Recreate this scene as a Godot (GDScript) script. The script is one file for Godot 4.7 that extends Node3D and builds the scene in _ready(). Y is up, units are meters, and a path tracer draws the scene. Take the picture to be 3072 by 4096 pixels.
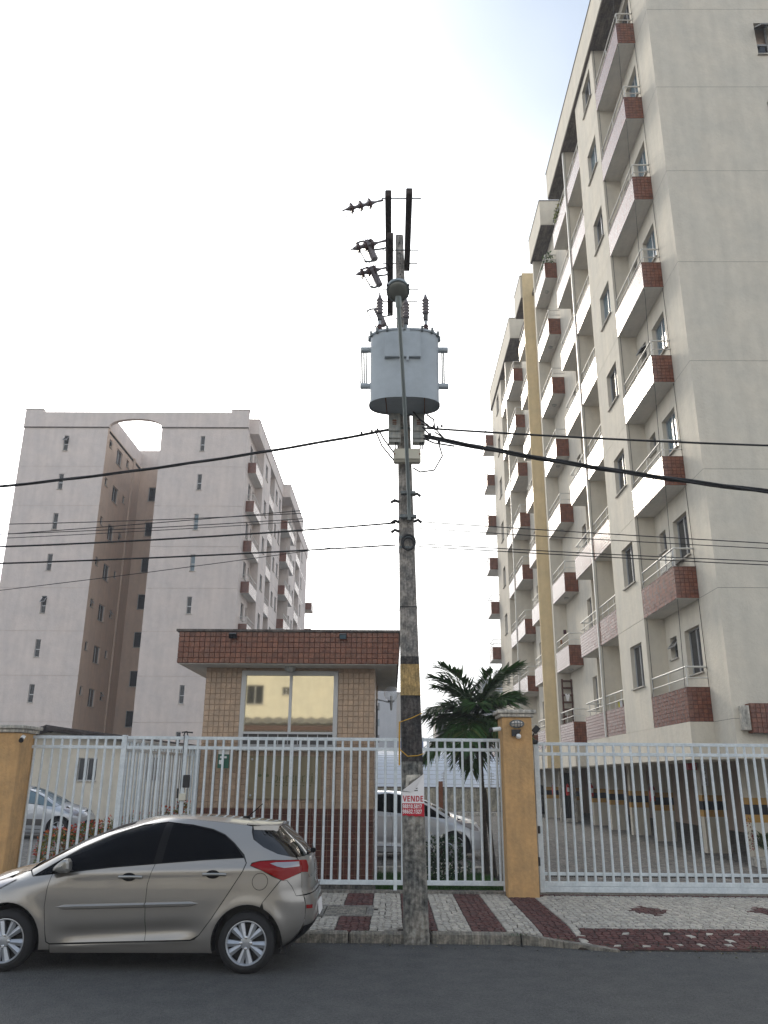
extends Node3D
# A street-side view of two apartment blocks behind a fence, with a transformer pole and a parked hatchback.
# x runs right along the street, y up, the camera looks towards -z.

var M := {}
var taken := {}
var rng := RandomNumberGenerator.new()

class MB:
	var p := PackedVector3Array()
	var n := PackedVector3Array()
	var c := PackedColorArray()
	var idx := PackedInt32Array()
	var col := Color(1, 1, 1)
	var colored := false
	func vert(a: Vector3, nn: Vector3) -> int:
		p.append(a)
		n.append(nn)
		c.append(col)
		return p.size() - 1
	func tri(a: Vector3, b: Vector3, d: Vector3):
		var nn := (b - a).cross(d - a).normalized()
		var i := vert(a, nn)
		vert(b, nn)
		vert(d, nn)
		idx.append_array([i, i + 2, i + 1])
	func trin(a: Vector3, b: Vector3, d: Vector3, na: Vector3, nb: Vector3, nd: Vector3):
		var i := vert(a, na)
		vert(b, nb)
		vert(d, nd)
		if (b - a).cross(d - a).dot(na + nb + nd) >= 0.0:
			idx.append_array([i, i + 2, i + 1])
		else:
			idx.append_array([i, i + 1, i + 2])
	func quad(a: Vector3, b: Vector3, d: Vector3, e: Vector3):
		var nn := (d - a).cross(e - b).normalized()
		var i := vert(a, nn)
		vert(b, nn)
		vert(d, nn)
		vert(e, nn)
		idx.append_array([i, i + 2, i + 1, i, i + 3, i + 2])
	func quad_to(a: Vector3, b: Vector3, d: Vector3, e: Vector3, nn: Vector3):
		if (d - a).cross(e - b).dot(nn) < 0.0:
			quad(a, e, d, b)
		else:
			quad(a, b, d, e)
	func box(x0: float, y0: float, z0: float, x1: float, y1: float, z1: float):
		obox(Vector3((x0 + x1) / 2, (y0 + y1) / 2, (z0 + z1) / 2), Vector3(absf(x1 - x0), absf(y1 - y0), absf(z1 - z0)), Basis.IDENTITY)
	func obox(o: Vector3, s: Vector3, b: Basis):
		var h := s / 2
		var q := []
		for k in 8:
			q.append(o + b * Vector3(h.x if k & 1 else -h.x, h.y if k & 2 else -h.y, h.z if k & 4 else -h.z))
		quad(q[1], q[3], q[7], q[5])
		quad(q[0], q[4], q[6], q[2])
		quad(q[2], q[6], q[7], q[3])
		quad(q[0], q[1], q[5], q[4])
		quad(q[4], q[5], q[7], q[6])
		quad(q[0], q[2], q[3], q[1])
	# a box with chamfered edges
	func cbox(o: Vector3, s: Vector3, ch: float, b := Basis.IDENTITY):
		var h := s / 2
		var ax := [Vector3.RIGHT, Vector3.UP, Vector3.BACK]
		for a in 3:
			var u := (a + 1) % 3
			var w := (a + 2) % 3
			for sg in [-1.0, 1.0]:
				var ctr: Vector3 = ax[a] * (h[a] * sg)
				var du: Vector3 = ax[u] * (h[u] - ch)
				var dw: Vector3 = ax[w] * (h[w] - ch)
				quad_to(o + b * (ctr - du - dw), o + b * (ctr + du - dw), o + b * (ctr + du + dw), o + b * (ctr - du + dw), b * (ax[a] * sg))
		for a in 3:
			var u := (a + 1) % 3
			var w := (a + 2) % 3
			for su in [-1.0, 1.0]:
				for sw in [-1.0, 1.0]:
					var e0: Vector3 = ax[u] * (h[u] * su) + ax[w] * ((h[w] - ch) * sw)
					var e1: Vector3 = ax[u] * ((h[u] - ch) * su) + ax[w] * (h[w] * sw)
					var l: Vector3 = ax[a] * (h[a] - ch)
					quad_to(o + b * (e0 - l), o + b * (e0 + l), o + b * (e1 + l), o + b * (e1 - l), b * (ax[u] * su + ax[w] * sw))
		for k in 8:
			var sx := 1.0 if k & 1 else -1.0
			var sy := 1.0 if k & 2 else -1.0
			var sz := 1.0 if k & 4 else -1.0
			var a0 := o + b * Vector3(h.x * sx, (h.y - ch) * sy, (h.z - ch) * sz)
			var a1 := o + b * Vector3((h.x - ch) * sx, h.y * sy, (h.z - ch) * sz)
			var a2 := o + b * Vector3((h.x - ch) * sx, (h.y - ch) * sy, h.z * sz)
			if (a1 - a0).cross(a2 - a0).dot(b * Vector3(sx, sy, sz)) < 0:
				tri(a0, a2, a1)
			else:
				tri(a0, a1, a2)
	func beam(a: Vector3, e: Vector3, w: float, h: float, up := Vector3.UP):
		var d := (e - a).normalized()
		var s := d.cross(up).normalized()
		if s.length() < 0.5:
			s = d.cross(Vector3.RIGHT).normalized()
		obox((a + e) / 2, Vector3(w, h, (e - a).length()), Basis(s, d.cross(s) * -1.0, d))
	func tube(pts: Array, r: float, sides := 8, caps := true, r_end := -1.0):
		var ring := []
		var m := pts.size()
		var ref := Vector3.UP
		for k in m:
			var d: Vector3 = (pts[mini(k + 1, m - 1)] - pts[maxi(k - 1, 0)]).normalized()
			if absf(d.dot(ref)) > 0.95:
				ref = Vector3.RIGHT if absf(d.x) < 0.7 else Vector3.BACK
			var s := d.cross(ref).normalized()
			var t := s.cross(d).normalized()
			ref = t
			var rr := r if r_end < 0.0 else lerpf(r, r_end, float(k) / maxf(1, m - 1))
			var row := []
			for j in sides:
				var a := TAU * j / sides
				var nn := s * cos(a) + t * sin(a)
				row.append([pts[k] + nn * rr, nn])
			ring.append(row)
		for k in m - 1:
			for j in sides:
				var q: Array = ring[k][j]
				var w: Array = ring[k][(j + 1) % sides]
				var e: Array = ring[k + 1][(j + 1) % sides]
				var f: Array = ring[k + 1][j]
				trin(q[0], w[0], e[0], q[1], w[1], e[1])
				trin(q[0], e[0], f[0], q[1], e[1], f[1])
		if caps:
			for j in range(1, sides - 1):
				tri(ring[0][0][0], ring[0][j + 1][0], ring[0][j][0])
				tri(ring[m - 1][0][0], ring[m - 1][j][0], ring[m - 1][j + 1][0])
	# profile of (radius, height) pairs turned round the y axis of xf
	func lathe(prof: Array, xf: Transform3D, sides := 16, flat := false):
		for k in prof.size() - 1:
			var a: Vector2 = prof[k]
			var e: Vector2 = prof[k + 1]
			var dn := Vector2(e.y - a.y, a.x - e.x).normalized()
			var d0 := dn
			var d1 := dn
			if not flat:
				if k > 0:
					var q: Vector2 = prof[k - 1]
					var o := Vector2(a.y - q.y, q.x - a.x).normalized()
					if o.dot(dn) > 0.6:
						d0 = (o + dn).normalized()
				if k < prof.size() - 2:
					var q: Vector2 = prof[k + 2]
					var o := Vector2(q.y - e.y, e.x - q.x).normalized()
					if o.dot(dn) > 0.6:
						d1 = (o + dn).normalized()
			for j in sides:
				var t0 := TAU * j / sides
				var t1 := TAU * (j + 1) / sides
				var u0 := Vector3(cos(t0), 0, sin(t0))
				var u1 := Vector3(cos(t1), 0, sin(t1))
				var pa := xf * (u0 * a.x + Vector3.UP * a.y)
				var pb := xf * (u1 * a.x + Vector3.UP * a.y)
				var pc := xf * (u1 * e.x + Vector3.UP * e.y)
				var pd := xf * (u0 * e.x + Vector3.UP * e.y)
				var na := xf.basis * (u0 * d0.x + Vector3.UP * d0.y)
				var nb := xf.basis * (u1 * d0.x + Vector3.UP * d0.y)
				var nc := xf.basis * (u1 * d1.x + Vector3.UP * d1.y)
				var nd := xf.basis * (u0 * d1.x + Vector3.UP * d1.y)
				if e.x > 1e-5:
					trin(pa, pc, pd, na, nc, nd)
				if a.x > 1e-5:
					trin(pa, pb, pc, na, nb, nc)
	# a flat polygon (x, y) pushed out along the third axis of xf from z0 to z1
	func prism(poly: PackedVector2Array, z0: float, z1: float, xf := Transform3D.IDENTITY):
		var t := Geometry2D.triangulate_polygon(poly)
		for k in range(0, t.size(), 3):
			for zz in [z0, z1]:
				var a := xf * Vector3(poly[t[k]].x, poly[t[k]].y, zz)
				var b := xf * Vector3(poly[t[k + 1]].x, poly[t[k + 1]].y, zz)
				var e := xf * Vector3(poly[t[k + 2]].x, poly[t[k + 2]].y, zz)
				var up: Vector3 = xf.basis.z * (1.0 if (zz > (z0 + z1) / 2) else -1.0)
				if (b - a).cross(e - a).dot(up) < 0:
					tri(a, e, b)
				else:
					tri(a, b, e)
		var cw := -1.0 if Geometry2D.is_polygon_clockwise(poly) else 1.0
		for k in poly.size():
			var a := poly[k]
			var b := poly[(k + 1) % poly.size()]
			var o := Vector2(b.y - a.y, a.x - b.x) * cw
			quad_to(xf * Vector3(a.x, a.y, z0), xf * Vector3(b.x, b.y, z0), xf * Vector3(b.x, b.y, z1), xf * Vector3(a.x, a.y, z1), xf.basis * Vector3(o.x, o.y, 0))
	func empty() -> bool:
		return p.is_empty()
	func done() -> ArrayMesh:
		var m := ArrayMesh.new()
		var a := []
		a.resize(Mesh.ARRAY_MAX)
		a[Mesh.ARRAY_VERTEX] = p
		a[Mesh.ARRAY_NORMAL] = n
		if colored:
			a[Mesh.ARRAY_COLOR] = c
		a[Mesh.ARRAY_INDEX] = idx
		m.add_surface_from_arrays(Mesh.PRIMITIVE_TRIANGLES, a)
		return m

func v3(x: float, y: float, z: float) -> Vector3:
	return Vector3(x, y, z)

func poly2(a: Array) -> PackedVector2Array:
	var o := PackedVector2Array()
	for k in range(0, a.size(), 2):
		o.append(Vector2(a[k], a[k + 1]))
	return o

# ---------------------------------------------------------------- naming and parenting
func numbered(par: Node, nm: String) -> String:
	var key := str(par.get_instance_id()) + nm
	var k: int = taken.get(key, 0)
	taken[key] = k + 1
	return nm if k == 0 else "%s_%03d" % [nm, k]

func tag(o: Node, label: String, category: String, group := "", kind := ""):
	o.set_meta("label", label)
	o.set_meta("category", category)
	if group:
		o.set_meta("group", group)
	if kind:
		o.set_meta("kind", kind)

func thing(nm: String, label: String, category: String, at := Vector3.ZERO, group := "") -> Node3D:
	var o := Node3D.new()
	o.name = numbered(self, nm)
	add_child(o, true)
	o.position = at
	tag(o, label, category, group)
	return o

func offset_of(par: Node) -> Vector3:
	var s := Vector3.ZERO
	while par != self and par != null:
		s += (par as Node3D).position
		par = par.get_parent()
	return s

# a mesh written in world coordinates, hung under its thing or part
func part(par: Node, nm: String, mb, m: Material) -> MeshInstance3D:
	var o := MeshInstance3D.new()
	o.mesh = mb.done() if mb is MB else mb
	o.material_override = m
	o.name = numbered(par, nm)
	par.add_child(o, true)
	o.position = -offset_of(par)
	return o

# the same in the coordinates of its parent
func lpart(par: Node, nm: String, mb, m: Material) -> MeshInstance3D:
	var o := MeshInstance3D.new()
	o.mesh = mb.done() if mb is MB else mb
	o.material_override = m
	o.name = numbered(par, nm)
	par.add_child(o, true)
	return o

func gpart(par: Node, nm: String) -> Node3D:
	var o := Node3D.new()
	o.name = numbered(par, nm)
	par.add_child(o, true)
	return o

func structure(nm: String, mb, m: Material) -> MeshInstance3D:
	var o := part(self, nm, mb, m)
	o.set_meta("kind", "structure")
	return o

func single(nm: String, label: String, category: String, mb, m: Material, group := "", kind := "") -> MeshInstance3D:
	var o := part(self, nm, mb, m)
	tag(o, label, category, group, kind)
	return o

# ---------------------------------------------------------------- computed textures and materials
func noise_bytes(size: int, sd: int, freq: float, oct: int, stretch := 1) -> PackedByteArray:
	var f := FastNoiseLite.new()
	f.seed = sd
	f.noise_type = FastNoiseLite.TYPE_SIMPLEX_SMOOTH
	f.frequency = freq
	f.fractal_octaves = oct
	if stretch == 1:
		return f.get_seamless_image(size, size).get_data()
	var im := f.get_seamless_image(size, size / stretch)
	im.resize(size, size, Image.INTERPOLATE_CUBIC)
	return im.get_data()

# layers: [seed, frequency, octaves, amount, stretch]; grain: amount of white noise; gives a grey multiplier round mid
func tone_tex(size: int, layers: Array, mid := 0.9, grain := 0.0, warm := 0.0) -> ImageTexture:
	var all := []
	for l in layers:
		all.append(noise_bytes(size, l[0], l[1], l[2], l[4] if l.size() > 4 else 1))
	var out := PackedByteArray()
	out.resize(size * size * 3)
	var r := RandomNumberGenerator.new()
	r.seed = 77
	for k in size * size:
		var t := mid
		for j in layers.size():
			t += (all[j][k] / 255.0 - 0.5) * layers[j][3]
		t += (r.randf() - 0.5) * grain
		var w: float = (all[0][k] / 255.0 - 0.5) * warm
		out[k * 3] = int(clampf(t + w, 0, 1) * 255)
		out[k * 3 + 1] = int(clampf(t, 0, 1) * 255)
		out[k * 3 + 2] = int(clampf(t - w, 0, 1) * 255)
	var im := Image.create_from_data(size, size, false, Image.FORMAT_RGB8, out)
	return ImageTexture.create_from_image(im)

func bump_tex(size: int, layers: Array, grain := 0.0, strength := 4.0) -> ImageTexture:
	var im := tone_tex(size, layers, 0.5, grain).get_image()
	im.convert(Image.FORMAT_RGBA8)
	im.bump_map_to_normal_map(strength)
	return ImageTexture.create_from_image(im)

func mat(color: Color, rough := 0.8, tex: Texture2D = null, size := 1.0, bump: Texture2D = null, bump_scale := 1.0, metal := 0.0) -> StandardMaterial3D:
	var m := StandardMaterial3D.new()
	m.albedo_color = color
	m.roughness = rough
	m.metallic = metal
	if tex or bump:
		m.uv1_triplanar = true
		m.uv1_world_triplanar = true
		m.uv1_scale = Vector3.ONE / size
	if tex:
		m.albedo_texture = tex
	if bump:
		m.normal_enabled = true
		m.normal_texture = bump
		m.normal_scale = bump_scale
	return m

func vmat(rough := 0.6, backlight := Color.BLACK) -> StandardMaterial3D:
	var m := StandardMaterial3D.new()
	m.vertex_color_use_as_albedo = true
	m.roughness = rough
	if backlight != Color.BLACK:
		m.backlight_enabled = true
		m.backlight = backlight
	return m

func make_materials():
	var plaster := tone_tex(512, [[3, 0.006, 4, 0.05], [4, 0.03, 3, 0.04], [5, 0.03, 4, 0.045, 8]], 0.94, 0.03, 0.012)
	var stain := tone_tex(512, [[13, 0.008, 5, 0.35], [14, 0.04, 4, 0.25], [15, 0.05, 3, 0.3, 8]], 0.78, 0.10, 0.03)
	var fine := bump_tex(512, [[6, 0.08, 3, 0.5]], 0.25, 3.0)
	var rough_bump := bump_tex(512, [[7, 0.05, 5, 0.9]], 0.5, 6.0)
	var asph := tone_tex(1024, [[21, 0.006, 4, 0.14], [22, 0.045, 3, 0.2], [23, 0.2, 2, 0.26]], 0.80, 0.42, 0.01)
	var asph_b := bump_tex(512, [[24, 0.15, 2, 0.8]], 0.6, 8.0)
	M.plaster = mat(Color8(218, 211, 196), 0.92, plaster, 5.0, fine, 0.35)
	M.plaster_near = M.plaster
	M.beige = mat(Color8(220, 199, 158), 0.92, plaster, 4.0, fine, 0.35)
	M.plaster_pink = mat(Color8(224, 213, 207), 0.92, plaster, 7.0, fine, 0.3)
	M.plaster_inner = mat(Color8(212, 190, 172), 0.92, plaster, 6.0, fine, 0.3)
	M.roof_edge = mat(Color8(120, 112, 106), 0.9, stain, 2.0)
	M.soffit = mat(Color8(224, 221, 214), 0.9, plaster, 3.0)
	M.tile_red = mat(Color8(134, 82, 62), 0.22, tone_tex(256, [[31, 0.02, 3, 0.25], [32, 0.1, 2, 0.2]], 0.85, 0.06, 0.04), 1.3)
	M.tile_red_alt = mat(Color8(126, 74, 56), 0.26, M.tile_red.albedo_texture, 1.1)
	M.tile_red_dark = mat(Color8(104, 58, 48), 0.3, M.tile_red.albedo_texture, 1.2)
	M.tile_peach = mat(Color8(188, 162, 138), 0.3, tone_tex(256, [[33, 0.02, 3, 0.16], [34, 0.12, 2, 0.12]], 0.9, 0.04, 0.03), 1.1)
	M.tile_peach_alt = mat(Color8(182, 156, 132), 0.34, M.tile_peach.albedo_texture, 1.3)
	M.grout = mat(Color8(150, 126, 106), 0.95)
	M.grout_red = mat(Color8(74, 46, 38), 0.95)
	M.glass_dark = mat(Color8(26, 30, 36), 0.06)
	M.glass_dark.metallic_specular = 0.5
	M.glass_pale = mat(Color8(92, 112, 122), 0.08)
	M.glass_mirror = mat(Color8(214, 208, 188), 0.03, null, 1.0, null, 1.0, 0.92)
	M.aluminium = mat(Color8(176, 178, 180), 0.45, null, 1.0, null, 1.0, 0.4)
	M.frame_dark = mat(Color8(70, 68, 68), 0.5)
	M.white_paint = mat(Color8(214, 222, 226), 0.38, tone_tex(256, [[41, 0.02, 4, 0.10], [42, 0.1, 3, 0.08]], 0.94, 0.03, 0.01), 1.4)
	M.rail_paint = mat(Color8(205, 204, 198), 0.45)
	M.pillar = mat(Color8(202, 162, 112), 0.9, tone_tex(512, [[43, 0.01, 4, 0.12], [44, 0.05, 3, 0.08], [45, 0.04, 3, 0.08, 8]], 0.93, 0.04, 0.03), 2.6, fine, 0.5)
	M.cap = mat(Color8(226, 220, 208), 0.9, stain, 1.6)
	M.concrete = mat(Color8(150, 146, 138), 0.95, stain, 1.1, rough_bump, 0.6)
	M.pole_low = mat(Color8(168, 165, 157), 0.95, tone_tex(512, [[51, 0.006, 4, 0.55], [52, 0.03, 5, 0.5], [53, 0.04, 3, 0.35, 8]], 0.74, 0.14, 0.05), 1.3, rough_bump, 0.9)
	M.pole_high = mat(Color8(176, 170, 163), 0.95, tone_tex(512, [[54, 0.008, 4, 0.35], [55, 0.04, 5, 0.3], [56, 0.05, 3, 0.4, 8]], 0.78, 0.12, 0.03), 1.0, rough_bump, 0.7)
	M.pole_black = mat(Color8(92, 88, 86), 0.95, M.pole_low.albedo_texture, 0.9, rough_bump, 0.7)
	M.pole_yellow = mat(Color8(206, 174, 116), 0.85, stain, 0.9, rough_bump, 0.5)
	M.crossarm = mat(Color8(84, 74, 72), 0.95, stain, 0.6, rough_bump, 0.6)
	M.asphalt = mat(Color8(100, 101, 101), 0.93, asph, 2.2, asph_b, 0.8)
	M.kerb = mat(Color8(160, 154, 142), 0.95, stain, 0.8, rough_bump, 0.8)
	M.sand = mat(Color8(74, 62, 54), 1.0, stain, 0.6, rough_bump, 1.0)
	M.stone_white = mat(Color8(212, 206, 194), 0.85, tone_tex(512, [[61, 0.01, 3, 0.22], [62, 0.12, 3, 0.34]], 0.84, 0.14, 0.03), 0.8, rough_bump, 0.5)
	M.stone_white_alt = mat(Color8(192, 186, 176), 0.85, M.stone_white.albedo_texture, 0.7, rough_bump, 0.5)
	M.stone_red = mat(Color8(118, 76, 72), 0.9, tone_tex(512, [[63, 0.01, 3, 0.3], [64, 0.12, 3, 0.4]], 0.78, 0.16, 0.04), 0.8, rough_bump, 0.5)
	M.stone_red_alt = mat(Color8(98, 64, 62), 0.9, M.stone_red.albedo_texture, 0.7, rough_bump, 0.5)
	M.paver = mat(Color8(146, 142, 136), 0.95, stain, 1.4, rough_bump, 0.8)
	M.paver_alt = mat(Color8(158, 152, 144), 0.95, stain, 1.2, rough_bump, 0.8)
	M.paver_joint = mat(Color8(52, 50, 46), 1.0, stain, 1.0)
	M.metal_grey = mat(Color8(172, 181, 188), 0.5, tone_tex(256, [[71, 0.01, 3, 0.06], [72, 0.04, 3, 0.05]], 0.95, 0.02), 1.5)
	M.lamp_metal = mat(Color8(132, 140, 140), 0.42, null, 1.0, null, 1.0, 0.5)
	M.galvanised = mat(Color8(128, 136, 138), 0.5, stain, 0.5, null, 1.0, 0.3)
	M.porcelain = mat(Color8(118, 112, 116), 0.25)
	M.porcelain_brown = mat(Color8(66, 44, 44), 0.25)
	M.cable = mat(Color8(24, 25, 28), 0.6)
	M.wire = mat(Color8(96, 98, 104), 0.5)
	M.box_grey = mat(Color8(186, 188, 184), 0.6, tone_tex(256, [[73, 0.02, 4, 0.2], [74, 0.06, 3, 0.15, 8]], 0.88, 0.03, 0.06), 0.6)
	M.rust = mat(Color8(150, 88, 48), 0.9, stain, 0.3)
	M.box_cream = mat(Color8(200, 196, 180), 0.6)
	M.black_plastic = mat(Color8(26, 26, 28), 0.5)
	M.white_plastic = mat(Color8(220, 220, 218), 0.4)
	M.stripe_yellow = mat(Color8(200, 156, 84), 0.8, plaster, 2.0)
	M.stripe_black = mat(Color8(34, 36, 44), 0.7, plaster, 2.0)
	M.wood = mat(Color8(96, 50, 34), 0.6, stain, 0.5)
	M.ext_red = mat(Color8(176, 22, 26), 0.3)
	M.sign_white = mat(Color8(228, 226, 226), 0.6)
	M.sign_red = mat(Color8(178, 20, 42), 0.6)
	M.roof_tile = mat(Color8(80, 70, 66), 0.95, stain, 0.9, rough_bump, 0.8)
	M.leaf = vmat(0.45, Color(0.5, 0.55, 0.3))
	M.leaf.cull_mode = BaseMaterial3D.CULL_DISABLED
	M.trunk = mat(Color8(86, 76, 66), 0.95, stain, 0.4, rough_bump, 1.0)
	M.rope = mat(Color8(206, 160, 60), 0.8)
	M.metal_roof = mat(Color8(206, 212, 220), 0.35, null, 1.0, null, 1.0, 0.15)
	M.wall_old = mat(Color8(196, 190, 172), 0.95, stain, 3.2)
	M.tower_grey = mat(Color8(168, 172, 178), 0.9, plaster, 9.0)
	M.tower_cream = mat(Color8(196, 190, 182), 0.9, plaster, 9.0)
	M.tower_blue = mat(Color8(92, 116, 158), 0.8)
	M.cream_house = mat(Color8(230, 224, 206), 0.92, plaster, 4.0, fine, 0.4)
	M.fibre = mat(Color8(150, 146, 140), 0.95, stain, 1.5)
	M.acrylic = mat(Color8(138, 128, 104), 0.18)
	M.sign_text = mat(Color8(86, 88, 52), 0.5)
	M.green_card = mat(Color8(40, 92, 74), 0.6)
	M.soil = mat(Color8(78, 62, 48), 1.0, stain, 0.8, rough_bump, 1.0)
	M.leaf_stem = mat(Color8(96, 120, 60), 0.6)
	M.rope_black = mat(Color8(30, 30, 32), 0.8)

func sky_texture() -> ImageTexture:
	# hazy bright sky: white glare round the veiled sun, paler blue overhead
	var w := 512
	var h := 256
	var f := FastNoiseLite.new()
	f.seed = 5
	f.frequency = 1.1
	f.fractal_octaves = 5
	var d := PackedFloat32Array()
	d.resize(w * h * 3)
	for y in h:
		var el := PI * (0.5 - (y + 0.5) / h)
		for x in w:
			# the first column of the panorama looks along -z, the columns turn towards +x
			var az := TAU * (x + 0.5) / w
			var dir := Vector3(sin(az) * cos(el), sin(el), -cos(az) * cos(el))
			var cloud := f.get_noise_3dv(Vector3(dir.x, dir.y * 1.6, dir.z) * 1.4)
			var ang := rad_to_deg(dir.angle_to(SUN_DIR))
			# haze: deep near the horizon, brightest towards the sun (forward scattering)
			var haze := 1.0 - smoothstep(22.0, 46.0, rad_to_deg(el) + cloud * 9.0)
			var toward := 0.5 + 0.5 * cos(deg_to_rad(ang))
			var white := Vector3(0.97, 0.99, 1.0) * lerpf(0.92, 1.02, toward)
			var blue := Vector3(0.285, 0.36, 0.48)
			var c := blue.lerp(white, clampf(haze + 0.25 * cloud, 0.0, 1.0))
			c += Vector3(1.0, 0.97, 0.92) * (2.8 * exp(-pow(ang / 17.0, 2.0)) + 0.5 * exp(-pow(ang / 28.0, 2.0)))
			if dir.y < 0.0:
				c = c.lerp(Vector3(0.20, 0.19, 0.18), clampf(-dir.y * 8.0, 0.0, 1.0))
			var k := (y * w + x) * 3
			d[k] = c.x
			d[k + 1] = c.y
			d[k + 2] = c.z
	var im := Image.create_from_data(w, h, false, Image.FORMAT_RGBF, d.to_byte_array())
	return ImageTexture.create_from_image(im)

const SUN_AZ := -16.0
const SUN_EL := 24.0
var SUN_DIR := Vector3(sin(deg_to_rad(SUN_AZ)) * cos(deg_to_rad(SUN_EL)), sin(deg_to_rad(SUN_EL)), -cos(deg_to_rad(SUN_AZ)) * cos(deg_to_rad(SUN_EL)))

func _ready():
	rng.seed = 20240
	# camera: eye 1.95 m above the road, tilted up 18 degrees
	var cam := Camera3D.new()
	cam.name = "camera"
	add_child(cam)
	cam.position = Vector3(0, 1.95, 0)
	cam.rotation_degrees = Vector3(18.1, 0.6, 0.44)
	cam.fov = rad_to_deg(2.0 * atan(2048.0 / 3247.0))
	cam.near = 0.05
	cam.far = 2000.0
	cam.current = true
	# sky, haze and exposure
	var we := WorldEnvironment.new()
	we.name = "environment"
	var env := Environment.new()
	env.background_mode = Environment.BG_SKY
	var sky := Sky.new()
	var psm := PanoramaSkyMaterial.new()
	psm.panorama = sky_texture()
	sky.sky_material = psm
	env.sky = sky
	env.tonemap_mode = Environment.TONE_MAPPER_LINEAR
	env.tonemap_exposure = 1.6
	env.fog_enabled = true
	env.fog_density = 0.0016
	env.fog_light_color = Color(0.93, 0.94, 0.96)
	env.sdfgi_enabled = true
	env.ssao_enabled = true
	env.ssil_enabled = true
	we.environment = env
	add_child(we)
	# the veiled sun, low ahead and to the left
	var sun := DirectionalLight3D.new()
	sun.name = "sun"
	add_child(sun)
	sun.look_at_from_position(Vector3.ZERO, -SUN_DIR)
	sun.light_energy = 0.5
	sun.light_color = Color(1.0, 0.95, 0.87)
	sun.light_angular_distance = 14.0
	sun.shadow_enabled = true
	make_materials()
	build_ground()
	build_right_block()
	build_left_block()
	build_guardhouse()
	build_fences()
	build_yard()
	build_far()
	build_opposite()
	build_pole()
	build_wires()
	build_parked_car()
	build_yard_cars()
	build_plants()
	build_small()

# ---------------------------------------------------------------- ground, road, pavement
func pav_y(x: float, z: float) -> float:
	var t := smoothstep(1.5, 2.5, x)
	return 0.1 - 0.088 * t * smoothstep(-12.0, -10.9, z)

func pav_red(x: float, z: float) -> bool:
	if x < 2.4:
		return fposmod(x + 0.27, 0.87) > 0.43
	if z < -14.725 or z > -11.75:
		return true
	for k in 4:
		if absf(x - (3.8 + 1.76 * k)) / 0.31 + absf(z + 13.2) / 0.48 < 1.0:
			return true
	return false

func stone(mb: MB, q: Array, h: float):
	var c: Vector3 = (q[0] + q[1] + q[2] + q[3]) / 4.0
	var t := []
	for k in 4:
		var e: Vector3 = c + (q[k] - c) * 0.86
		e.y += h + rng.randf_range(-0.0035, 0.0035)
		t.append(e)
	mb.quad_to(t[0], t[1], t[2], t[3], Vector3.UP)
	for k in 4:
		var j := (k + 1) % 4
		var lo: Vector3 = q[k]
		var lo2: Vector3 = q[j]
		mb.quad_to(lo, lo2, t[j], t[k], (lo + lo2) / 2.0 - c)

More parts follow.
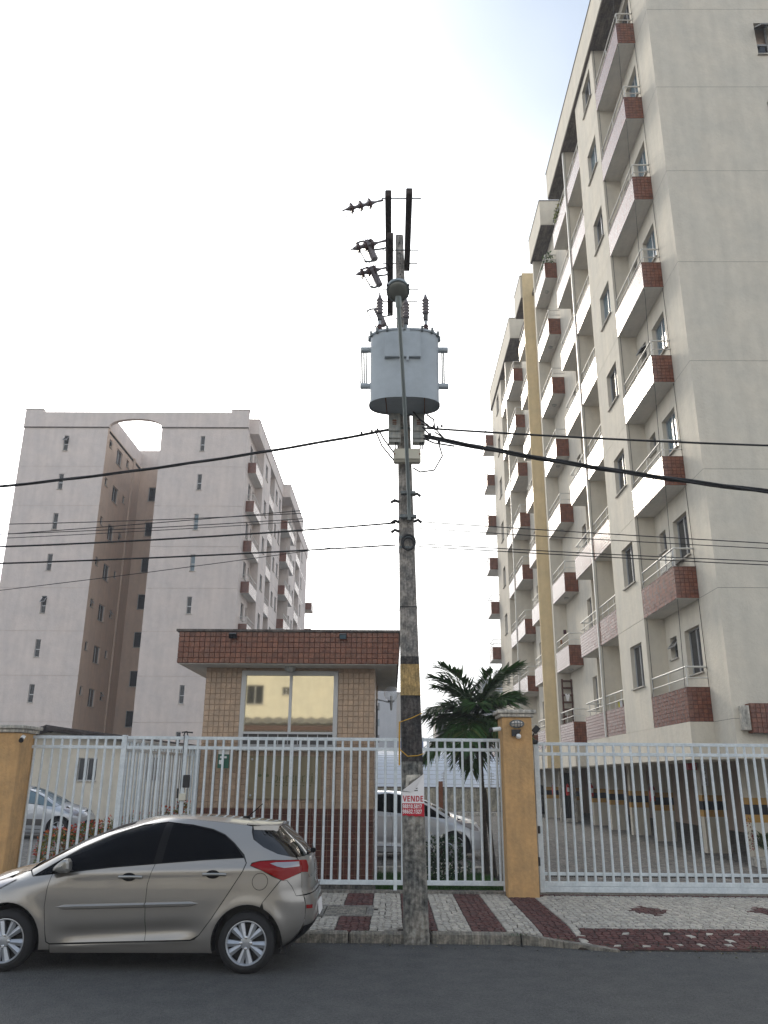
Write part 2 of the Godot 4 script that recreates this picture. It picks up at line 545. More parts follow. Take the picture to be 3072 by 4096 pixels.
func build_ground():
	var g := MB.new()
	g.quad_to(v3(-500, -0.12, 300), v3(500, -0.12, 300), v3(500, -0.12, -700), v3(-500, -0.12, -700), Vector3.UP)
	structure("ground", g, M.soil)
	var r := MB.new()
	r.box(-120, -0.3, -11.6, 120, 0.0, 7.4)
	structure("road", r, M.asphalt)
	# far pavement behind the camera
	var fp := MB.new()
	fp.box(-120, -0.1, 7.4, 120, 0.13, 9.6)
	structure("pavement_across", fp, M.concrete)
	# pavement bed and stones
	var bed := MB.new()
	var nx := 110
	for i in nx:
		var xa := lerpf(-14.0, 12.0, float(i) / nx)
		var xb := lerpf(-14.0, 12.0, float(i + 1) / nx)
		for j in 12:
			var za := lerpf(-14.97, lerpf(-11.3, -10.86, smoothstep(1.6, 2.5, xa)), j / 12.0)
			var zb := lerpf(-14.97, lerpf(-11.3, -10.86, smoothstep(1.6, 2.5, xa)), (j + 1) / 12.0)
			var zc := lerpf(-14.97, lerpf(-11.3, -10.86, smoothstep(1.6, 2.5, xb)), j / 12.0)
			var zd := lerpf(-14.97, lerpf(-11.3, -10.86, smoothstep(1.6, 2.5, xb)), (j + 1) / 12.0)
			bed.quad_to(v3(xa, pav_y(xa, za), za), v3(xb, pav_y(xb, zc), zc), v3(xb, pav_y(xb, zd), zd), v3(xa, pav_y(xa, zb), zb), Vector3.UP)
	for i in nx:
		var xa := lerpf(-14.0, 12.0, float(i) / nx)
		var xb := lerpf(-14.0, 12.0, float(i + 1) / nx)
		var za := lerpf(-11.3, -10.86, smoothstep(1.6, 2.5, xa))
		var zb := lerpf(-11.3, -10.86, smoothstep(1.6, 2.5, xb))
		bed.quad_to(v3(xa, pav_y(xa, za), za), v3(xb, pav_y(xb, zb), zb), v3(xb, -0.05, zb + 0.02), v3(xa, -0.05, za + 0.02), Vector3.BACK)
	var pav := structure("pavement", bed, M.sand)
	# stones are laid in courses that end on the edges of the colour bands
	var pitch := 0.087
	var gx0 := -0.27 - 106 * pitch
	var ni := 218
	var nj := 47
	var grid := []
	for i in ni + 1:
		var row := []
		for j in nj + 1:
			var edge := i % 5 == 1 and gx0 + i * pitch < 2.45
			var x := gx0 + i * pitch + rng.randf_range(-0.024, 0.024) * (0.25 if edge else 1.0) + (0.45 * pitch if j % 2 and not edge else 0.0)
			var z := -14.987 + j * 0.0875 + rng.randf_range(-0.02, 0.02) * (0.3 if j in [3, 37] else 1.0)
			row.append(Vector3(x, pav_y(x, z), z))
		grid.append(row)
	var mw := [MB.new(), MB.new()]
	var mr := [MB.new(), MB.new()]
	var near := []
	for i in ni:
		for j in nj:
			var q := [grid[i][j], grid[i + 1][j], grid[i + 1][j + 1], grid[i][j + 1]]
			var c: Vector3 = (q[0] + q[1] + q[2] + q[3]) / 4.0
			var front := lerpf(-11.33, -10.88, smoothstep(1.6, 2.5, c.x))
			if c.z > front - 0.03 or c.z < -14.95:
				continue
			if c.x > -1.07 and c.x < -0.22 and c.z > -13.42 and c.z < -12.44:
				continue
			if c.x > 0.11 and c.x < 0.53 and c.z > -11.55 and c.z < -11.0:
				continue
			if c.x > 1.88 and c.x < 2.48 and c.z < -14.46:
				continue
			if rng.randf() < 0.012:
				continue
			for k in 4:
				q[k] = c + (q[k] - c) * 0.86
			var red := pav_red(c.x, c.z)
			# the worn strip by the road has lost some of its red stones
			if red and c.x > 2.6 and c.z > -11.6 and rng.randf() < 0.035:
				red = false
			if c.z > -11.95 and c.x > -0.95 and c.x < 3.6:
				near.append([q, red, c.length()])
			else:
				stone((mr if red else mw)[rng.randi() % 2], q, 0.017)
	near.sort_custom(func(a, b): return a[2] < b[2])
	for k in near.size():
		var alt := rng.randi() % 2
		if k < 300:
			var s := MB.new()
			stone(s, near[k][0], 0.017)
			part(pav, "stone", s, [M.stone_red, M.stone_red_alt][alt] if near[k][1] else [M.stone_white, M.stone_white_alt][alt])
		else:
			stone((mr if near[k][1] else mw)[alt], near[k][0], 0.017)
	for k in 2:
		var a := part(pav, "white_stones", mw[k], [M.stone_white, M.stone_white_alt][k])
		a.set_meta("kind", "stuff")
		var b := part(pav, "red_stones", mr[k], [M.stone_red, M.stone_red_alt][k])
		b.set_meta("kind", "stuff")
	# kerb stones, the last one dropping into the driveway
	var kb := Node3D.new()
	kb.name = "kerb"
	add_child(kb)
	kb.set_meta("kind", "structure")
	kb.position = v3(0, 0, -11.24)
	var x := -13.6
	while x < 1.55:
		var l := rng.randf_range(0.92, 1.08)
		if x + l > 1.2:
			l = 1.62 - x
		var m := MB.new()
		m.cbox(v3(x + l / 2, 0.05, -11.24 + rng.randf_range(-0.012, 0.012)), v3(l - 0.018, 0.15 + rng.randf_range(-0.012, 0.006), 0.155), 0.02, Basis.from_euler(v3(rng.randf_range(-0.03, 0.03), rng.randf_range(-0.008, 0.008), rng.randf_range(-0.006, 0.006))))
		part(kb, "kerb_stone", m, M.kerb)
		x += l
	for s in [[1.63, 2.1, 0.115, 0.07], [2.11, 2.72, 0.068, 0.022]]:
		var m := MB.new()
		var za: float = -11.315 + (s[0] - 1.63) * 0.36
		var zb: float = -11.315 + (s[1] - 1.63) * 0.36
		var q := [v3(s[0], s[2], za), v3(s[1], s[3], zb), v3(s[1], s[3], zb + 0.16), v3(s[0], s[2], za + 0.15)]
		m.quad_to(q[0], q[1], q[2], q[3], Vector3.UP)
		var d := v3(0, -0.2, 0)
		m.quad_to(q[3], q[2], q[2] + d, q[3] + d, Vector3.BACK)
		m.quad_to(q[0], q[1], q[1] + d, q[0] + d, Vector3.FORWARD)
		m.quad_to(q[1], q[2], q[2] + d, q[1] + d, Vector3.RIGHT)
		m.quad_to(q[0], q[3], q[3] + d, q[0] + d, Vector3.LEFT)
		part(kb, "kerb_stone", m, M.kerb)
	# inspection cover with its concrete surround
	var mh := thing("inspection_cover", "square concrete inspection cover in a concrete frame set in the pavement", "cover", v3(-0.64, 0.1, -12.93))
	var fr := MB.new()
	for b in [[-1.05, -13.41, -0.24, -13.3], [-1.05, -12.56, -0.24, -12.45], [-1.05, -13.3, -0.95, -12.56], [-0.34, -13.3, -0.24, -12.56]]:
		fr.box(b[0], 0.06, b[1], b[2], 0.122, b[3])
	part(mh, "surround", fr, M.concrete)
	var lid := MB.new()
	lid.cbox(v3(-0.645, 0.09, -12.93), v3(0.585, 0.06, 0.72), 0.012)
	part(mh, "lid", lid, M.kerb)
	var lh := MB.new()
	lh.box(-0.68, 0.1205, -12.665, -0.61, 0.1235, -12.64)
	part(mh, "lifting_slot", lh, M.black_plastic)
	# yard behind the fence
	var y := MB.new()
	y.box(-40, -0.3, -75, 34, 0.125, -15.0)
	structure("yard", y, M.paver)
	var yard := get_node("yard")
	var pj := MB.new()
	pj.quad_to(v3(-0.2, 0.129, -15.02), v3(8.2, 0.129, -15.02), v3(8.2, 0.129, -27), v3(-0.2, 0.129, -27), Vector3.UP)
	structure("paver_bedding", pj, M.paver_joint)
	var pv := [MB.new(), MB.new()]
	var count := 0
	var rows := int((27.0 - 15.05) / 0.112)
	for j in rows:
		var z1 := -15.06 - j * 0.112
		var xs := (2.55 if z1 > -17.62 else -0.18)
		var o := 0.0 if j % 2 else 0.11
		var i := 0
		while xs + o + (i + 1) * 0.222 < 8.2:
			var xa := xs + o + i * 0.222
			i += 1
			if z1 < -19.9 and xa > 8.0:
				continue
			var h := 0.142 + rng.randf_range(-0.004, 0.004)
			var e := 0.009
			var b := [v3(xa + 0.004, 0.128, z1 - 0.004), v3(xa + 0.216, 0.128, z1 - 0.004), v3(xa + 0.216, 0.128, z1 - 0.106), v3(xa + 0.004, 0.128, z1 - 0.106)]
			var t := [v3(xa + 0.004 + e, h, z1 - 0.004 - e), v3(xa + 0.216 - e, h + rng.randf_range(-0.003, 0.003), z1 - 0.004 - e), v3(xa + 0.216 - e, h, z1 - 0.106 + e), v3(xa + 0.004 + e, h + rng.randf_range(-0.003, 0.003), z1 - 0.106 + e)]
			var alt := rng.randi() % 2
			var solo := count < 300 and z1 > -16.6
			var m: MB = MB.new() if solo else pv[alt]
			m.quad_to(t[0], t[1], t[2], t[3], Vector3.UP)
			for k in 4:
				m.quad_to(b[k], b[(k + 1) % 4], t[(k + 1) % 4], t[k], (b[k] + b[(k + 1) % 4]) / 2.0 - (b[0] + b[2]) / 2.0)
			if solo:
				count += 1
				part(yard, "paver", m, [M.paver, M.paver_alt][alt])
	for k in 2:
		var a := part(yard, "pavers", pv[k], [M.paver, M.paver_alt][k])
		a.set_meta("kind", "stuff")

# ---------------------------------------------------------------- wall, window and balcony builders
# a wall sheet in the plane o + u*U + v*up with outward normal nn; holes [u0, u1, v0, v1] get reveals of the given depth
func wall_sheet(mb: MB, o: Vector3, u: Vector3, nn: Vector3, u0: float, u1: float, va: float, vb: float, holes: Array, depth := 0.14):
	var us := [u0, u1]
	var vs := [va, vb]
	for h in holes:
		us.append_array([h[0], h[1]])
		vs.append_array([h[2], h[3]])
	us.sort()
	vs.sort()
	for i in us.size() - 1:
		if us[i + 1] - us[i] < 1e-4:
			continue
		for j in vs.size() - 1:
			if vs[j + 1] - vs[j] < 1e-4:
				continue
			var cu: float = (us[i] + us[i + 1]) / 2
			var cv: float = (vs[j] + vs[j + 1]) / 2
			var inside := false
			for h in holes:
				if cu > h[0] and cu < h[1] and cv > h[2] and cv < h[3]:
					inside = true
			if not inside:
				mb.quad_to(o + u * us[i] + Vector3.UP * vs[j], o + u * us[i + 1] + Vector3.UP * vs[j], o + u * us[i + 1] + Vector3.UP * vs[j + 1], o + u * us[i] + Vector3.UP * vs[j + 1], nn)
	for h in holes:
		var a: Vector3 = o + u * h[0] + Vector3.UP * h[2]
		var b: Vector3 = o + u * h[1] + Vector3.UP * h[2]
		var c: Vector3 = o + u * h[1] + Vector3.UP * h[3]
		var d: Vector3 = o + u * h[0] + Vector3.UP * h[3]
		var k := nn * -depth
		mb.quad_to(a, b, b + k, a + k, Vector3.UP)
		mb.quad_to(d, c, c + k, d + k, Vector3.DOWN)
		mb.quad_to(a, d, d + k, a + k, u)
		mb.quad_to(b, c, c + k, b + k, -u)

# a window filling a hole: frame, mullion, panes, sill; open = tilt of a top-hung leaf in degrees
func add_window(par: Node, o: Vector3, u: Vector3, nn: Vector3, h: Array, depth := 0.14, style := "slide", pane: Material = null, open := 0.0):
	var w := gpart(par, "window")
	var fm := MB.new()
	var back := nn * -(depth - 0.03)
	var bs := Basis(u, Vector3.UP, nn)
	var cw: float = h[1] - h[0]
	var ch: float = h[3] - h[2]
	var c: Vector3 = o + u * ((h[0] + h[1]) / 2) + Vector3.UP * ((h[2] + h[3]) / 2) + back
	var t := 0.035
	fm.obox(c + Vector3.UP * (ch / 2 - t / 2), Vector3(cw, t, 0.05), bs)
	fm.obox(c - Vector3.UP * (ch / 2 - t / 2), Vector3(cw, t, 0.05), bs)
	fm.obox(c + u * (cw / 2 - t / 2), Vector3(t, ch - 2 * t, 0.05), bs)
	fm.obox(c - u * (cw / 2 - t / 2), Vector3(t, ch - 2 * t, 0.05), bs)
	if style == "slide":
		fm.obox(c, Vector3(t, ch - 2 * t, 0.055), bs)
	elif style == "stack":
		fm.obox(c - Vector3.UP * ch * 0.06, Vector3(cw - 2 * t, t * 1.4, 0.055), bs)
	part(w, "frame", fm, M.aluminium)
	var pm := MB.new()
	var g: Material = pane if pane else M.glass_dark
	if open > 0.0:
		# the upper leaf swung out, darkness behind it
		var room := MB.new()
		room.obox(c - nn * 0.12, Vector3(cw - 2 * t, ch - 2 * t, 0.02), bs)
		part(w, "dark_opening", room, M.frame_dark)
		var lh := ch * 0.52
		var top: Vector3 = c + Vector3.UP * (ch / 2 - t) + nn * 0.03
		var rb := bs * Basis(Vector3.RIGHT, -deg_to_rad(open))
		pm.obox(top - rb.y * (lh / 2), Vector3(cw - 2 * t, lh, 0.012), rb)
		var lf := MB.new()
		lf.obox(top - rb.y * lh, Vector3(cw - t, 0.03, 0.03), rb)
		lf.obox(top - rb.y * (lh / 2) + rb.x * (cw / 2 - t), Vector3(0.025, lh, 0.03), rb)
		lf.obox(top - rb.y * (lh / 2) - rb.x * (cw / 2 - t), Vector3(0.025, lh, 0.03), rb)
		part(w, "leaf_frame", lf, M.aluminium)
		pm.obox(c - Vector3.UP * (ch * 0.27), Vector3(cw - 2 * t, ch * 0.42, 0.012), bs)
	else:
		pm.obox(c - nn * 0.005, Vector3(cw - 1.2 * t, ch - 1.2 * t, 0.012), bs)
	part(w, "pane", pm, g)
	var sm := MB.new()
	sm.obox(o + u * ((h[0] + h[1]) / 2) + Vector3.UP * (h[2] - 0.012) + nn * (0.03 - depth / 2), Vector3(cw + 0.06, 0.03, depth + 0.05), bs)
	part(w, "sill", sm, M.cap)

# square wall tiles with open joints on the sheet o + u*U + up*V; near ones singly, the rest joined
func tile_face(mb: MB, o: Vector3, u: Vector3, nn: Vector3, w: float, h: float, pitch := 0.094, par: Node = null, mats: Array = [], tilt := 0.006):
	var nu := maxi(1, int(round(w / pitch)))
	var nv := maxi(1, int(round(h / pitch)))
	var pu := w / nu
	var pv := h / nv
	var gap := 0.006
	var th := 0.009
	for i in nu:
		for j in nv:
			var a := o + u * (i * pu + gap / 2) + Vector3.UP * (j * pv + gap / 2)
			var du := u * (pu - gap)
			var dv := Vector3.UP * (pv - gap)
			var n1 := nn * (th + rng.randf_range(-tilt, tilt) * pitch)
			var n2 := nn * (th + rng.randf_range(-tilt, tilt) * pitch)
			var n3 := nn * (th + rng.randf_range(-tilt, tilt) * pitch)
			var m := mb
			if par:
				m = MB.new()
			var e := 0.003
			var eu := u * e
			var ev := Vector3.UP * e
			var q := [a + n1 + eu + ev, a + du + n2 - eu + ev, a + du + dv + n2 + n3 - n1 - eu - ev, a + dv + n3 + eu - ev]
			m.quad_to(q[0], q[1], q[2], q[3], nn)
			var lo := [a, a + du, a + du + dv, a + dv]
			for k in 4:
				m.quad_to(lo[k], lo[(k + 1) % 4], q[(k + 1) % 4], q[k], (lo[k] + lo[(k + 1) % 4]) / 2.0 - (lo[0] + lo[2]) / 2.0 + nn * 0.001)
			if par:
				part(par, "tile", m, mats[rng.randi() % mats.size()])

# a balcony on a facade that faces side (-1: towards -x); za is its end nearer the street
func add_balcony(par: Node, side: float, xin: float, xout: float, za: float, zb: float, y: float, near_face: bool, far_face: bool, rail_near: bool, rail_far: bool, solo := false, rails := true, slab_in := 0.0) -> Node3D:
	var b := gpart(par, "balcony")
	var nn := Vector3(side, 0, 0)
	var core := MB.new()
	var t := 0.1
	var xo := xout - side * 0.012
	core.box(xo, y, za, xo - side * t, y + 0.735, zb)
	if near_face:
		core.box(xo - side * t, y, za, xin, y + 0.735, za - t)
	if far_face:
		core.box(xo - side * t, y, zb + t, xin, y + 0.735, zb)
	part(b, "parapet", core, M.grout_red)
	var sl := MB.new()
	sl.box(xo - side * 0.004, y - 0.006, za - 0.004, xin - side * slab_in, y + 0.1, zb + 0.004)
	part(b, "slab", sl, M.soffit)
	var cp := MB.new()
	cp.box(xo + side * 0.016, y + 0.735, za + 0.014, xo - side * (t + 0.01), y + 0.75, zb - 0.004)
	if near_face:
		cp.box(xo - side * (t + 0.01), y + 0.735, za + 0.014, xin, y + 0.75, za - t - 0.01)
	part(b, "coping", cp, M.tile_red_alt)
	var tm := MB.new()
	tile_face(tm, v3(xo, y, zb), Vector3.BACK, nn, za - zb, 0.735, 0.094, b if solo else null, [M.tile_red, M.tile_red_alt])
	if near_face:
		tile_face(tm, v3(minf(xo, xin), y, za), Vector3.RIGHT, Vector3.BACK, absf(xin - xo), 0.735, 0.094, b if solo else null, [M.tile_red, M.tile_red_alt])
	if not tm.empty():
		var o := part(b, "tiles", tm, M.tile_red)
		o.set_meta("kind", "stuff")
	if rails:
		var rm := MB.new()
		var xr := xout - side * 0.06
		for h in [[0.955, 0.014], [1.2, 0.022]]:
			rm.tube([v3(xr, y + h[0], za - 0.06), v3(xr, y + h[0], zb + 0.03)], h[1], 8)
			if rail_near:
				rm.tube([v3(xr, y + h[0], za - 0.06), v3(xin, y + h[0], za - 0.06)], h[1], 8)
			if rail_far:
				rm.tube([v3(xr, y + h[0], zb + 0.03), v3(xin, y + h[0], zb + 0.03)], h[1], 8)
		var posts := 3
		for k in posts:
			var zz := lerpf(za - 0.06, zb + 0.03, (k + (0.0 if rail_near else 0.5)) / (posts - (1.0 if rail_near else 0.0)))
			rm.tube([v3(xr, y + 0.74, zz), v3(xr, y + 1.2, zz)], 0.014, 8)
		part(b, "railing", rm, M.rail_paint)
	return b

# ---------------------------------------------------------------- the block on the right
const RB_Y0 := 3.16
const RB_H := 2.756

func build_right_block():
	var t := thing("apartment_building", "tall cream apartment block with red-tiled balconies above a striped car park", "building", v3(9.0, 0.125, -17.3))
	var xo := 6.55
	var xs := 7.07
	var ys := []
	for k in 9:
		ys.append(RB_Y0 + RB_H * k)
	var ytop := 25.02
	# core that keeps the inside dark
	var core := MB.new()
	core.box(7.6, 2.95, -17.55, 19.0, 25.0, -49.0)
	part(t, "inner_wall", core, M.plaster_inner)
	# street face, one panel a storey with an open joint between
	var near_hole := [9.97, 10.36]
	for k in range(-1, 9):
		var y0: float = 2.37 if k < 0 else ys[k] + 0.004
		var y1: float = (ys[k + 1] - 0.004) if k < 7 else (25.2 if k == 7 else 27.4)
		if k == 8:
			y0 = 25.208
		var m := MB.new()
		var holes := []
		if k >= 0 and k < 8:
			holes = [[near_hole[0], near_hole[1], ys[k] + 1.12, ys[k] + 2.25]]
		wall_sheet(m, v3(0, 0, -17.3), Vector3.RIGHT, Vector3.BACK, xs, 19.0, y0, y1, holes, 0.2)
		# the strip turning the corner
		wall_sheet(m, v3(xs, 0, 0), Vector3.BACK, Vector3.LEFT, -18.4 if k < 0 else -20.95, -17.3, y0, y1 if k < 8 else 26.25, [] if k < 0 or k > 7 else [[-19.6, -18.62, ys[k] + 1.12, ys[k] + 2.19], [-20.66, -20.17, ys[k] + 1.65, ys[k] + 2.19]], 0.16)
		part(t, "wall", m, M.plaster)
		if k >= 0 and k < 8:
			add_window(t, v3(0, 0, -17.3), Vector3.RIGHT, Vector3.BACK, holes[0], 0.2, "stack", M.glass_dark, 52.0 if k == 6 else 0.0)
			add_window(t, v3(xs, 0, 0), Vector3.BACK, Vector3.LEFT, [-19.6, -18.62, ys[k] + 1.12, ys[k] + 2.19], 0.16, "slide", M.glass_pale if k in [2, 3, 4, 5, 6] else M.glass_dark)
			add_window(t, v3(xs, 0, 0), Vector3.BACK, Vector3.LEFT, [-20.66, -20.17, ys[k] + 1.65, ys[k] + 2.19], 0.16, "one", M.glass_dark, 55.0 if k == 3 else (38.0 if k == 0 else 0.0))
	# joint fill behind the panels
	var js := MB.new()
	for k in 9:
		js.box(xs + 0.012, ys[k] - 0.05, -20.9, xs + 0.1, ys[k] + 0.05, -17.4)
		js.box(xs + 0.012, ys[k] - 0.05, -17.4, 18.9, ys[k] + 0.05, -17.312)
	part(t, "joint", js, M.roof_edge)
	# base band under the first floor, following the outline
	var band := MB.new()
	band.box(xs + 0.02, 2.372, -49.0, 8.0, ys[0] - 0.01, -18.42)
	band.box(xo, 2.37, -28.2, xs + 0.02, ys[0], -18.4)
	band.box(xo, 2.37, -32.65, xs + 0.02, ys[0], -30.15)
	band.box(xo, 2.37, -37.55, xs + 0.02, ys[0], -35.5)
	band.box(xo, 2.37, -48.7, xs + 0.02, ys[0], -39.7)
	part(t, "base_band", band, M.plaster)
	# long facade
	for k in 8:
		var y: float = ys[k]
		var f := MB.new()
		var wz := [[-22.42, -21.36, y + 1.09, y + 2.22]]
		# pier with its bedroom window
		wall_sheet(f, v3(xo, 0, 0), Vector3.BACK, Vector3.LEFT, -23.45, -20.95, y + 0.004, y + RB_H - 0.004, wz, 0.16)
		f.quad_to(v3(xo, y, -20.95), v3(xs + 0.3, y, -20.95), v3(xs + 0.3, y + RB_H, -20.95), v3(xo, y + RB_H, -20.95), Vector3.BACK)
		f.quad_to(v3(xo, y, -23.45), v3(xs + 0.3, y, -23.45), v3(xs + 0.3, y + RB_H, -23.45), v3(xo, y + RB_H, -23.45), Vector3.FORWARD)
		part(t, "pier", f, M.plaster)
		add_window(t, v3(xo, 0, 0), Vector3.BACK, Vector3.LEFT, wz[0], 0.16, "slide", M.glass_pale if k in [4, 6] else M.glass_dark)
		# loggia backs, fins and the recess wall
		var b := MB.new()
		wall_sheet(b, v3(xs + 0.33, 0, 0), Vector3.BACK, Vector3.LEFT, -28.3, -23.44, y, y + RB_H, [[-27.3, -26.4, y + 0.1, y + 2.2]], 0.1)
		b.box(xo + 0.004, y, -25.56, xs + 0.4, y + RB_H, -25.68)
		b.quad_to(v3(xs, y, -28.2), v3(xs + 0.33, y, -28.2), v3(xs + 0.33, y + RB_H, -28.2), v3(xs, y + RB_H, -28.2), Vector3.BACK)
		var rh := [-29.0, -28.38, y + 1.1, y + 2.18]
		wall_sheet(b, v3(xs, 0, 0), Vector3.BACK, Vector3.LEFT, -35.5, -28.2, y, y + RB_H, [rh], 0.16)
		# the pale pier that closes the third balcony
		b.box(xo - 0.004, y, -32.55, xs + 0.02, y + RB_H, -32.75)
		part(t, "loggia_wall", b, M.plaster)
		add_window(t, v3(xs, 0, 0), Vector3.BACK, Vector3.LEFT, rh, 0.16, "slide", M.glass_dark)
		add_window(t, v3(xs + 0.33, 0, 0), Vector3.BACK, Vector3.LEFT, [-27.3, -26.4, y + 0.1, y + 2.2], 0.1, "slide", M.glass_dark)
		# second half, beyond the yellow end wall
		var e := MB.new()
		wall_sheet(e, v3(xs + 0.3, 0, 0), Vector3.BACK, Vector3.LEFT, -37.6, -35.6, y, y + RB_H, [], 0.1)
		var rh2 := [-38.9, -38.0, y + 1.1, y + 2.18]
		wall_sheet(e, v3(xs, 0, 0), Vector3.BACK, Vector3.LEFT, -39.75, -37.55, y, y + RB_H, [rh2], 0.16)
		wall_sheet(e, v3(xs + 0.3, 0, 0), Vector3.BACK, Vector3.LEFT, -44.5, -39.7, y, y + RB_H, [], 0.1)
		e.box(xo + 0.004, y, -42.2, xs + 0.35, y + RB_H, -42.32)
		var wz2 := [[-46.6, -45.6, y + 1.09, y + 2.22]]
		wall_sheet(e, v3(xo, 0, 0), Vector3.BACK, Vector3.LEFT, -48.7, -44.45, y + 0.004, y + RB_H - 0.004, wz2, 0.16)
		e.quad_to(v3(xo, y, -44.45), v3(xs + 0.3, y, -44.45), v3(xs + 0.3, y + RB_H, -44.45), v3(xo, y + RB_H, -44.45), Vector3.BACK)
		e.quad_to(v3(xo, y, -48.7), v3(xs + 3, y, -48.7), v3(xs + 3, y + RB_H, -48.7), v3(xo, y + RB_H, -48.7), Vector3.FORWARD)
		part(t, "far_wall", e, M.plaster)
		add_window(t, v3(xs, 0, 0), Vector3.BACK, Vector3.LEFT, rh2, 0.16, "slide", M.glass_dark)
		add_window(t, v3(xo, 0, 0), Vector3.BACK, Vector3.LEFT, wz2[0], 0.16, "slide", M.glass_dark)
		# balconies
		add_balcony(t, -1, xs, xo, -18.4, -20.95, y, true, false, true, false, k == 0)
		add_balcony(t, -1, xs, xo, -23.45, -25.56, y, false, false, false, false, false, true, 0.3)
		add_balcony(t, -1, xs, xo, -25.68, -28.2, y, false, true, false, true, false, true, 0.3)
		add_balcony(t, -1, xs, xo, -30.15, -32.55, y, true, false, true, false)
		add_balcony(t, -1, xs, xo, -35.62, -37.55, y, false, true, false, true, false, true, 0.3)
		add_balcony(t, -1, xs, xo, -39.7, -42.2, y, true, false, true, false, false, true, 0.3)
		add_balcony(t, -1, xs, xo, -42.32, -44.45, y, false, false, false, false, false, true, 0.3)
		add_balcony(t, -1, xs, 6.05, -48.75, -50.6, y, true, true, true, true)
		# ceiling lamp under each near balcony is just a small disc
		var cl := MB.new()
		cl.lathe([Vector2(0, -0.05), Vector2(0.09, -0.045), Vector2(0.1, 0.0)], Transform3D(Basis.IDENTITY, v3(6.82, y + RB_H - 0.008, -31.2)), 12)
		part(t, "ceiling_lamp", cl, M.box_grey)
	# thin posts in front of the loggias run the whole height
	for z in [-25.62, -42.26]:
		var pm := MB.new()
		pm.box(xo - 0.035, ys[0], z - 0.045, xo + 0.01, ytop, z + 0.045)
		part(t, "post", pm, M.rail_paint)
	# yellow end wall of the far half
	var bw := MB.new()
	bw.box(xo - 0.01, 2.37, -35.62, xs + 0.4, 26.35, -35.48)
	part(t, "end_wall", bw, M.beige)
	# roof bands over each group of balconies
	for s in [[-18.35, -28.3], [-29.95, -32.8], [-35.63, -37.6], [-39.6, -48.9]]:
		var rm := MB.new()
		rm.box(xo - 0.1, ytop, s[0], 8.2, ytop + 1.24, s[1])
		part(t, "roof_band", rm, M.plaster)
		var re := MB.new()
		re.box(xo - 0.12, ytop + 1.24, s[0] + 0.02, 8.2, ytop + 1.28, s[1] - 0.02)
		re.box(xo - 0.075, ytop - 0.05, s[0] - 0.02, 8.0, ytop, s[1] + 0.02)
		part(t, "roof_edge", re, M.roof_edge)
	var rf := MB.new()
	rf.box(7.0, ytop, -49.0, 19.0, ytop + 0.2, -17.6)
	part(t, "roof", rf, M.roof_edge)
	# set-back and right flank
	var fl := MB.new()
	fl.quad_to(v3(19, 0.1, -17.3), v3(19, 0.1, -49), v3(19, 27, -49), v3(19, 27, -17.3), Vector3.RIGHT)
	fl.quad_to(v3(7.1, 0.1, -49), v3(19, 0.1, -49), v3(19, 26, -49), v3(7.1, 26, -49), Vector3.FORWARD)
	part(t, "far_flank", fl, M.plaster)
	# tiled box and the old cooler beside it on the street face
	var bx := gpart(t, "tiled_box")
	var bc := MB.new()
	bc.box(7.34, 2.86, -17.3, 9.4, 3.45, -17.07)
	part(bx, "core", bc, M.grout_red)
	var bt := MB.new()
	tile_face(bt, v3(7.34, 2.86, -17.07), Vector3.RIGHT, Vector3.BACK, 2.06, 0.59, 0.098, bx, [M.tile_red, M.tile_red_alt])
	tile_face(bt, v3(7.34, 2.86, -17.3), Vector3.BACK, Vector3.LEFT, 0.23, 0.59, 0.098, bx, [M.tile_red, M.tile_red_alt])
	var ac := MB.new()
	ac.cbox(v3(7.255, 3.16, -17.2), v3(0.14, 0.49, 0.22), 0.008)
	for k in 3:
		ac.box(7.2 + k * 0.04, 2.93, -17.088, 7.214 + k * 0.04, 3.38, -17.08)
	part(bx, "cooler_end", ac, M.cap)
	# car park under the block: fins, ceiling, back wall
	var fins := [[8.3, -20.1, 1.3], [8.3, -23.0, 0.62], [8.3, -27.2, 0.6], [8.35, -30.0, 0.6], [8.4, -33.0, 0.6], [8.45, -36.0, 0.6], [8.0, -39.2, 0.6], [7.7, -42.5, 0.6], [7.5, -45.5, 0.6]]
	for s in fins:
		var fnode := gpart(t, "column")
		var zf: float = s[1]
		var x0: float = s[0]
		for q in [[0.125, 1.02, M.plaster, 0.0], [1.02, 1.19, M.stripe_yellow, 0.004], [1.19, 1.41, M.stripe_black, 0.004], [1.41, 1.56, M.stripe_yellow, 0.004], [1.56, 2.96, M.plaster, 0.0]]:
			var cm := MB.new()
			cm.box(x0 - q[3], q[0], zf - 0.26 - q[3], x0 + s[2], q[1], zf + q[3])
			part(fnode, "shaft" if q[2] == M.plaster else "painted_stripe", cm, q[2])
	var pk := MB.new()
	pk.box(7.1, 2.9, -49.0, 19.0, 2.95, -17.32)
	part(t, "car_park_ceiling", pk, M.soffit)
	var bk := MB.new()
	bk.box(13.0, 0.125, -49, 13.2, 2.9, -19.9)
	bk.box(9.7, 0.125, -49.0, 13.0, 2.9, -48.8)
	part(t, "car_park_back_wall", bk, M.plaster_inner)
	var fr := MB.new()
	fr.box(9.6, 0.125, -19.9, 19.0, 2.37, -19.7)
	part(t, "car_park_front_wall", fr, M.plaster)
	# glazed lobby door between the far columns
	var dn := gpart(t, "lobby_door")
	var df := MB.new()
	df.box(7.55, 0.125, -38.65, 7.65, 2.3, -38.55)
	df.box(8.2, 0.125, -38.65, 8.3, 2.3, -38.55)
	df.box(7.65, 2.2, -38.65, 8.2, 2.3, -38.55)
	df.box(7.65, 0.125, -38.65, 8.2, 0.28, -38.55)
	part(dn, "frame", df, M.cap)
	var dg := MB.new()
	dg.box(7.65, 0.28, -38.62, 8.2, 2.2, -38.6)
	part(dn, "pane", dg, M.glass_dark)
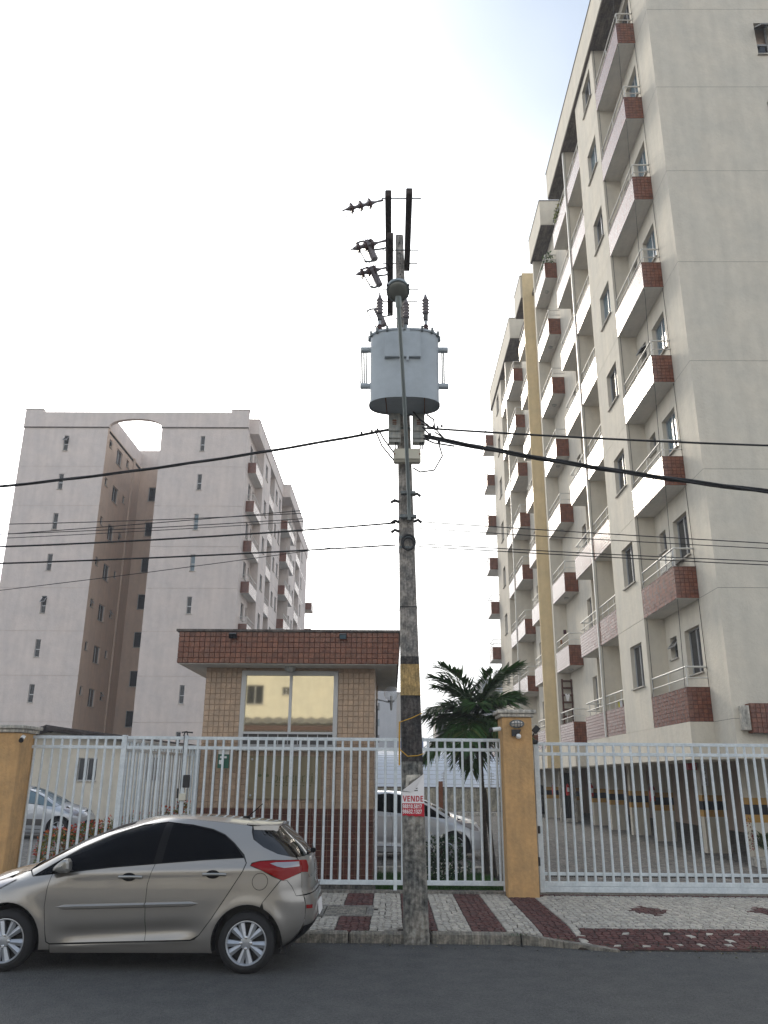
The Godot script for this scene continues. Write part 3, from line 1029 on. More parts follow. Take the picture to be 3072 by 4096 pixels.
	# safety-net cords along the edges of the near balconies
	for k in 8:
		var y: float = ys[k]
		for q in [[v3(xo - 0.02, y + 0.74, -18.42), v3(xo + 0.05, y + RB_H, -18.5)], [v3(xs - 0.02, y + 0.74, -18.38), v3(xs - 0.02, y + RB_H, -18.42)], [v3(xo + 0.02, y + 0.74, -20.93), v3(xo + 0.06, y + 0.95, -20.9), v3(xo + 0.06, y + RB_H, -20.9)], [v3(xo + 0.02, y + 0.74, -25.5), v3(xo + 0.05, y + RB_H, -25.52)]]:
			var cm := MB.new()
			cm.tube(q, 0.007, 5)
			part(t, "net_cord", cm, M.rope_black)

# ---------------------------------------------------------------- the block on the left
func build_left_block():
	var t := thing("apartment_building", "pale pinkish apartment block with an arched opening at its roofline and slit windows", "building", v3(-17.0, 0.125, -50.0))
	var hh := 2.735
	var ys := []
	for k in 8:
		ys.append(2.235 + hh * k)
	var xa := -24.8
	var xb := -19.1
	var xc := -15.49
	var xd := -9.72
	var zf := -50.0
	for k in range(0, 8):
		var y: float = ys[k]
		var y0: float = 0.125 if k == 0 else y + 0.006
		var y1: float = y + hh - 0.006
		if k == 7:
			y1 = 24.2
		var m := MB.new()
		var h1 := [-21.99, -21.67, y + 1.12, y + 2.21]
		var h2 := [-12.83, -12.53, y + 1.12, y + 2.21]
		wall_sheet(m, v3(0, 0, zf), Vector3.RIGHT, Vector3.BACK, xa, xb, y0, y1, [h1], 0.14)
		wall_sheet(m, v3(0, 0, zf), Vector3.RIGHT, Vector3.BACK, xc, xd, y0, y1, [h2], 0.14)
		wall_sheet(m, v3(xa, 0, 0), Vector3.BACK, Vector3.LEFT, -84.0, zf, y0, y1, [], 0.14)
		part(t, "wall", m, M.plaster_pink)
		add_window(t, v3(0, 0, zf), Vector3.RIGHT, Vector3.BACK, h1, 0.14, "stack", M.glass_dark, 45.0 if k in [3, 7] else 0.0)
		add_window(t, v3(0, 0, zf), Vector3.RIGHT, Vector3.BACK, h2, 0.14, "stack", M.glass_pale if k in [4, 5] else M.glass_dark, 0.0)
		# the recess: left wall with three windows, back wall with the stair window
		var r := MB.new()
		var s1 := [-51.0, -50.5, y + 1.65, y + 2.2]
		var s2 := [-53.25, -52.1, y + 1.1, y + 2.2]
		var s3 := [-54.75, -54.2, y + 1.65, y + 2.2]
		wall_sheet(r, v3(xb, 0, 0), Vector3.BACK, Vector3.RIGHT, -57.5, zf, y0, y1, [s1, s2, s3], 0.14)
		wall_sheet(r, v3(xc, 0, 0), Vector3.BACK, Vector3.LEFT, -57.5, zf, y0, y1, [], 0.14)
		var bw := [-18.35, -17.25, y + 1.5 - 1.37, y + 2.6 - 1.37]
		wall_sheet(r, v3(0, 0, -57.5), Vector3.RIGHT, Vector3.BACK, xb, xc, y0, y1, [bw] if k > 0 else [], 0.14)
		r.box(xb, y0, -55.9, xb + 0.1, y1, -55.6)
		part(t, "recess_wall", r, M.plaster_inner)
		add_window(t, v3(xb, 0, 0), Vector3.BACK, Vector3.RIGHT, s1, 0.14, "one", M.glass_dark, 40.0 if k in [3, 4, 7] else 0.0)
		add_window(t, v3(xb, 0, 0), Vector3.BACK, Vector3.RIGHT, s2, 0.14, "slide", M.glass_dark)
		add_window(t, v3(xb, 0, 0), Vector3.BACK, Vector3.RIGHT, s3, 0.14, "one", M.glass_dark, 40.0 if k in [1, 3, 5] else 0.0)
		if k > 0:
			add_window(t, v3(0, 0, -57.5), Vector3.RIGHT, Vector3.BACK, bw, 0.14, "slide", M.glass_dark)
		# right flank: shallow balcony, piers with windows, loggias
		var f := MB.new()
		var xo := -9.17
		wall_sheet(f, v3(xd, 0, 0), Vector3.BACK, Vector3.RIGHT, -54.0, zf, y0, y1, [[-52.5, -51.5, y + 1.1, y + 2.2], [-53.7, -53.2, y + 1.6, y + 2.2]], 0.14)
		wall_sheet(f, v3(xo, 0, 0), Vector3.BACK, Vector3.RIGHT, -57.3, -54.0, y0, y1, [[-56.0, -55.0, y + 1.1, y + 2.2]], 0.14)
		wall_sheet(f, v3(xo, 0, 0), Vector3.BACK, Vector3.RIGHT, -64.0, -59.6, y0, y1, [[-61.4, -60.4, y + 1.1, y + 2.2], [-63.4, -62.4, y + 1.1, y + 2.2]], 0.14)
		f.quad_to(v3(xo, y0, -54.0), v3(xd, y0, -54.0), v3(xd, y1, -54.0), v3(xo, y1, -54.0), Vector3.BACK)
		f.quad_to(v3(xo, y0, -59.6), v3(xo - 1, y0, -59.6), v3(xo - 1, y1, -59.6), v3(xo, y1, -59.6), Vector3.BACK)
		wall_sheet(f, v3(xo - 0.9, 0, 0), Vector3.BACK, Vector3.RIGHT, -59.6, -57.3, y0, y1, [[-59.0, -58.0, y + 0.2, y + 2.2]], 0.1)
		wall_sheet(f, v3(xo - 0.9, 0, 0), Vector3.BACK, Vector3.RIGHT, -69.0, -64.0, y0, y1, [[-66.0, -65.0, y + 0.2, y + 2.2], [-68.4, -67.4, y + 0.2, y + 2.2]], 0.1)
		f.box(xo + 0.5, y0, -66.6, xo - 0.9, y1, -66.5)
		wall_sheet(f, v3(xo + 0.1, 0, 0), Vector3.BACK, Vector3.RIGHT, -74.0, -69.0, y0, y1, [[-71.0, -70.0, y + 1.1, y + 2.2], [-73.2, -72.2, y + 1.1, y + 2.2]], 0.14)
		wall_sheet(f, v3(xo - 0.9, 0, 0), Vector3.BACK, Vector3.RIGHT, -77.5, -74.0, y0, y1, [], 0.1)
		wall_sheet(f, v3(xo + 0.1, 0, 0), Vector3.BACK, Vector3.RIGHT, -84.0, -77.5, y0, y1, [[-79.6, -78.6, y + 1.1, y + 2.2]], 0.14)
		f.quad_to(v3(xo + 0.1, y0, -69.0), v3(xo - 1, y0, -69.0), v3(xo - 1, y1, -69.0), v3(xo + 0.1, y1, -69.0), Vector3.BACK)
		f.quad_to(v3(xo + 0.1, y0, -77.5), v3(xo - 1, y0, -77.5), v3(xo - 1, y1, -77.5), v3(xo + 0.1, y1, -77.5), Vector3.BACK)
		part(t, "flank_wall", f, M.plaster_pink)
		for w in [[xd, -52.5, -51.5], [xo, -56.0, -55.0], [xo, -61.4, -60.4], [xo, -63.4, -62.4], [xo + 0.1, -71.0, -70.0], [xo + 0.1, -73.2, -72.2], [xo + 0.1, -79.6, -78.6]]:
			add_window(t, v3(w[0], 0, 0), Vector3.BACK, Vector3.RIGHT, [w[1], w[2], y + 1.1, y + 2.2], 0.14, "slide", M.glass_dark)
		for w in [[xo - 0.9, -59.0, -58.0], [xo - 0.9, -66.0, -65.0], [xo - 0.9, -68.4, -67.4]]:
			add_window(t, v3(w[0], 0, 0), Vector3.BACK, Vector3.RIGHT, [w[1], w[2], y + 0.2, y + 2.2], 0.1, "slide", M.glass_dark)
		add_balcony(t, 1, xd, xo, -51.0, -54.0, y - 0.05, true, false, true, false)
		add_balcony(t, 1, xo - 0.8, xo, -57.3, -59.6, y - 0.05, false, false, false, false)
		add_balcony(t, 1, xo - 0.8, xo + 0.55, -64.0, -66.5, y - 0.05, true, false, false, false)
		add_balcony(t, 1, xo - 0.8, xo + 0.55, -66.6, -69.0, y - 0.05, false, true, false, false)
		add_balcony(t, 1, xo - 0.8, xo + 0.12, -74.0, -77.5, y - 0.05, false, false, false, false)
		if k < 7:
			add_balcony(t, 1, xo - 0.2, xo + 0.75, -84.0, -86.0, y - 0.05, true, true, false, false)
	# inner core
	var core := MB.new()
	core.box(xa + 0.3, 0.1, -84.0, xb - 0.25, 24.0, zf - 0.3)
	core.box(xc + 0.25, 0.1, -84.0, xd - 1.3, 24.0, zf - 0.3)
	core.box(xb - 0.3, 0.1, -84.0, xc + 0.3, 24.0, -57.8)
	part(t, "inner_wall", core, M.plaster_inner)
	# parapet with the arch between the two wings
	var pr := MB.new()
	pr.box(xa - 0.04, 24.2, zf - 0.3, xa + 1.15, 25.49, zf + 0.04)
	pr.box(xa + 1.15, 24.2, zf - 0.3, xb + 0.05, 25.31, zf + 0.04)
	pr.box(xc - 0.05, 24.2, zf - 0.3, xd - 1.15, 25.31, zf + 0.04)
	pr.box(xd - 1.15, 24.2, zf - 0.3, xd + 0.04, 25.49, zf + 0.04)
	pr.box(xa - 0.04, 24.2, -84.0, xa + 0.25, 25.3, zf - 0.3)
	var arch := PackedVector2Array()
	arch.append(Vector2(xb + 0.05, 25.31))
	for k in 17:
		var a := PI * k / 16.0
		var cx := (xb + xc) / 2
		arch.append(Vector2(cx - cos(a) * ((xc - xb) / 2 - 0.05), 24.2 + 0.62 * pow(maxf(sin(a), 0.0), 0.8)))
	arch.append(Vector2(xc - 0.05, 25.31))
	pr.prism(arch, zf - 0.3, zf + 0.04)
	# parapets round the recess, stepped on the right
	pr.box(xb - 0.25, 24.2, -57.5, xb, 25.3, zf - 0.3)
	pr.box(xb - 0.25, 24.2, -57.75, xc - 1.1, 25.6, -57.5)
	pr.box(xc - 1.1, 24.2, -57.75, xc - 0.35, 26.3, -57.5)
	pr.box(xc - 0.35, 24.2, -57.75, xc + 0.25, 27.2, -57.5)
	part(t, "parapet", pr, M.plaster_pink)
	var bl := MB.new()
	bl.box(xa - 0.07, 24.16, zf - 0.02, xb + 0.03, 24.22, zf + 0.07)
	bl.box(xc - 0.03, 24.16, zf - 0.02, xd + 0.07, 24.22, zf + 0.07)
	bl.box(xa - 0.08, 25.49, zf - 0.32, xa + 1.17, 25.53, zf + 0.07)
	bl.box(xd - 1.17, 25.49, zf - 0.32, xd + 0.08, 25.53, zf + 0.07)
	part(t, "ledge", bl, M.roof_edge)
	for s in [[-50.9, -64.2, -9.1], [-64.0, -74.2, -8.5], [-74.0, -84.2, -9.0]]:
		var rm := MB.new()
		rm.box(xd - 1.5, 24.15, s[0], s[2], 25.2, s[1])
		part(t, "roof_band", rm, M.plaster_pink)
		var re := MB.new()
		re.box(xd - 1.5, 25.2, s[0] + 0.02, s[2] + 0.03, 25.25, s[1] - 0.02)
		part(t, "roof_edge", re, M.roof_edge)
	var rf := MB.new()
	rf.box(xa, 23.9, -84.0, xb, 24.1, zf - 0.3)
	rf.box(xc, 23.9, -84.0, xd - 0.4, 24.1, zf - 0.3)
	part(t, "roof", rf, M.roof_edge)

# ---------------------------------------------------------------- guardhouse
func text_mesh(s: String, size: float, depth := 0.004, bold := true, font := "Droid Sans") -> TextMesh:
	var t := TextMesh.new()
	var f := SystemFont.new()
	f.font_names = PackedStringArray([font])
	f.font_weight = 700 if bold else 400
	t.font = f
	t.text = s
	t.font_size = 64
	t.pixel_size = size / 64.0
	t.depth = depth
	return t

func build_guardhouse():
	var t := thing("guardhouse", "small tiled gatehouse with a flat red-tiled roof and a mirrored window", "gatehouse", v3(-1.86, 0.125, -15.2))
	var x0 := -3.42
	var x1 := -0.31
	var zf := -15.2
	var zb := -18.8
	var wh := [-2.73, -1.01, 2.45, 3.78]
	var m := MB.new()
	wall_sheet(m, v3(0, 0, zf), Vector3.RIGHT, Vector3.BACK, x0, x1, 0.1, 3.88, [wh], 0.16)
	wall_sheet(m, v3(x1, 0, 0), Vector3.BACK, Vector3.RIGHT, zb, zf, 0.1, 3.88, [[-18.2, -16.4, 1.5, 3.4]], 0.12)
	wall_sheet(m, v3(x0, 0, 0), Vector3.BACK, Vector3.LEFT, zb, zf, 0.1, 3.88, [], 0.12)
	wall_sheet(m, v3(0, 0, zb), Vector3.RIGHT, Vector3.FORWARD, x0, x1, 0.1, 3.88, [], 0.12)
	part(t, "wall", m, M.grout)
	# inside lining so that no light leaks
	var ins := MB.new()
	ins.box(x0 + 0.2, 0.1, zb + 0.2, x1 - 0.2, 3.7, zf - 0.22)
	part(t, "inner_wall", ins, M.frame_dark)
	var plinth := MB.new()
	plinth.box(x0 - 0.03, 0.1, zb - 0.03, x1 + 0.03, 0.25, zf + 0.03)
	part(t, "plinth", plinth, M.concrete)
	# window
	var w := gpart(t, "window")
	var fm := MB.new()
	for b in [[-2.76, -2.68, 2.42, 3.81], [-1.06, -0.98, 2.42, 3.81]]:
		fm.box(b[0], b[2], zf - 0.06, b[1], b[3], zf + 0.025)
	fm.box(-2.68, 3.73, zf - 0.06, -1.06, 3.81, zf + 0.025)
	fm.box(-2.68, 2.42, zf - 0.06, -1.06, 2.5, zf + 0.025)
	fm.box(-2.68, 2.68, zf - 0.05, -1.06, 2.72, zf + 0.018)
	fm.box(-1.875, 2.72, zf - 0.05, -1.825, 3.73, zf + 0.012)
	part(w, "frame", fm, M.aluminium)
	for s in [[-2.68, -1.86, 0.010], [-1.84, -1.06, 0.0]]:
		var pm := MB.new()
		pm.box(s[0], 2.7, zf - 0.03 - s[2], s[1], 3.74, zf - 0.024 - s[2])
		var po := part(w, "pane", pm, M.glass_mirror)
		po.rotation.y = 0.0
	var lp := MB.new()
	lp.box(-2.68, 2.5, zf - 0.035, -1.06, 2.68, zf - 0.03)
	part(w, "lower_pane", lp, M.frame_dark)
	var grl := MB.new()
	for k in 9:
		grl.box(-2.6 + k * 0.18, 2.5, zf - 0.03, -2.585 + k * 0.18, 2.68, zf - 0.015)
	part(w, "grille", grl, M.aluminium)
	var sl := MB.new()
	sl.box(-2.8, 2.385, zf - 0.05, -0.94, 2.42, zf + 0.05)
	part(w, "sill", sl, M.cap)
	# tiles: a limited number singly, the rest joined
	var rest_peach := MB.new()
	var rest_red := MB.new()
	# front face: bands left, right, above and below the window
	tile_face(rest_peach, v3(x0, 1.42, zf), Vector3.RIGHT, Vector3.BACK, -2.76 - x0, 2.46, 0.1)
	tile_face(rest_peach, v3(-0.98, 1.42, zf), Vector3.RIGHT, Vector3.BACK, x1 + 0.98, 2.46, 0.1)
	tile_face(rest_peach, v3(-2.76, 1.42, zf), Vector3.RIGHT, Vector3.BACK, 1.78, 0.965, 0.1)
	tile_face(rest_peach, v3(-2.76, 3.81, zf), Vector3.RIGHT, Vector3.BACK, 1.78, 0.06, 0.1)
	tile_face(rest_red, v3(x0, 0.25, zf), Vector3.RIGHT, Vector3.BACK, x1 - x0, 1.165, 0.1)
	tile_face(rest_peach, v3(x1, 1.42, -16.4), Vector3.BACK, Vector3.RIGHT, 1.2, 2.46, 0.1)
	tile_face(rest_red, v3(x1, 0.25, zb), Vector3.BACK, Vector3.RIGHT, 3.6, 1.165, 0.1)
	tile_face(rest_peach, v3(x1, 1.42, zb), Vector3.BACK, Vector3.RIGHT, 0.6, 2.46, 0.1)
	tile_face(rest_peach, v3(x0, 1.42, zb), Vector3.BACK, Vector3.LEFT, 3.6, 2.46, 0.1)
	part(t, "peach_tiles", rest_peach, M.tile_peach).set_meta("kind", "stuff")
	part(t, "red_tiles", rest_red, M.tile_red_dark).set_meta("kind", "stuff")
	# roof slab with its tiled fascia
	var fa := gpart(t, "fascia")
	var fc := MB.new()
	fc.box(-3.84, 3.875, -19.3, 0.125, 4.44, -14.64)
	part(fa, "roof_slab", fc, M.grout_red)
	var none := MB.new()
	tile_face(none, v3(-3.84, 3.875, -14.64), Vector3.RIGHT, Vector3.BACK, 3.965, 0.565, 0.0955, fa, [M.tile_red, M.tile_red, M.tile_red_alt])
	var side := MB.new()
	tile_face(side, v3(0.125, 3.875, -19.3), Vector3.BACK, Vector3.RIGHT, 4.66, 0.565, 0.0955)
	tile_face(side, v3(-3.84, 3.875, -19.3), Vector3.BACK, Vector3.LEFT, 4.66, 0.565, 0.0955)
	part(fa, "side_tiles", side, M.tile_red).set_meta("kind", "stuff")
	var cp := MB.new()
	cp.box(-3.89, 4.44, -19.35, 0.17, 4.478, -14.59)
	part(fa, "coping", cp, M.roof_edge)
	var so := MB.new()
	so.box(-3.82, 3.862, -19.28, 0.105, 3.874, -14.66)
	part(fa, "soffit", so, M.soffit)
	var cl := MB.new()
	cl.lathe([Vector2(0, -0.11), Vector2(0.06, -0.1), Vector2(0.095, -0.05), Vector2(0.1, 0.0)], Transform3D(Basis.IDENTITY, v3(-1.85, 3.86, -14.95)), 16)
	part(fa, "ceiling_lamp", cl, M.box_grey)
	# side window seen at a glancing angle
	var sw := gpart(t, "side_window")
	var sf := MB.new()
	for z in [-18.2, -17.3, -16.44]:
		sf.box(x1 - 0.06, 1.5, z, x1 + 0.02, 3.4, z + 0.04)
	sf.box(x1 - 0.06, 1.5, -18.16, x1 + 0.02, 1.54, -16.44)
	sf.box(x1 - 0.06, 3.36, -18.16, x1 + 0.02, 3.4, -16.44)
	part(sw, "frame", sf, M.frame_dark)
	var sp := MB.new()
	sp.box(x1 - 0.04, 1.54, -18.16, x1 - 0.03, 3.36, -16.44)
	part(sw, "pane", sp, M.glass_pale)
	# two floodlights under the coping
	for s in [[-2.85, "floodlight with a dark lens on the gatehouse fascia, nearer the little gate"], [-0.87, "floodlight with a pale lens on the gatehouse fascia, nearer the pole"]]:
		var fl := thing("floodlight", s[1], "floodlight", v3(s[0], 4.36, -14.63), "floodlights on the gatehouse fascia")
		var hb := MB.new()
		hb.cbox(v3(s[0], 4.35, -14.52), v3(0.135, 0.095, 0.06), 0.008, Basis(Vector3.RIGHT, 0.5))
		part(fl, "housing", hb, M.black_plastic)
		var hl := MB.new()
		hl.obox(v3(s[0], 4.334, -14.493), v3(0.11, 0.07, 0.006), Basis(Vector3.RIGHT, 0.5))
		part(fl, "lens", hl, M.glass_pale if s[0] > -1.5 else M.glass_dark)
		var br := MB.new()
		br.box(s[0] - 0.02, 4.34, -14.632, s[0] + 0.02, 4.38, -14.54)
		part(fl, "bracket", br, M.black_plastic)
	# name plate behind the bars
	var np := thing("name_plate", "translucent greenish plate with faded lettering on the gatehouse wall", "sign", v3(-1.9, 1.57, -15.15))
	var pl := MB.new()
	pl.cbox(v3(-1.9, 1.935, -15.15), v3(1.32, 0.73, 0.012), 0.003)
	part(np, "plate", pl, M.acrylic)
	for c in [[-2.48, 2.24], [-2.48, 1.63], [-1.32, 2.24], [-1.32, 1.63]]:
		var st := MB.new()
		st.lathe([Vector2(0, 0.012), Vector2(0.018, 0.008), Vector2(0.02, 0.0)], Transform3D(Basis(Vector3.RIGHT, PI / 2), v3(c[0], c[1], -15.144)), 10)
		part(np, "stud", st, M.aluminium)
	var tx := text_mesh("percursi", 0.20, 0.004, false)
	var to := part(np, "lettering", tx, M.sign_text)
	to.position += v3(-1.74, 1.93, -15.141)
	var ul := MB.new()
	ul.box(-2.22, 1.842, -15.143, -1.36, 1.85, -15.139)
	for k in 12:
		ul.box(-2.1 + k * 0.06, 1.79, -15.143, -2.07 + k * 0.06, 1.808, -15.139)
	for c in [[-2.33, 1.965], [-2.2, 1.965]]:
		ul.lathe([Vector2(0, 0.004), Vector2(0.036, 0.004), Vector2(0.036, 0.0)], Transform3D(Basis(Vector3.RIGHT, PI / 2).scaled_local(v3(1, 1, 0.7)), v3(c[0], c[1], -15.143)), 14)
		ul.box(c[0] - 0.004, c[1] + 0.02, -15.143, c[0] + 0.004, c[1] + 0.14, -15.139)
	part(np, "emblem", ul, M.sign_text)
	# globe lamp on an arm from the side wall
	var gl := thing("globe_lamp", "clear glass globe lamp on a thin arm beside the gatehouse", "lamp", v3(-0.31, 3.4, -17.0))
	var gm := MB.new()
	var gp := []
	for k in 17:
		var a := -PI / 2 + PI * k / 16.0
		gp.append(Vector2(0.15 * cos(a), 0.15 * sin(a)))
	gm.lathe(gp, Transform3D(Basis.IDENTITY, v3(0.0, 3.58, -17.0)), 24)
	var gmat := mat(Color(0.95, 0.97, 1.0, 0.16), 0.03)
	gmat.transparency = BaseMaterial3D.TRANSPARENCY_ALPHA
	part(gl, "globe", gm, gmat)
	var ga := MB.new()
	ga.tube([v3(-0.31, 3.47, -17.0), v3(-0.05, 3.41, -17.0), v3(-0.02, 3.43, -17.0)], 0.012, 8)
	ga.lathe([Vector2(0, -0.18), Vector2(0.02, -0.16), Vector2(0.03, 0.0), Vector2(0.07, 0.0), Vector2(0.075, 0.025), Vector2(0, 0.03)], Transform3D(Basis.IDENTITY, v3(0.0, 3.42, -17.0)), 14)
	part(gl, "arm", ga, M.aluminium)
	var bu := MB.new()
	bu.lathe([Vector2(0, 0.0), Vector2(0.016, 0.0), Vector2(0.03, 0.05), Vector2(0.02, 0.085), Vector2(0, 0.09)], Transform3D(Basis.IDENTITY, v3(0.0, 3.45, -17.0)), 12)
	part(gl, "bulb", bu, M.white_plastic)

# ---------------------------------------------------------------- fences, gates, pillars
func bar_mesh(y0: float, y1: float, r := 0.0222) -> ArrayMesh:
	var b := MB.new()
	b.tube([v3(0, y0, 0), v3(0, y1, 0)], r, 10)
	return b.done()

func fence_run(t: Node3D, xa: float, xb: float, z: float, first: float, pitch: float, y_low := 0.27, y_mid := 2.42, y_top := 2.585, skip: Array = []):
	var long_bar := bar_mesh(y_low, y_mid)
	var stub := bar_mesh(y_mid, y_top)
	for r in [[y_top, 0.055, "top_rail"], [y_mid, 0.055, "middle_rail"], [y_low, 0.075, "bottom_rail"]]:
		var m := MB.new()
		m.cbox(v3((xa + xb) / 2, r[0], z), v3(xb - xa, r[1], 0.042), 0.005)
		part(t, r[2], m, M.white_paint)
	var x := first
	while x < xb - 0.04:
		var bad := false
		for s in skip:
			if absf(s - x) < 0.05:
				bad = true
		if not bad:
			for ms in [long_bar, stub]:
				var o := MeshInstance3D.new()
				o.mesh = ms
				o.material_override = M.white_paint
				o.name = numbered(t, "bar" if ms == long_bar else "upper_bar")
				t.add_child(o, true)
				o.position = v3(x + rng.randf_range(-0.003, 0.003), 0, z) - offset_of(t)
				o.rotation = v3(rng.randf_range(-0.002, 0.002), 0, rng.randf_range(-0.0015, 0.0015))
		x += pitch

func fence_post(t: Node3D, x: float, z: float, y1 := 2.61, w := 0.06):
	var m := MB.new()
	m.cbox(v3(x, (0.1 + y1) / 2, z), v3(w, y1 - 0.1, 0.06), 0.005)
	part(t, "post", m, M.white_paint)

func build_fences():
	var z := -14.9
	var f := thing("fence", "white tubular steel fence running in front of the tiled gatehouse", "fence", v3(-0.8, 0.15, z))
	for x in [-1.75, 0.08, 1.93]:
		fence_post(f, x, z)
	fence_run(f, -3.6, 1.96, z, -3.41, 0.1505, 0.27, 2.42, 2.585, [-1.75, 0.08, 1.93])
	# dense bars just right of the little gate
	var lb := bar_mesh(0.27, 2.42)
	for k in 3:
		var o := MeshInstance3D.new()
		o.mesh = lb
		o.material_override = M.white_paint
		o.name = numbered(f, "bar")
		f.add_child(o, true)
		o.position = v3(-3.52 + k * 0.035, 0, z - 0.1 - 0.1 * k) - offset_of(f)
	var l := thing("fence", "white tubular steel fence between the wide yellow pillar and the little gate, before the hedge", "fence", v3(-5.6, 0.15, z))
	fence_post(l, -6.6, z, 2.61, 0.07)
	fence_run(l, -6.57, -4.76, z, -6.46, 0.1565)
	var g := thing("pedestrian_gate", "narrow white steel gate with black lock boxes beside the gatehouse", "gate", v3(-4.2, 0.15, z))
	fence_post(g, -4.72, z, 2.63, 0.09)
	fence_post(g, -3.63, z, 2.63, 0.075)
	fence_run(g, -4.67, -3.67, z, -4.54, 0.152)
	var lk := MB.new()
	lk.cbox(v3(-3.56, 1.86, z + 0.045), v3(0.115, 0.21, 0.05), 0.01)
	part(g, "keypad", lk, M.black_plastic)
	var lk2 := MB.new()
	lk2.cbox(v3(-3.605, 1.6, z + 0.05), v3(0.11, 0.12, 0.07), 0.01)
	part(g, "lock_box", lk2, M.box_cream)
	var lk3 := MB.new()
	lk3.cbox(v3(-3.7, 1.66, z + 0.03), v3(0.03, 0.16, 0.03), 0.004)
	lk3.box(-3.665, 0.6, z + 0.033, -3.655, 2.63, z + 0.037)
	part(g, "strike", lk3, M.black_plastic)
	var cam := MB.new()
	cam.tube([v3(-3.68, 2.62, z), v3(-3.66, 2.69, z), v3(-3.52, 2.68, z + 0.02)], 0.014, 6)
	cam.tube([v3(-3.6, 2.6, z), v3(-3.63, 2.7, z), v3(-3.72, 2.68, z)], 0.012, 6)
	part(g, "cable_loop", cam, M.black_plastic)
	# inner fence that makes the lobby behind the little gate
	var c := thing("corridor_fence", "white barred side fence running back from the little gate", "fence", v3(-4.6, 0.15, -16.4))
	var a := v3(-4.72, 0, -15.0)
	var b := v3(-4.4, 0, -18.2)
	for h in [[2.55, 0.05], [2.38, 0.05], [0.3, 0.06]]:
		var m := MB.new()
		m.beam(a + Vector3.UP * h[0], b + Vector3.UP * h[0], 0.045, h[1])
		part(c, "rail", m, M.white_paint)
	var cb := bar_mesh(0.3, 2.55)
	for k in 21:
		var o := MeshInstance3D.new()
		o.mesh = cb
		o.material_override = M.white_paint
		o.name = numbered(c, "bar")
		c.add_child(o, true)
		o.position = a.lerp(b, (k + 0.6) / 21.0) - offset_of(c)
	var c2 := thing("corridor_fence", "white barred fence closing the back of the little gate lobby", "fence", v3(-3.9, 0.15, -18.2))
	for h in [[2.55, 0.05], [2.38, 0.05], [0.3, 0.06]]:
		var m := MB.new()
		m.beam(b + Vector3.UP * h[0], v3(-3.42, h[0], -18.2), 0.045, h[1])
		part(c2, "rail", m, M.white_paint)
	for k in 7:
		var o := MeshInstance3D.new()
		o.mesh = cb
		o.material_override = M.white_paint
		o.name = numbered(c2, "bar")
		c2.add_child(o, true)
		o.position = b.lerp(v3(-3.42, 0, -18.2), (k + 0.5) / 7.0) - offset_of(c2)
	# sliding gate on the right
	var s := thing("sliding_gate", "wide white barred sliding gate across the driveway", "gate", v3(5.0, 0.15, z))
	var m := MB.new()
	m.cbox(v3(2.55, 1.34, z), v3(0.09, 2.4, 0.06), 0.006)
	part(s, "end_post", m, M.white_paint)
	fence_run(s, 2.58, 8.4, z, 2.675, 0.1535, 0.275, 2.36, 2.53)
	var lr := MB.new()
	lr.cbox(v3(5.5, 0.425, z - 0.03), v3(5.85, 0.05, 0.035), 0.005)
	part(s, "rack_rail", lr, M.white_paint)
	var rk := MB.new()
	for k in 180:
		rk.box(2.7 + k * 0.03, 0.375, z - 0.045, 2.715 + k * 0.03, 0.4, z - 0.02)
	rk.box(2.65, 0.388, z - 0.05, 8.3, 0.4, z - 0.022)
	part(s, "toothed_rack", rk, M.black_plastic)
	var bs := MB.new()
	bs.cbox(v3(5.5, 0.19, z), v3(5.85, 0.09, 0.05), 0.005)
	part(s, "lower_skirt", bs, M.white_paint)
	var lt := MB.new()
	lt.cbox(v3(2.53, 1.12, z + 0.04), v3(0.04, 0.12, 0.03), 0.004)
	part(s, "latch", lt, M.black_plastic)
	var lt2 := MB.new()
	lt2.cbox(v3(2.5, 0.62, z + 0.04), v3(0.05, 0.14, 0.04), 0.01)
	part(s, "stop", lt2, M.black_plastic)
	# concrete foot under the fence, and the gate sill
	var k1 := MB.new()
	k1.box(-6.5, 0.02, z - 0.09, 1.94, 0.155, z + 0.1)
	single("fence_footing", "low concrete footing under the white street fence", "footing", k1, M.concrete)
	var k2 := MB.new()
	k2.box(2.45, 0.02, z - 0.1, 12.0, 0.125, z + 0.06)
	single("gate_sill", "concrete sill with the track of the sliding gate", "sill", k2, M.concrete)
	# pillars
	for s2 in [[1.92, 2.43, "square yellow gate pillar with a white moulded cap by the sliding gate"], [-7.5, -6.35, "wide yellow pillar with a white cap beside the fence before the hedge"]]:
		var p := thing("gate_pillar", s2[2], "pillar", v3((s2[0] + s2[1]) / 2, 0.1, -14.78), "yellow pillars along the fence")
		var w: float = s2[1] - s2[0]
		var cx: float = (s2[0] + s2[1]) / 2
		var top := 2.96 if s2[0] > 0 else 2.64
		var zc := -14.8 if s2[0] > 0 else -14.7
		var sm := MB.new()
		sm.cbox(v3(cx, (0.03 + top) / 2, zc), v3(w, top - 0.03, 0.6), 0.012)
		part(p, "shaft", sm, M.pillar)
		var c1 := MB.new()
		c1.cbox(v3(cx, top + 0.03, zc), v3(w + 0.08, 0.065, 0.68), 0.012)
		c1.cbox(v3(cx, top + 0.09, zc), v3(w + 0.16, 0.06, 0.76), 0.01)
		part(p, "cap", c1, M.cap)

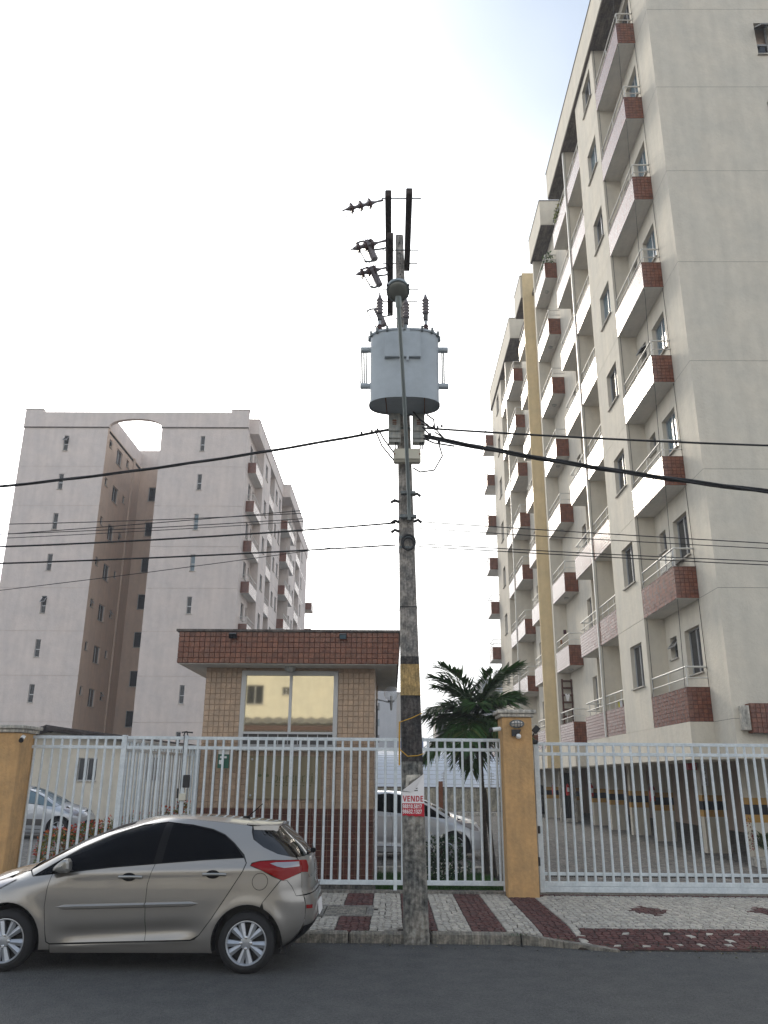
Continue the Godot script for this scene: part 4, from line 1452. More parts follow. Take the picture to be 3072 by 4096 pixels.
# ---------------------------------------------------------------- things in the yard
func build_yard():
	# white kerb of the lawn
	var k := MB.new()
	k.cbox(v3(0.9, 0.2, -17.42), v3(2.4, 0.16, 0.22), 0.015)
	single("lawn_kerb", "white painted kerb at the back of the small lawn", "kerb", k, M.cap)
	# neighbour's low house
	var h := thing("low_house", "low cream house with a dark tiled gable roof beyond the hedge", "house", v3(-11.0, 0.125, -31.0))
	var w := MB.new()
	var holes := [[-11.45, -10.75, 1.75, 2.55], [-8.95, -8.35, 1.75, 2.6]]
	wall_sheet(w, v3(0, 0, -31.0), Vector3.RIGHT, Vector3.BACK, -15.4, -6.6, 0.1, 2.78, holes, 0.14)
	w.tri(v3(-15.4, 2.78, -31.0), v3(-6.6, 2.78, -31.0), v3(-12.6, 3.5, -31.0))
	w.quad_to(v3(-6.6, 0.1, -31), v3(-6.6, 0.1, -40), v3(-6.6, 2.78, -40), v3(-6.6, 2.78, -31), Vector3.RIGHT)
	w.quad_to(v3(-15.4, 0.1, -31), v3(-15.4, 0.1, -40), v3(-15.4, 2.78, -40), v3(-15.4, 2.78, -31), Vector3.LEFT)
	w.quad_to(v3(-15.4, 0.1, -40), v3(-6.6, 0.1, -40), v3(-6.6, 2.78, -40), v3(-15.4, 2.78, -40), Vector3.FORWARD)
	part(h, "wall", w, M.plaster)
	for q in holes:
		add_window(h, v3(0, 0, -31.0), Vector3.RIGHT, Vector3.BACK, q, 0.14, "slide", M.glass_dark)
	var dk := MB.new()
	dk.box(-15.1, 0.1, -39.8, -6.9, 2.75, -31.3)
	part(h, "inner_wall", dk, M.plaster_inner)
	var r := MB.new()
	for s in [[-15.7, 2.78, -12.6, 3.52], [-6.1, 2.76, -12.6, 3.52]]:
		var d := Vector2(s[2] - s[0], s[3] - s[1])
		var nrm := Vector2(-d.y, d.x).normalized() * (1.0 if d.x > 0 else -1.0)
		# rows of roman tiles as low ridges running down the slope
		for zz in 34:
			var za := -30.55 - zz * 0.29
			var q0 := v3(s[0], s[1], za)
			var q1 := v3(s[2], s[3], za)
			r.tube([q0 + v3(nrm.x, nrm.y, 0) * 0.06, q1 + v3(nrm.x, nrm.y, 0) * 0.06], 0.1, 6)
		r.quad_to(v3(s[0], s[1], -30.5), v3(s[2], s[3], -30.5), v3(s[2], s[3], -40.4), v3(s[0], s[1], -40.4), Vector3.UP)
		r.quad_to(v3(s[0], s[1] - 0.06, -30.5), v3(s[2], s[3] - 0.06, -30.5), v3(s[2], s[3] - 0.06, -40.4), v3(s[0], s[1] - 0.06, -40.4), Vector3.DOWN)
		r.beam(v3(s[0], s[1], -30.5), v3(s[2], s[3], -30.5), 0.05, 0.14, Vector3.FORWARD)
	r.tube([v3(-12.6, 3.56, -30.5), v3(-12.6, 3.56, -40.4)], 0.13, 8)
	part(h, "roof", r, M.roof_tile)
	var ch := MB.new()
	ch.box(-14.5, 2.9, -32.2, -13.95, 3.45, -31.7)
	ch.box(-14.62, 3.53, -32.3, -13.83, 3.58, -31.6)
	for q in [[-14.5, -32.2], [-14.03, -32.2], [-14.5, -31.78], [-14.03, -31.78]]:
		ch.box(q[0], 3.45, q[1], q[0] + 0.08, 3.53, q[1] + 0.08)
	part(h, "chimney", ch, M.rust)
	# fire extinguishers hung on the car-park columns
	var spots := [[8.22, 1.55, -27.08, "red fire extinguisher on the column beside the dark parking bay"], [8.38, 1.5, -35.9, "red fire extinguisher on a column well before the glazed lobby door"], [7.92, 1.5, -38.45, "red fire extinguisher hanging in front of the glazed lobby door"], [7.4, 1.5, -39.0, "red fire extinguisher just past the glazed lobby door"]]
	for s in spots:
		var e := thing("fire_extinguisher", s[3], "extinguisher", v3(s[0], s[1], s[2]), "fire extinguishers in the car park")
		var b := MB.new()
		b.lathe([Vector2(0, -0.26), Vector2(0.085, -0.25), Vector2(0.09, -0.2), Vector2(0.09, 0.12), Vector2(0.07, 0.18), Vector2(0.03, 0.21), Vector2(0.03, 0.24), Vector2(0, 0.24)], Transform3D(Basis.IDENTITY, v3(s[0], s[1], s[2])), 14)
		part(e, "cylinder", b, M.ext_red)
		var v := MB.new()
		v.box(s[0] - 0.02, s[1] + 0.24, s[2] - 0.02, s[0] + 0.02, s[1] + 0.29, s[2] + 0.02)
		v.tube([v3(s[0], s[1] + 0.27, s[2]), v3(s[0] - 0.08, s[1] + 0.26, s[2] + 0.03), v3(s[0] - 0.1, s[1] + 0.05, s[2] + 0.05)], 0.012, 6)
		part(e, "valve", v, M.black_plastic)
		var lb := MB.new()
		lb.box(s[0] - 0.05, s[1] - 0.1, s[2] + 0.084, s[0] + 0.05, s[1] + 0.08, s[2] + 0.092)
		part(e, "label", lb, M.sign_white)
	# small sign and hose box on the second column
	var sg := thing("safety_sign", "tall narrow white safety sign on the second car-park column", "sign", v3(8.33, 2.1, -22.98))
	var sm := MB.new()
	sm.box(8.32, 1.8, -22.995, 8.5, 2.52, -22.985)
	part(sg, "board", sm, M.sign_white)
	var sy := MB.new()
	for q in [[2.36, 2.46], [2.18, 2.24], [2.1, 2.13], [1.9, 2.0], [1.83, 1.85]]:
		sy.box(8.37, q[0], -22.984, 8.45, q[1], -22.981)
	part(sg, "pictograms", sy, M.frame_dark)
	var hb := MB.new()
	hb.cbox(v3(8.15, 2.35, -23.2), v3(0.24, 0.3, 0.3), 0.01)
	single("alarm_box", "small dark red alarm box beside the white safety sign", "box", hb, M.ext_red)
	# boundary wall far back with its shed
	var bw := thing("boundary_wall", "stained old boundary wall at the back of the yard", "wall", v3(4.0, 0.1, -50.0))
	var bm := MB.new()
	bm.box(-8.5, 0.0, -50.3, 16.0, 1.38, -50.0)
	part(bw, "wall", bm, M.wall_old)
	var cap := MB.new()
	cap.box(-8.5, 1.38, -50.35, 16.0, 1.44, -49.95)
	part(bw, "coping", cap, M.roof_edge)
	for x in [2.9, 6.6]:
		var pm := MB.new()
		pm.box(x - 0.12, 0.1, -49.98, x + 0.12, 1.75, -49.8)
		part(bw, "brick_pier", pm, M.rust)
	var wires := MB.new()
	for x in [3.1, 5.9, 7.2, -0.9]:
		wires.tube([v3(x, 1.4, -50.1), v3(x, 2.3, -50.1)], 0.02, 5)
		for q in 5:
			wires.tube([v3(x - 0.14, 1.6 + q * 0.15, -50.1), v3(x + 0.14, 1.6 + q * 0.15, -50.1)], 0.02, 5)
	part(bw, "electric_wire_stand", wires, M.aluminium)
	var ky := MB.new()
	ky.cbox(v3(5.0, 0.2, -44.0), v3(9.0, 0.2, 0.25), 0.02)
	single("planter_kerb", "pale kerb in front of the old boundary wall", "kerb", ky, M.cap)

# ---------------------------------------------------------------- far buildings
func build_far():
	var s := thing("warehouse", "long low warehouse with a curved shining metal roof behind the yard", "warehouse", v3(4.0, 0.0, -62.0))
	var m := MB.new()
	var pts := []
	for k in 15:
		var a := PI / 2 * k / 14.0
		pts.append(Vector2(-58.0 - 14.0 * sin(a) * 1.0, 1.2 + 2.9 * sin(a)))
	for k in 14:
		var a: Vector2 = pts[k]
		var b: Vector2 = pts[k + 1]
		var n0 := Vector3(0, 0.75, 1.0 - k / 14.0).normalized()
		var n1 := Vector3(0, 0.75, 1.0 - (k + 1) / 14.0).normalized()
		m.trin(v3(-14, a.y, a.x), v3(24, a.y, a.x), v3(24, b.y, b.x), n0, n0, n1)
		m.trin(v3(-14, a.y, a.x), v3(24, b.y, b.x), v3(-14, b.y, b.x), n0, n1, n1)
	part(s, "roof", m, M.metal_roof)
	var ri := MB.new()
	for k in 13:
		ri.box(-14, pts[k][1] - 0.01, pts[k][0] - 0.03, 24, pts[k][1] + 0.025, pts[k][0] + 0.03)
	part(s, "roof_seams", ri, M.aluminium)
	var w := MB.new()
	w.box(-14, 0, -72, 24, 1.2, -58.1)
	part(s, "wall", w, M.wall_old)
	# two towers seen past the gatehouse and others round the palm
	tower("grey tower with a darker window strip far behind the gatehouse", -3.6, 0.95, 17.7, -150, M.tower_grey, true)
	tower("shorter grey slab next to the grey tower far away", 1.0, 3.4, 17.0, -156, M.tower_cream, false)
	tower("low blue building far away beside the concrete pole", 1.2, 5.6, 8.3, -146, M.tower_blue, false)
	tower("pale low block far away showing between the pole and the palm", 6.4, 13.5, 10.4, -120, M.tower_cream, true)
	tower("grey slab far away between the palm and the far end of the cream block", 13.4, 17.0, 15.7, -122, M.tower_grey, false)

func tower(label: String, x0: float, x1: float, h: float, z: float, m: Material, win: bool):
	var t := thing("far_building", label, "building", v3((x0 + x1) / 2, 0, z))
	var b := MB.new()
	b.box(x0, 0, z - 8, x1, h, z)
	part(t, "wall", b, m)
	var e := MB.new()
	e.box(x0 - 0.1, h, z - 8.1, x1 + 0.1, h + 0.25, z + 0.1)
	part(t, "roof", e, M.roof_edge)
	if win:
		var k := 0
		var y := 2.2
		while y < h - 1.5:
			var w := MB.new()
			w.box(x0 + 0.2, y, z + 0.02, x0 + 1.5, y + 1.3, z + 0.06)
			part(t, "window", w, M.glass_dark if k % 3 else M.glass_pale)
			y += 2.8
			k += 1

# ---------------------------------------------------------------- the house across the street, mirrored in the gatehouse window
func build_opposite():
	var h := thing("house_across", "cream two-storey house across the street, mirrored in the gatehouse window", "house", v3(-4.5, 0.13, 12.0))
	var m := MB.new()
	var holes := [[-7.45, -6.55, 5.45, 6.42], [-5.6, -5.2, 5.93, 6.33], [-1.2, 0.1, 5.35, 6.5]]
	wall_sheet(m, v3(0, 0, 12.0), Vector3.RIGHT, Vector3.FORWARD, -13.0, 3.5, 0.1, 8.4, holes, 0.15)
	m.box(-13.0, 0.1, 12.2, 3.5, 8.4, 20.0)
	part(h, "wall", m, M.cream_house)
	for q in holes:
		add_window(h, v3(0, 0, 12.0), Vector3.RIGHT, Vector3.FORWARD, q, 0.15, "slide", M.glass_dark)
	# corrugated porch roof and its dark porch
	var r := MB.new()
	var n := 180
	for k in n:
		var xa := -13.0 + 16.5 * k / n
		var xb := -13.0 + 16.5 * (k + 1) / n
		var ya := 0.035 * sin(k * TAU / 6.0)
		var yb := 0.035 * sin((k + 1) * TAU / 6.0)
		r.quad_to(v3(xa, 4.4 + ya, 9.9), v3(xb, 4.4 + yb, 9.9), v3(xb, 4.8 + yb, 12.0), v3(xa, 4.8 + ya, 12.0), Vector3.UP)
	part(h, "porch_roof", r, M.fibre)
	for x in [-12.8, -9.0, -5.0, -1.0, 3.2]:
		var p := MB.new()
		p.box(x - 0.1, 0.13, 10.0, x + 0.1, 4.05, 10.2)
		part(h, "porch_post", p, M.wood)
	var pb := MB.new()
	pb.box(-13.0, 4.05, 10.0, 3.5, 4.3, 10.2)
	part(h, "porch_beam", pb, M.wood)

# ---------------------------------------------------------------- the concrete pole and everything bolted to it
func pole_x(y: float) -> float:
	return 0.325 - 0.0218 * y

func pole_w(y: float) -> float:
	return lerpf(0.315, 0.125, clampf(y / 10.4, 0, 1))

func pole_d(y: float) -> float:
	return lerpf(0.36, 0.22, clampf(y / 10.4, 0, 1))

func pole_piece(y0: float, y1: float, grow := 0.0) -> MB:
	var m := MB.new()
	var n := maxi(1, int((y1 - y0) / 0.5))
	for k in n:
		var a := lerpf(y0, y1, float(k) / n)
		var b := lerpf(y0, y1, float(k + 1) / n)
		var ra := []
		var rb := []
		for q in [[a, ra], [b, rb]]:
			var y: float = q[0]
			var w := pole_w(y) / 2 + grow
			var d := pole_d(y) / 2 + grow
			var c := 0.022
			var x := pole_x(y)
			for s in [[-w + c, d], [w - c, d], [w, d - c], [w, -d + c], [w - c, -d], [-w + c, -d], [-w, -d + c], [-w, d - c]]:
				q[1].append(v3(x + s[0], y, -11.28 + s[1]))
		for j in 8:
			var i := (j + 1) % 8
			m.quad_to(ra[j], ra[i], rb[i], rb[j], (ra[j] + ra[i]) / 2.0 - v3(pole_x(a), a, -11.28))
		if k == 0:
			for j in range(1, 7):
				m.tri(ra[0], ra[j + 1], ra[j])
		if k == n - 1:
			for j in range(1, 7):
				m.tri(rb[0], rb[j], rb[j + 1])
	return m

func insulator_string(par: Node, a: Vector3, b: Vector3):
	var o := gpart(par, "insulator_string")
	var d := (b - a).normalized()
	var l := (b - a).length()
	var xf := Transform3D(Basis(Quaternion(Vector3.UP, d)), a)
	var rod := MB.new()
	var prof := [Vector2(0, 0.0), Vector2(0.018, 0.0), Vector2(0.014, 0.1)]
	for k in 3:
		var s := 0.12 + k * (l - 0.2) / 3.0
		prof.append_array([Vector2(0.016, s), Vector2(0.032, s + 0.05), Vector2(0.038, s + 0.1), Vector2(0.018, s + 0.16)])
	prof.append_array([Vector2(0.012, l - 0.04), Vector2(0.012, l), Vector2(0, l)])
	rod.lathe(prof, xf, 12)
	part(o, "core", rod, M.porcelain)
	for k in 3:
		var s := 0.2 + k * (l - 0.2) / 3.0
		var dk := MB.new()
		dk.lathe([Vector2(0.02, s - 0.025), Vector2(0.06, s - 0.02), Vector2(0.085, s + 0.012), Vector2(0.085, s + 0.022), Vector2(0.05, s + 0.012), Vector2(0.02, s + 0.03)], xf, 18)
		part(o, "shed", dk, M.porcelain_brown)

func ribbed(mb: MB, a: Vector3, b: Vector3, r: float, ribs: int, sharp := 0.75):
	var l := (b - a).length()
	var xf := Transform3D(Basis(Quaternion(Vector3.UP, (b - a).normalized())), a)
	var prof := [Vector2(0, 0), Vector2(r * 0.7, 0)]
	for k in ribs:
		var s := l * (k + 0.5) / ribs
		var e := l / ribs / 2.0
		prof.append_array([Vector2(r * sharp, s - e * 0.8), Vector2(r, s), Vector2(r * sharp, s + e * 0.8)])
	prof.append_array([Vector2(r * 0.7, l), Vector2(0, l)])
	mb.lathe(prof, xf, 14)

func build_pole():
	var p := thing("utility_pole", "weathered square concrete utility pole with a yellow painted band", "pole", v3(0.325, 0.1, -11.28))
	part(p, "lower_shaft", pole_piece(0.0, 2.15), M.pole_low)
	part(p, "black_paint", pole_piece(2.15, 3.0, 0.002), M.pole_black)
	part(p, "yellow_band", pole_piece(3.0, 3.415, 0.004), M.pole_yellow)
	part(p, "black_band", pole_piece(3.415, 3.52, 0.002), M.pole_black)
	part(p, "upper_shaft", pole_piece(3.52, 10.36), M.pole_high)
	var holes := MB.new()
	for k in 9:
		var y := 8.6 + k * 0.2
		holes.lathe([Vector2(0, 0.003), Vector2(0.013, 0.003), Vector2(0.013, 0.0)], Transform3D(Basis(Vector3.RIGHT, PI / 2), v3(pole_x(y), y, -11.28 + pole_d(y) / 2)), 10)
	part(p, "bolt_hole", holes, M.black_plastic)
	for y in [5.05, 5.2, 5.5, 6.9]:
		part(p, "steel_band", pole_piece(y, y + 0.03, 0.006), M.galvanised)
	part(p, "tie_wire", pole_piece(4.2, 4.212, 0.006), M.cable)
	var brk := MB.new()
	for s in [[5.44, -1], [5.45, 1], [5.85, 1], [5.75, -1], [5.3, -1]]:
		var x: float = pole_x(s[0]) + s[1] * pole_w(s[0]) / 2
		brk.tube([v3(x, s[0], -11.15), v3(x + s[1] * 0.06, s[0] + 0.02, -11.13), v3(x + s[1] * 0.11, s[0] - 0.02, -11.13)], 0.022, 6)
	part(p, "wire_bracket", brk, M.black_plastic)
	var coil := MB.new()
	for q in [[5.12, 0.095, 0.016], [5.1, 0.075, 0.013]]:
		var pts := []
		for k in 25:
			var a := TAU * k / 24.0
			pts.append(v3(pole_x(5.1) + 0.02 + cos(a) * q[1], q[0] + sin(a) * q[1] * 1.15, -11.075))
		coil.tube(pts, q[2], 6, false)
	part(p, "cable_coil", coil, M.cable)
	# crossarms, running out over the street
	var arms := [[-0.075, 9.9, -9.62, -11.45], [0.225, 9.9, -9.58, -11.44], [-0.045, 9.25, -9.72, -11.75]]
	for a in arms:
		var c := MB.new()
		c.cbox(v3(a[0], a[1], (a[2] + a[3]) / 2), v3(0.092, 0.115, a[2] - a[3]), 0.012)
		part(p, "crossarm", c, M.crossarm)
	for q in [[9.9, -9.74], [9.9, -10.95], [9.9, -11.3], [9.25, -11.05], [9.25, -11.4]]:
		var bt := MB.new()
		bt.tube([v3(-0.17, q[0], q[1]), v3(0.4, q[0], q[1])], 0.009, 6)
		part(p, "through_bolt", bt, M.galvanised)
	insulator_string(p, v3(-0.15, 9.88, -9.75), v3(-0.73, 9.7, -9.75))
	insulator_string(p, v3(-0.11, 9.3, -9.9), v3(-0.6, 9.15, -9.9))
	insulator_string(p, v3(-0.08, 9.27, -10.5), v3(-0.56, 9.14, -10.5))
	# fuse cutouts on the lower crossarm
	for q in [v3(-0.42, 9.2, -9.98), v3(-0.36, 9.16, -10.56), v3(-0.3, 9.1, -11.6)]:
		var f := gpart(p, "fuse_cutout")
		var a: Vector3 = q + v3(0.03, 0.12, 0.04)
		var b: Vector3 = q + v3(0.16, -0.2, 0.04)
		var m := MB.new()
		ribbed(m, a, b, 0.055, 9, 0.86)
		part(f, "insulator", m, M.porcelain)
		var n := MB.new()
		n.tube([a, a + v3(-0.09, -0.01, 0), a + v3(-0.15, -0.04, 0)], 0.014, 6)
		n.tube([b, b + v3(-0.08, -0.03, 0), b + v3(-0.14, -0.02, 0)], 0.016, 6)
		n.tube([a + v3(-0.15, -0.04, 0), b + v3(-0.14, -0.02, 0)], 0.009, 6)
		n.tube([q + v3(0.1, -0.03, 0.04), q + v3(0.24, 0.0, 0.02), v3(-0.05, q.y + 0.05, q.z)], 0.013, 6)
		var ring := []
		for k in 13:
			ring.append(a + v3(-0.17 + 0.025 * cos(TAU * k / 12.0), -0.07 + 0.025 * sin(TAU * k / 12.0), 0))
		n.tube(ring, 0.005, 5, false)
		part(f, "fittings", n, M.galvanised)
	# transformer hung on the street side of the pole
	var t := thing("transformer", "grey oval pole-mounted transformer with three ribbed bushings", "transformer", v3(0.17, 6.98, -10.62))
	var oval := func(rx: float, rz: float, n: int, cx: float, cz: float) -> PackedVector2Array:
		var o := PackedVector2Array()
		for k in n:
			var a := TAU * k / n
			var c := cos(a)
			var s := sin(a)
			o.append(Vector2(cx + signf(c) * pow(absf(c), 0.75) * rx, cz + signf(s) * pow(absf(s), 0.85) * rz))
		return o
	var body := MB.new()
	var op: PackedVector2Array = oval.call(0.5, 0.3, 48, 0.17, -10.62)
	var y0 := 7.03
	var y1 := 8.1
	for k in 48:
		var a := op[k]
		var b := op[(k + 1) % 48]
		var pa := op[(k + 47) % 48]
		var pb := op[(k + 2) % 48]
		var na := Vector3((b - pa).y, 0, -(b - pa).x).normalized()
		var nb := Vector3((pb - a).y, 0, -(pb - a).x).normalized()
		if na.dot(v3(a.x - 0.17, 0, a.y + 10.62)) < 0:
			na = -na
		if nb.dot(v3(b.x - 0.17, 0, b.y + 10.62)) < 0:
			nb = -nb
		body.trin(v3(a.x, y0, a.y), v3(b.x, y0, b.y), v3(b.x, y1, b.y), na, nb, nb)
		body.trin(v3(a.x, y0, a.y), v3(b.x, y1, b.y), v3(a.x, y1, a.y), na, nb, na)
		body.tri(v3(a.x, y0 + 0.012, a.y), v3(b.x, y0 + 0.012, b.y), v3(0.17, y0 + 0.012, -10.62))
		body.tri(v3(a.x, y1, a.y), v3(0.17, y1, -10.62), v3(b.x, y1, b.y))
	part(t, "tank", body, M.metal_grey)
	var rim := MB.new()
	for q in [[y1 - 0.01, 0.03, 0.016], [y0 - 0.01, 0.022, 0.012]]:
		var r: PackedVector2Array = oval.call(0.5 + q[2], 0.3 + q[2], 48, 0.17, -10.62)
		for k in 48:
			var a := r[k]
			var b := r[(k + 1) % 48]
			var ia := op[k]
			var ib := op[(k + 1) % 48]
			rim.quad_to(v3(a.x, q[0], a.y), v3(b.x, q[0], b.y), v3(b.x, q[0] + q[1], b.y), v3(a.x, q[0] + q[1], a.y), v3(a.x - 0.17, 0, a.y + 10.62))
			rim.quad_to(v3(a.x, q[0], a.y), v3(b.x, q[0], b.y), v3(ib.x, q[0], ib.y), v3(ia.x, q[0], ia.y), Vector3.DOWN)
			rim.quad_to(v3(a.x, q[0] + q[1], a.y), v3(b.x, q[0] + q[1], b.y), v3(ib.x, q[0] + q[1], ib.y), v3(ia.x, q[0] + q[1], ia.y), Vector3.UP)
	part(t, "rim", rim, M.metal_grey)
	for k in 16:
		var a: Vector2 = oval.call(0.52, 0.32, 16, 0.17, -10.62)[k]
		var c := MB.new()
		c.cbox(v3(a.x, y1 + 0.015, a.y), v3(0.035, 0.09, 0.035), 0.006)
		part(t, "lid_clamp", c, M.galvanised)
	var pn := MB.new()
	pn.cbox(v3(0.14, 7.83, -10.32), v3(0.52, 0.39, 0.09), 0.008)
	part(t, "front_box", pn, M.metal_grey)
	var lug := MB.new()
	lug.lathe([Vector2(0, 0.02), Vector2(0.05, 0.02), Vector2(0.05, 0.0)], Transform3D(Basis(Vector3.RIGHT, PI / 2), v3(0.2, 8.06, -10.32)), 14)
	lug.cbox(v3(0.21, 7.62, -10.28), v3(0.035, 0.09, 0.02), 0.008)
	part(t, "lug", lug, M.metal_grey)
	for s in [[-1.0, -0.36], [1.0, 0.7]]:
		var rad := gpart(t, "cooling_pipes")
		for y in [7.34, 7.93]:
			var m := MB.new()
			m.tube([v3(s[1] - s[0] * 0.06, y, -10.62), v3(s[1] + s[0] * 0.11, y, -10.62)], 0.045, 14)
			part(rad, "header", m, M.metal_grey)
		var fins := MB.new()
		for k in (4 if s[0] < 0 else 2):
			fins.tube([v3(s[1] + s[0] * (0.02 + k * 0.028), 7.34, -10.6 - 0.02 * k), v3(s[1] + s[0] * (0.02 + k * 0.028), 7.93, -10.6 - 0.02 * k)], 0.012, 6)
		part(rad, "tube", fins, M.galvanised)
	for s in [[-0.2, 0.0], [0.2, -0.12], [0.49, 0.0]]:
		var b := gpart(t, "bushing")
		var base := v3(s[0], 8.1, -10.66 + s[1])
		var st := MB.new()
		st.box(base.x - 0.022, base.y, base.z - 0.01, base.x + 0.022, base.y + 0.36, base.z + 0.01)
		part(b, "stem", st, M.metal_grey)
		var lo := MB.new()
		ribbed(lo, base + v3(0, 0.05, 0.02), base + v3(0, 0.26, 0.02), 0.043, 5, 0.7)
		part(b, "lower_insulator", lo, M.porcelain_brown)
		var hi := MB.new()
		ribbed(hi, base + v3(0, 0.46, 0), base + v3(0, 0.72, 0), 0.056, 5, 0.6)
		hi.lathe([Vector2(0.035, 0.7), Vector2(0.03, 0.74), Vector2(0.012, 0.8), Vector2(0, 0.81)], Transform3D(Basis.IDENTITY, base), 12)
		part(b, "upper_insulator", hi, M.porcelain)
		var cl := MB.new()
		cl.cbox(base + v3(0, 0.4, 0), v3(0.07, 0.1, 0.06), 0.012)
		part(b, "clamp", cl, M.frame_dark)
	var hang := MB.new()
	hang.box(0.0, 7.1, -11.12, 0.32, 7.16, -10.9)
	hang.box(0.0, 7.9, -11.12, 0.32, 7.96, -10.9)
	part(t, "hanger", hang, M.galvanised)
	for s in [[-0.1, 0], [0.45, 1]]:
		var rs := MB.new()
		rs.tube([v3(s[0], 7.035, -10.36), v3(s[0] + 0.01, 7.03, -10.62), v3(s[0] + 0.02, 7.03, -10.86)], 0.007, 5)
		part(t, "rust_seam", rs, M.rust)
	# meter boxes and the joint box below the transformer
	for s in [[0.03, "rust-streaked grey metering cabinet under the transformer"], [0.385, "rust-streaked grey metering cabinet under the transformer"]]:
		var b := thing("meter_cabinet", s[1], "cabinet", v3(s[0], 6.6, -10.98), "cabinets on the pole")
		var m := MB.new()
		m.prism(poly2([-0.09, 6.6, 0.09, 6.6, 0.09, 7.09, -0.09, 7.09]), -11.06, -10.93, Transform3D(Basis.IDENTITY, v3(s[0], 0, 0)))
		part(b, "case", m, M.box_grey)
		var l := MB.new()
		l.cbox(v3(s[0], 6.92, -10.915), v3(0.165, 0.31, 0.03), 0.006)
		l.obox(v3(s[0], 6.705, -10.945), v3(0.165, 0.13, 0.03), Basis(Vector3.RIGHT, -0.5))
		l.box(s[0] - 0.1, 7.09, -11.07, s[0] + 0.1, 7.105, -10.89)
		part(b, "door", l, M.box_grey)
		for k in 3:
			var v := MB.new()
			v.box(s[0] - 0.03, 6.86 + k * 0.03, -10.9, s[0] + 0.03, 6.876 + k * 0.03, -10.893)
			part(b, "rusty_vent", v, M.rust)
		var d := MB.new()
		for k in 2:
			d.tube([v3(s[0] + 0.02 + k * 0.03, 6.62, -10.96), v3(s[0] + 0.02 + k * 0.03, 6.5, -10.97)], 0.012, 6)
		part(b, "cable_tail", d, M.cable)
	var jb := thing("junction_box", "cream rounded junction box strapped across the pole", "junction box", v3(0.2, 6.3, -10.98))
	var jm := MB.new()
	jm.cbox(v3(0.215, 6.405, -11.02), v3(0.4, 0.205, 0.13), 0.02)
	part(jb, "case", jm, M.box_cream)
	var jl := MB.new()
	jl.cbox(v3(0.215, 6.415, -10.945), v3(0.385, 0.17, 0.03), 0.012)
	part(jb, "lid", jl, M.box_cream)
	for x in [0.03, 0.4]:
		var sc := MB.new()
		sc.lathe([Vector2(0, 0.01), Vector2(0.012, 0.01), Vector2(0.012, 0.0)], Transform3D(Basis(Vector3.RIGHT, PI / 2), v3(x, 6.41, -10.93)), 8)
		part(jb, "screw", sc, M.rust)
	# street lamp on its long arm
	var l := thing("street_lamp", "round grey street lamp at the end of a long arm from the pole", "street lamp", v3(0.22, 5.4, -11.08))
	var arm := MB.new()
	arm.tube([v3(0.245, 5.45, -11.06), v3(0.24, 5.75, -10.98), v3(0.165, 6.9, -10.24), v3(0.1, 7.7, -9.75), v3(0.075, 8.02, -9.57)], 0.028, 10)
	part(l, "arm", arm, M.lamp_metal)
	var cl := MB.new()
	cl.cbox(v3(0.23, 5.5, -11.07), v3(0.24, 0.05, 0.08), 0.01)
	cl.cbox(v3(0.23, 5.85, -11.05), v3(0.22, 0.05, 0.08), 0.01)
	part(l, "clamp", cl, M.galvanised)
	var hd := Transform3D(Basis(Vector3.RIGHT, -0.66), v3(0.065, 8.21, -9.5))
	var hm := MB.new()
	hm.lathe([Vector2(0.0, 0.17), Vector2(0.07, 0.165), Vector2(0.13, 0.11), Vector2(0.155, 0.04), Vector2(0.16, -0.02), Vector2(0.157, -0.05), Vector2(0.138, -0.05), Vector2(0.136, -0.03)], hd, 28)
	part(l, "housing", hm, M.lamp_metal)
	var gl := MB.new()
	gl.lathe([Vector2(0.14, -0.035), Vector2(0.13, -0.055), Vector2(0.09, -0.072), Vector2(0.04, -0.08), Vector2(0, -0.082)], hd, 28)
	part(l, "glass_bowl", gl, mat(Color8(104, 106, 100), 0.12))
	var nk := MB.new()
	nk.tube([v3(0.077, 8.0, -9.58), v3(0.07, 8.13, -9.52)], 0.045, 12)
	part(l, "neck", nk, M.lamp_metal)
	for k in 3:
		var a := TAU * (k + 0.25) / 3.0
		var c := MB.new()
		c.obox(hd * v3(cos(a) * 0.163, -0.03, sin(a) * 0.163), v3(0.025, 0.05, 0.025), hd.basis)
		part(l, "clip", c, M.frame_dark)
	# for-sale bill pasted on the pole, its top corner curling down
	var s := thing("sale_poster", "curling white and red for-sale poster with phone numbers pasted on the pole", "poster", v3(0.32, 1.55, -11.09))
	var yb := 1.52
	var yt := 1.99
	var px0 := pole_x(1.7) - 0.142
	var px1 := pole_x(1.7) + 0.142
	var zp := -11.28 + pole_d(1.7) / 2 + 0.012
	var sheet := MB.new()
	sheet.prism(poly2([px0, 1.635, px1, 1.635, px1, 2.0, px1 - 0.1, 1.88, px0 + 0.1, 1.772, px0, 1.778]), zp - 0.002, zp)
	part(s, "paper", sheet, M.sign_white)
	var red := MB.new()
	red.prism(poly2([px0 + 0.004, 1.635, px0 + 0.004, 1.485, px0 + 0.05, 1.492, px0 + 0.09, 1.478, px0 + 0.13, 1.488, px0 + 0.17, 1.474, px0 + 0.22, 1.482, px1, 1.47, px1, 1.635]), zp - 0.003, zp + 0.001)
	part(s, "red_field", red, M.sign_red)
	var curl := MB.new()
	var cpts := []
	for k in 9:
		var a := k / 8.0
		cpts.append([v3(lerpf(px0, px1, a), lerpf(1.79, 2.0, a), zp + 0.003 + 0.035 * sin(PI * (1.0 - a) * 0.6)), v3(lerpf(px0 + 0.12, px1 - 0.005, a), lerpf(1.772, 1.99, a) - 0.012 * sin(PI * a), zp + 0.002 + 0.012 * (1.0 - a))])
	for k in 8:
		curl.quad_to(cpts[k][0], cpts[k][1], cpts[k + 1][1], cpts[k + 1][0], Vector3.BACK)
	part(s, "curled_corner", curl, M.sign_white)
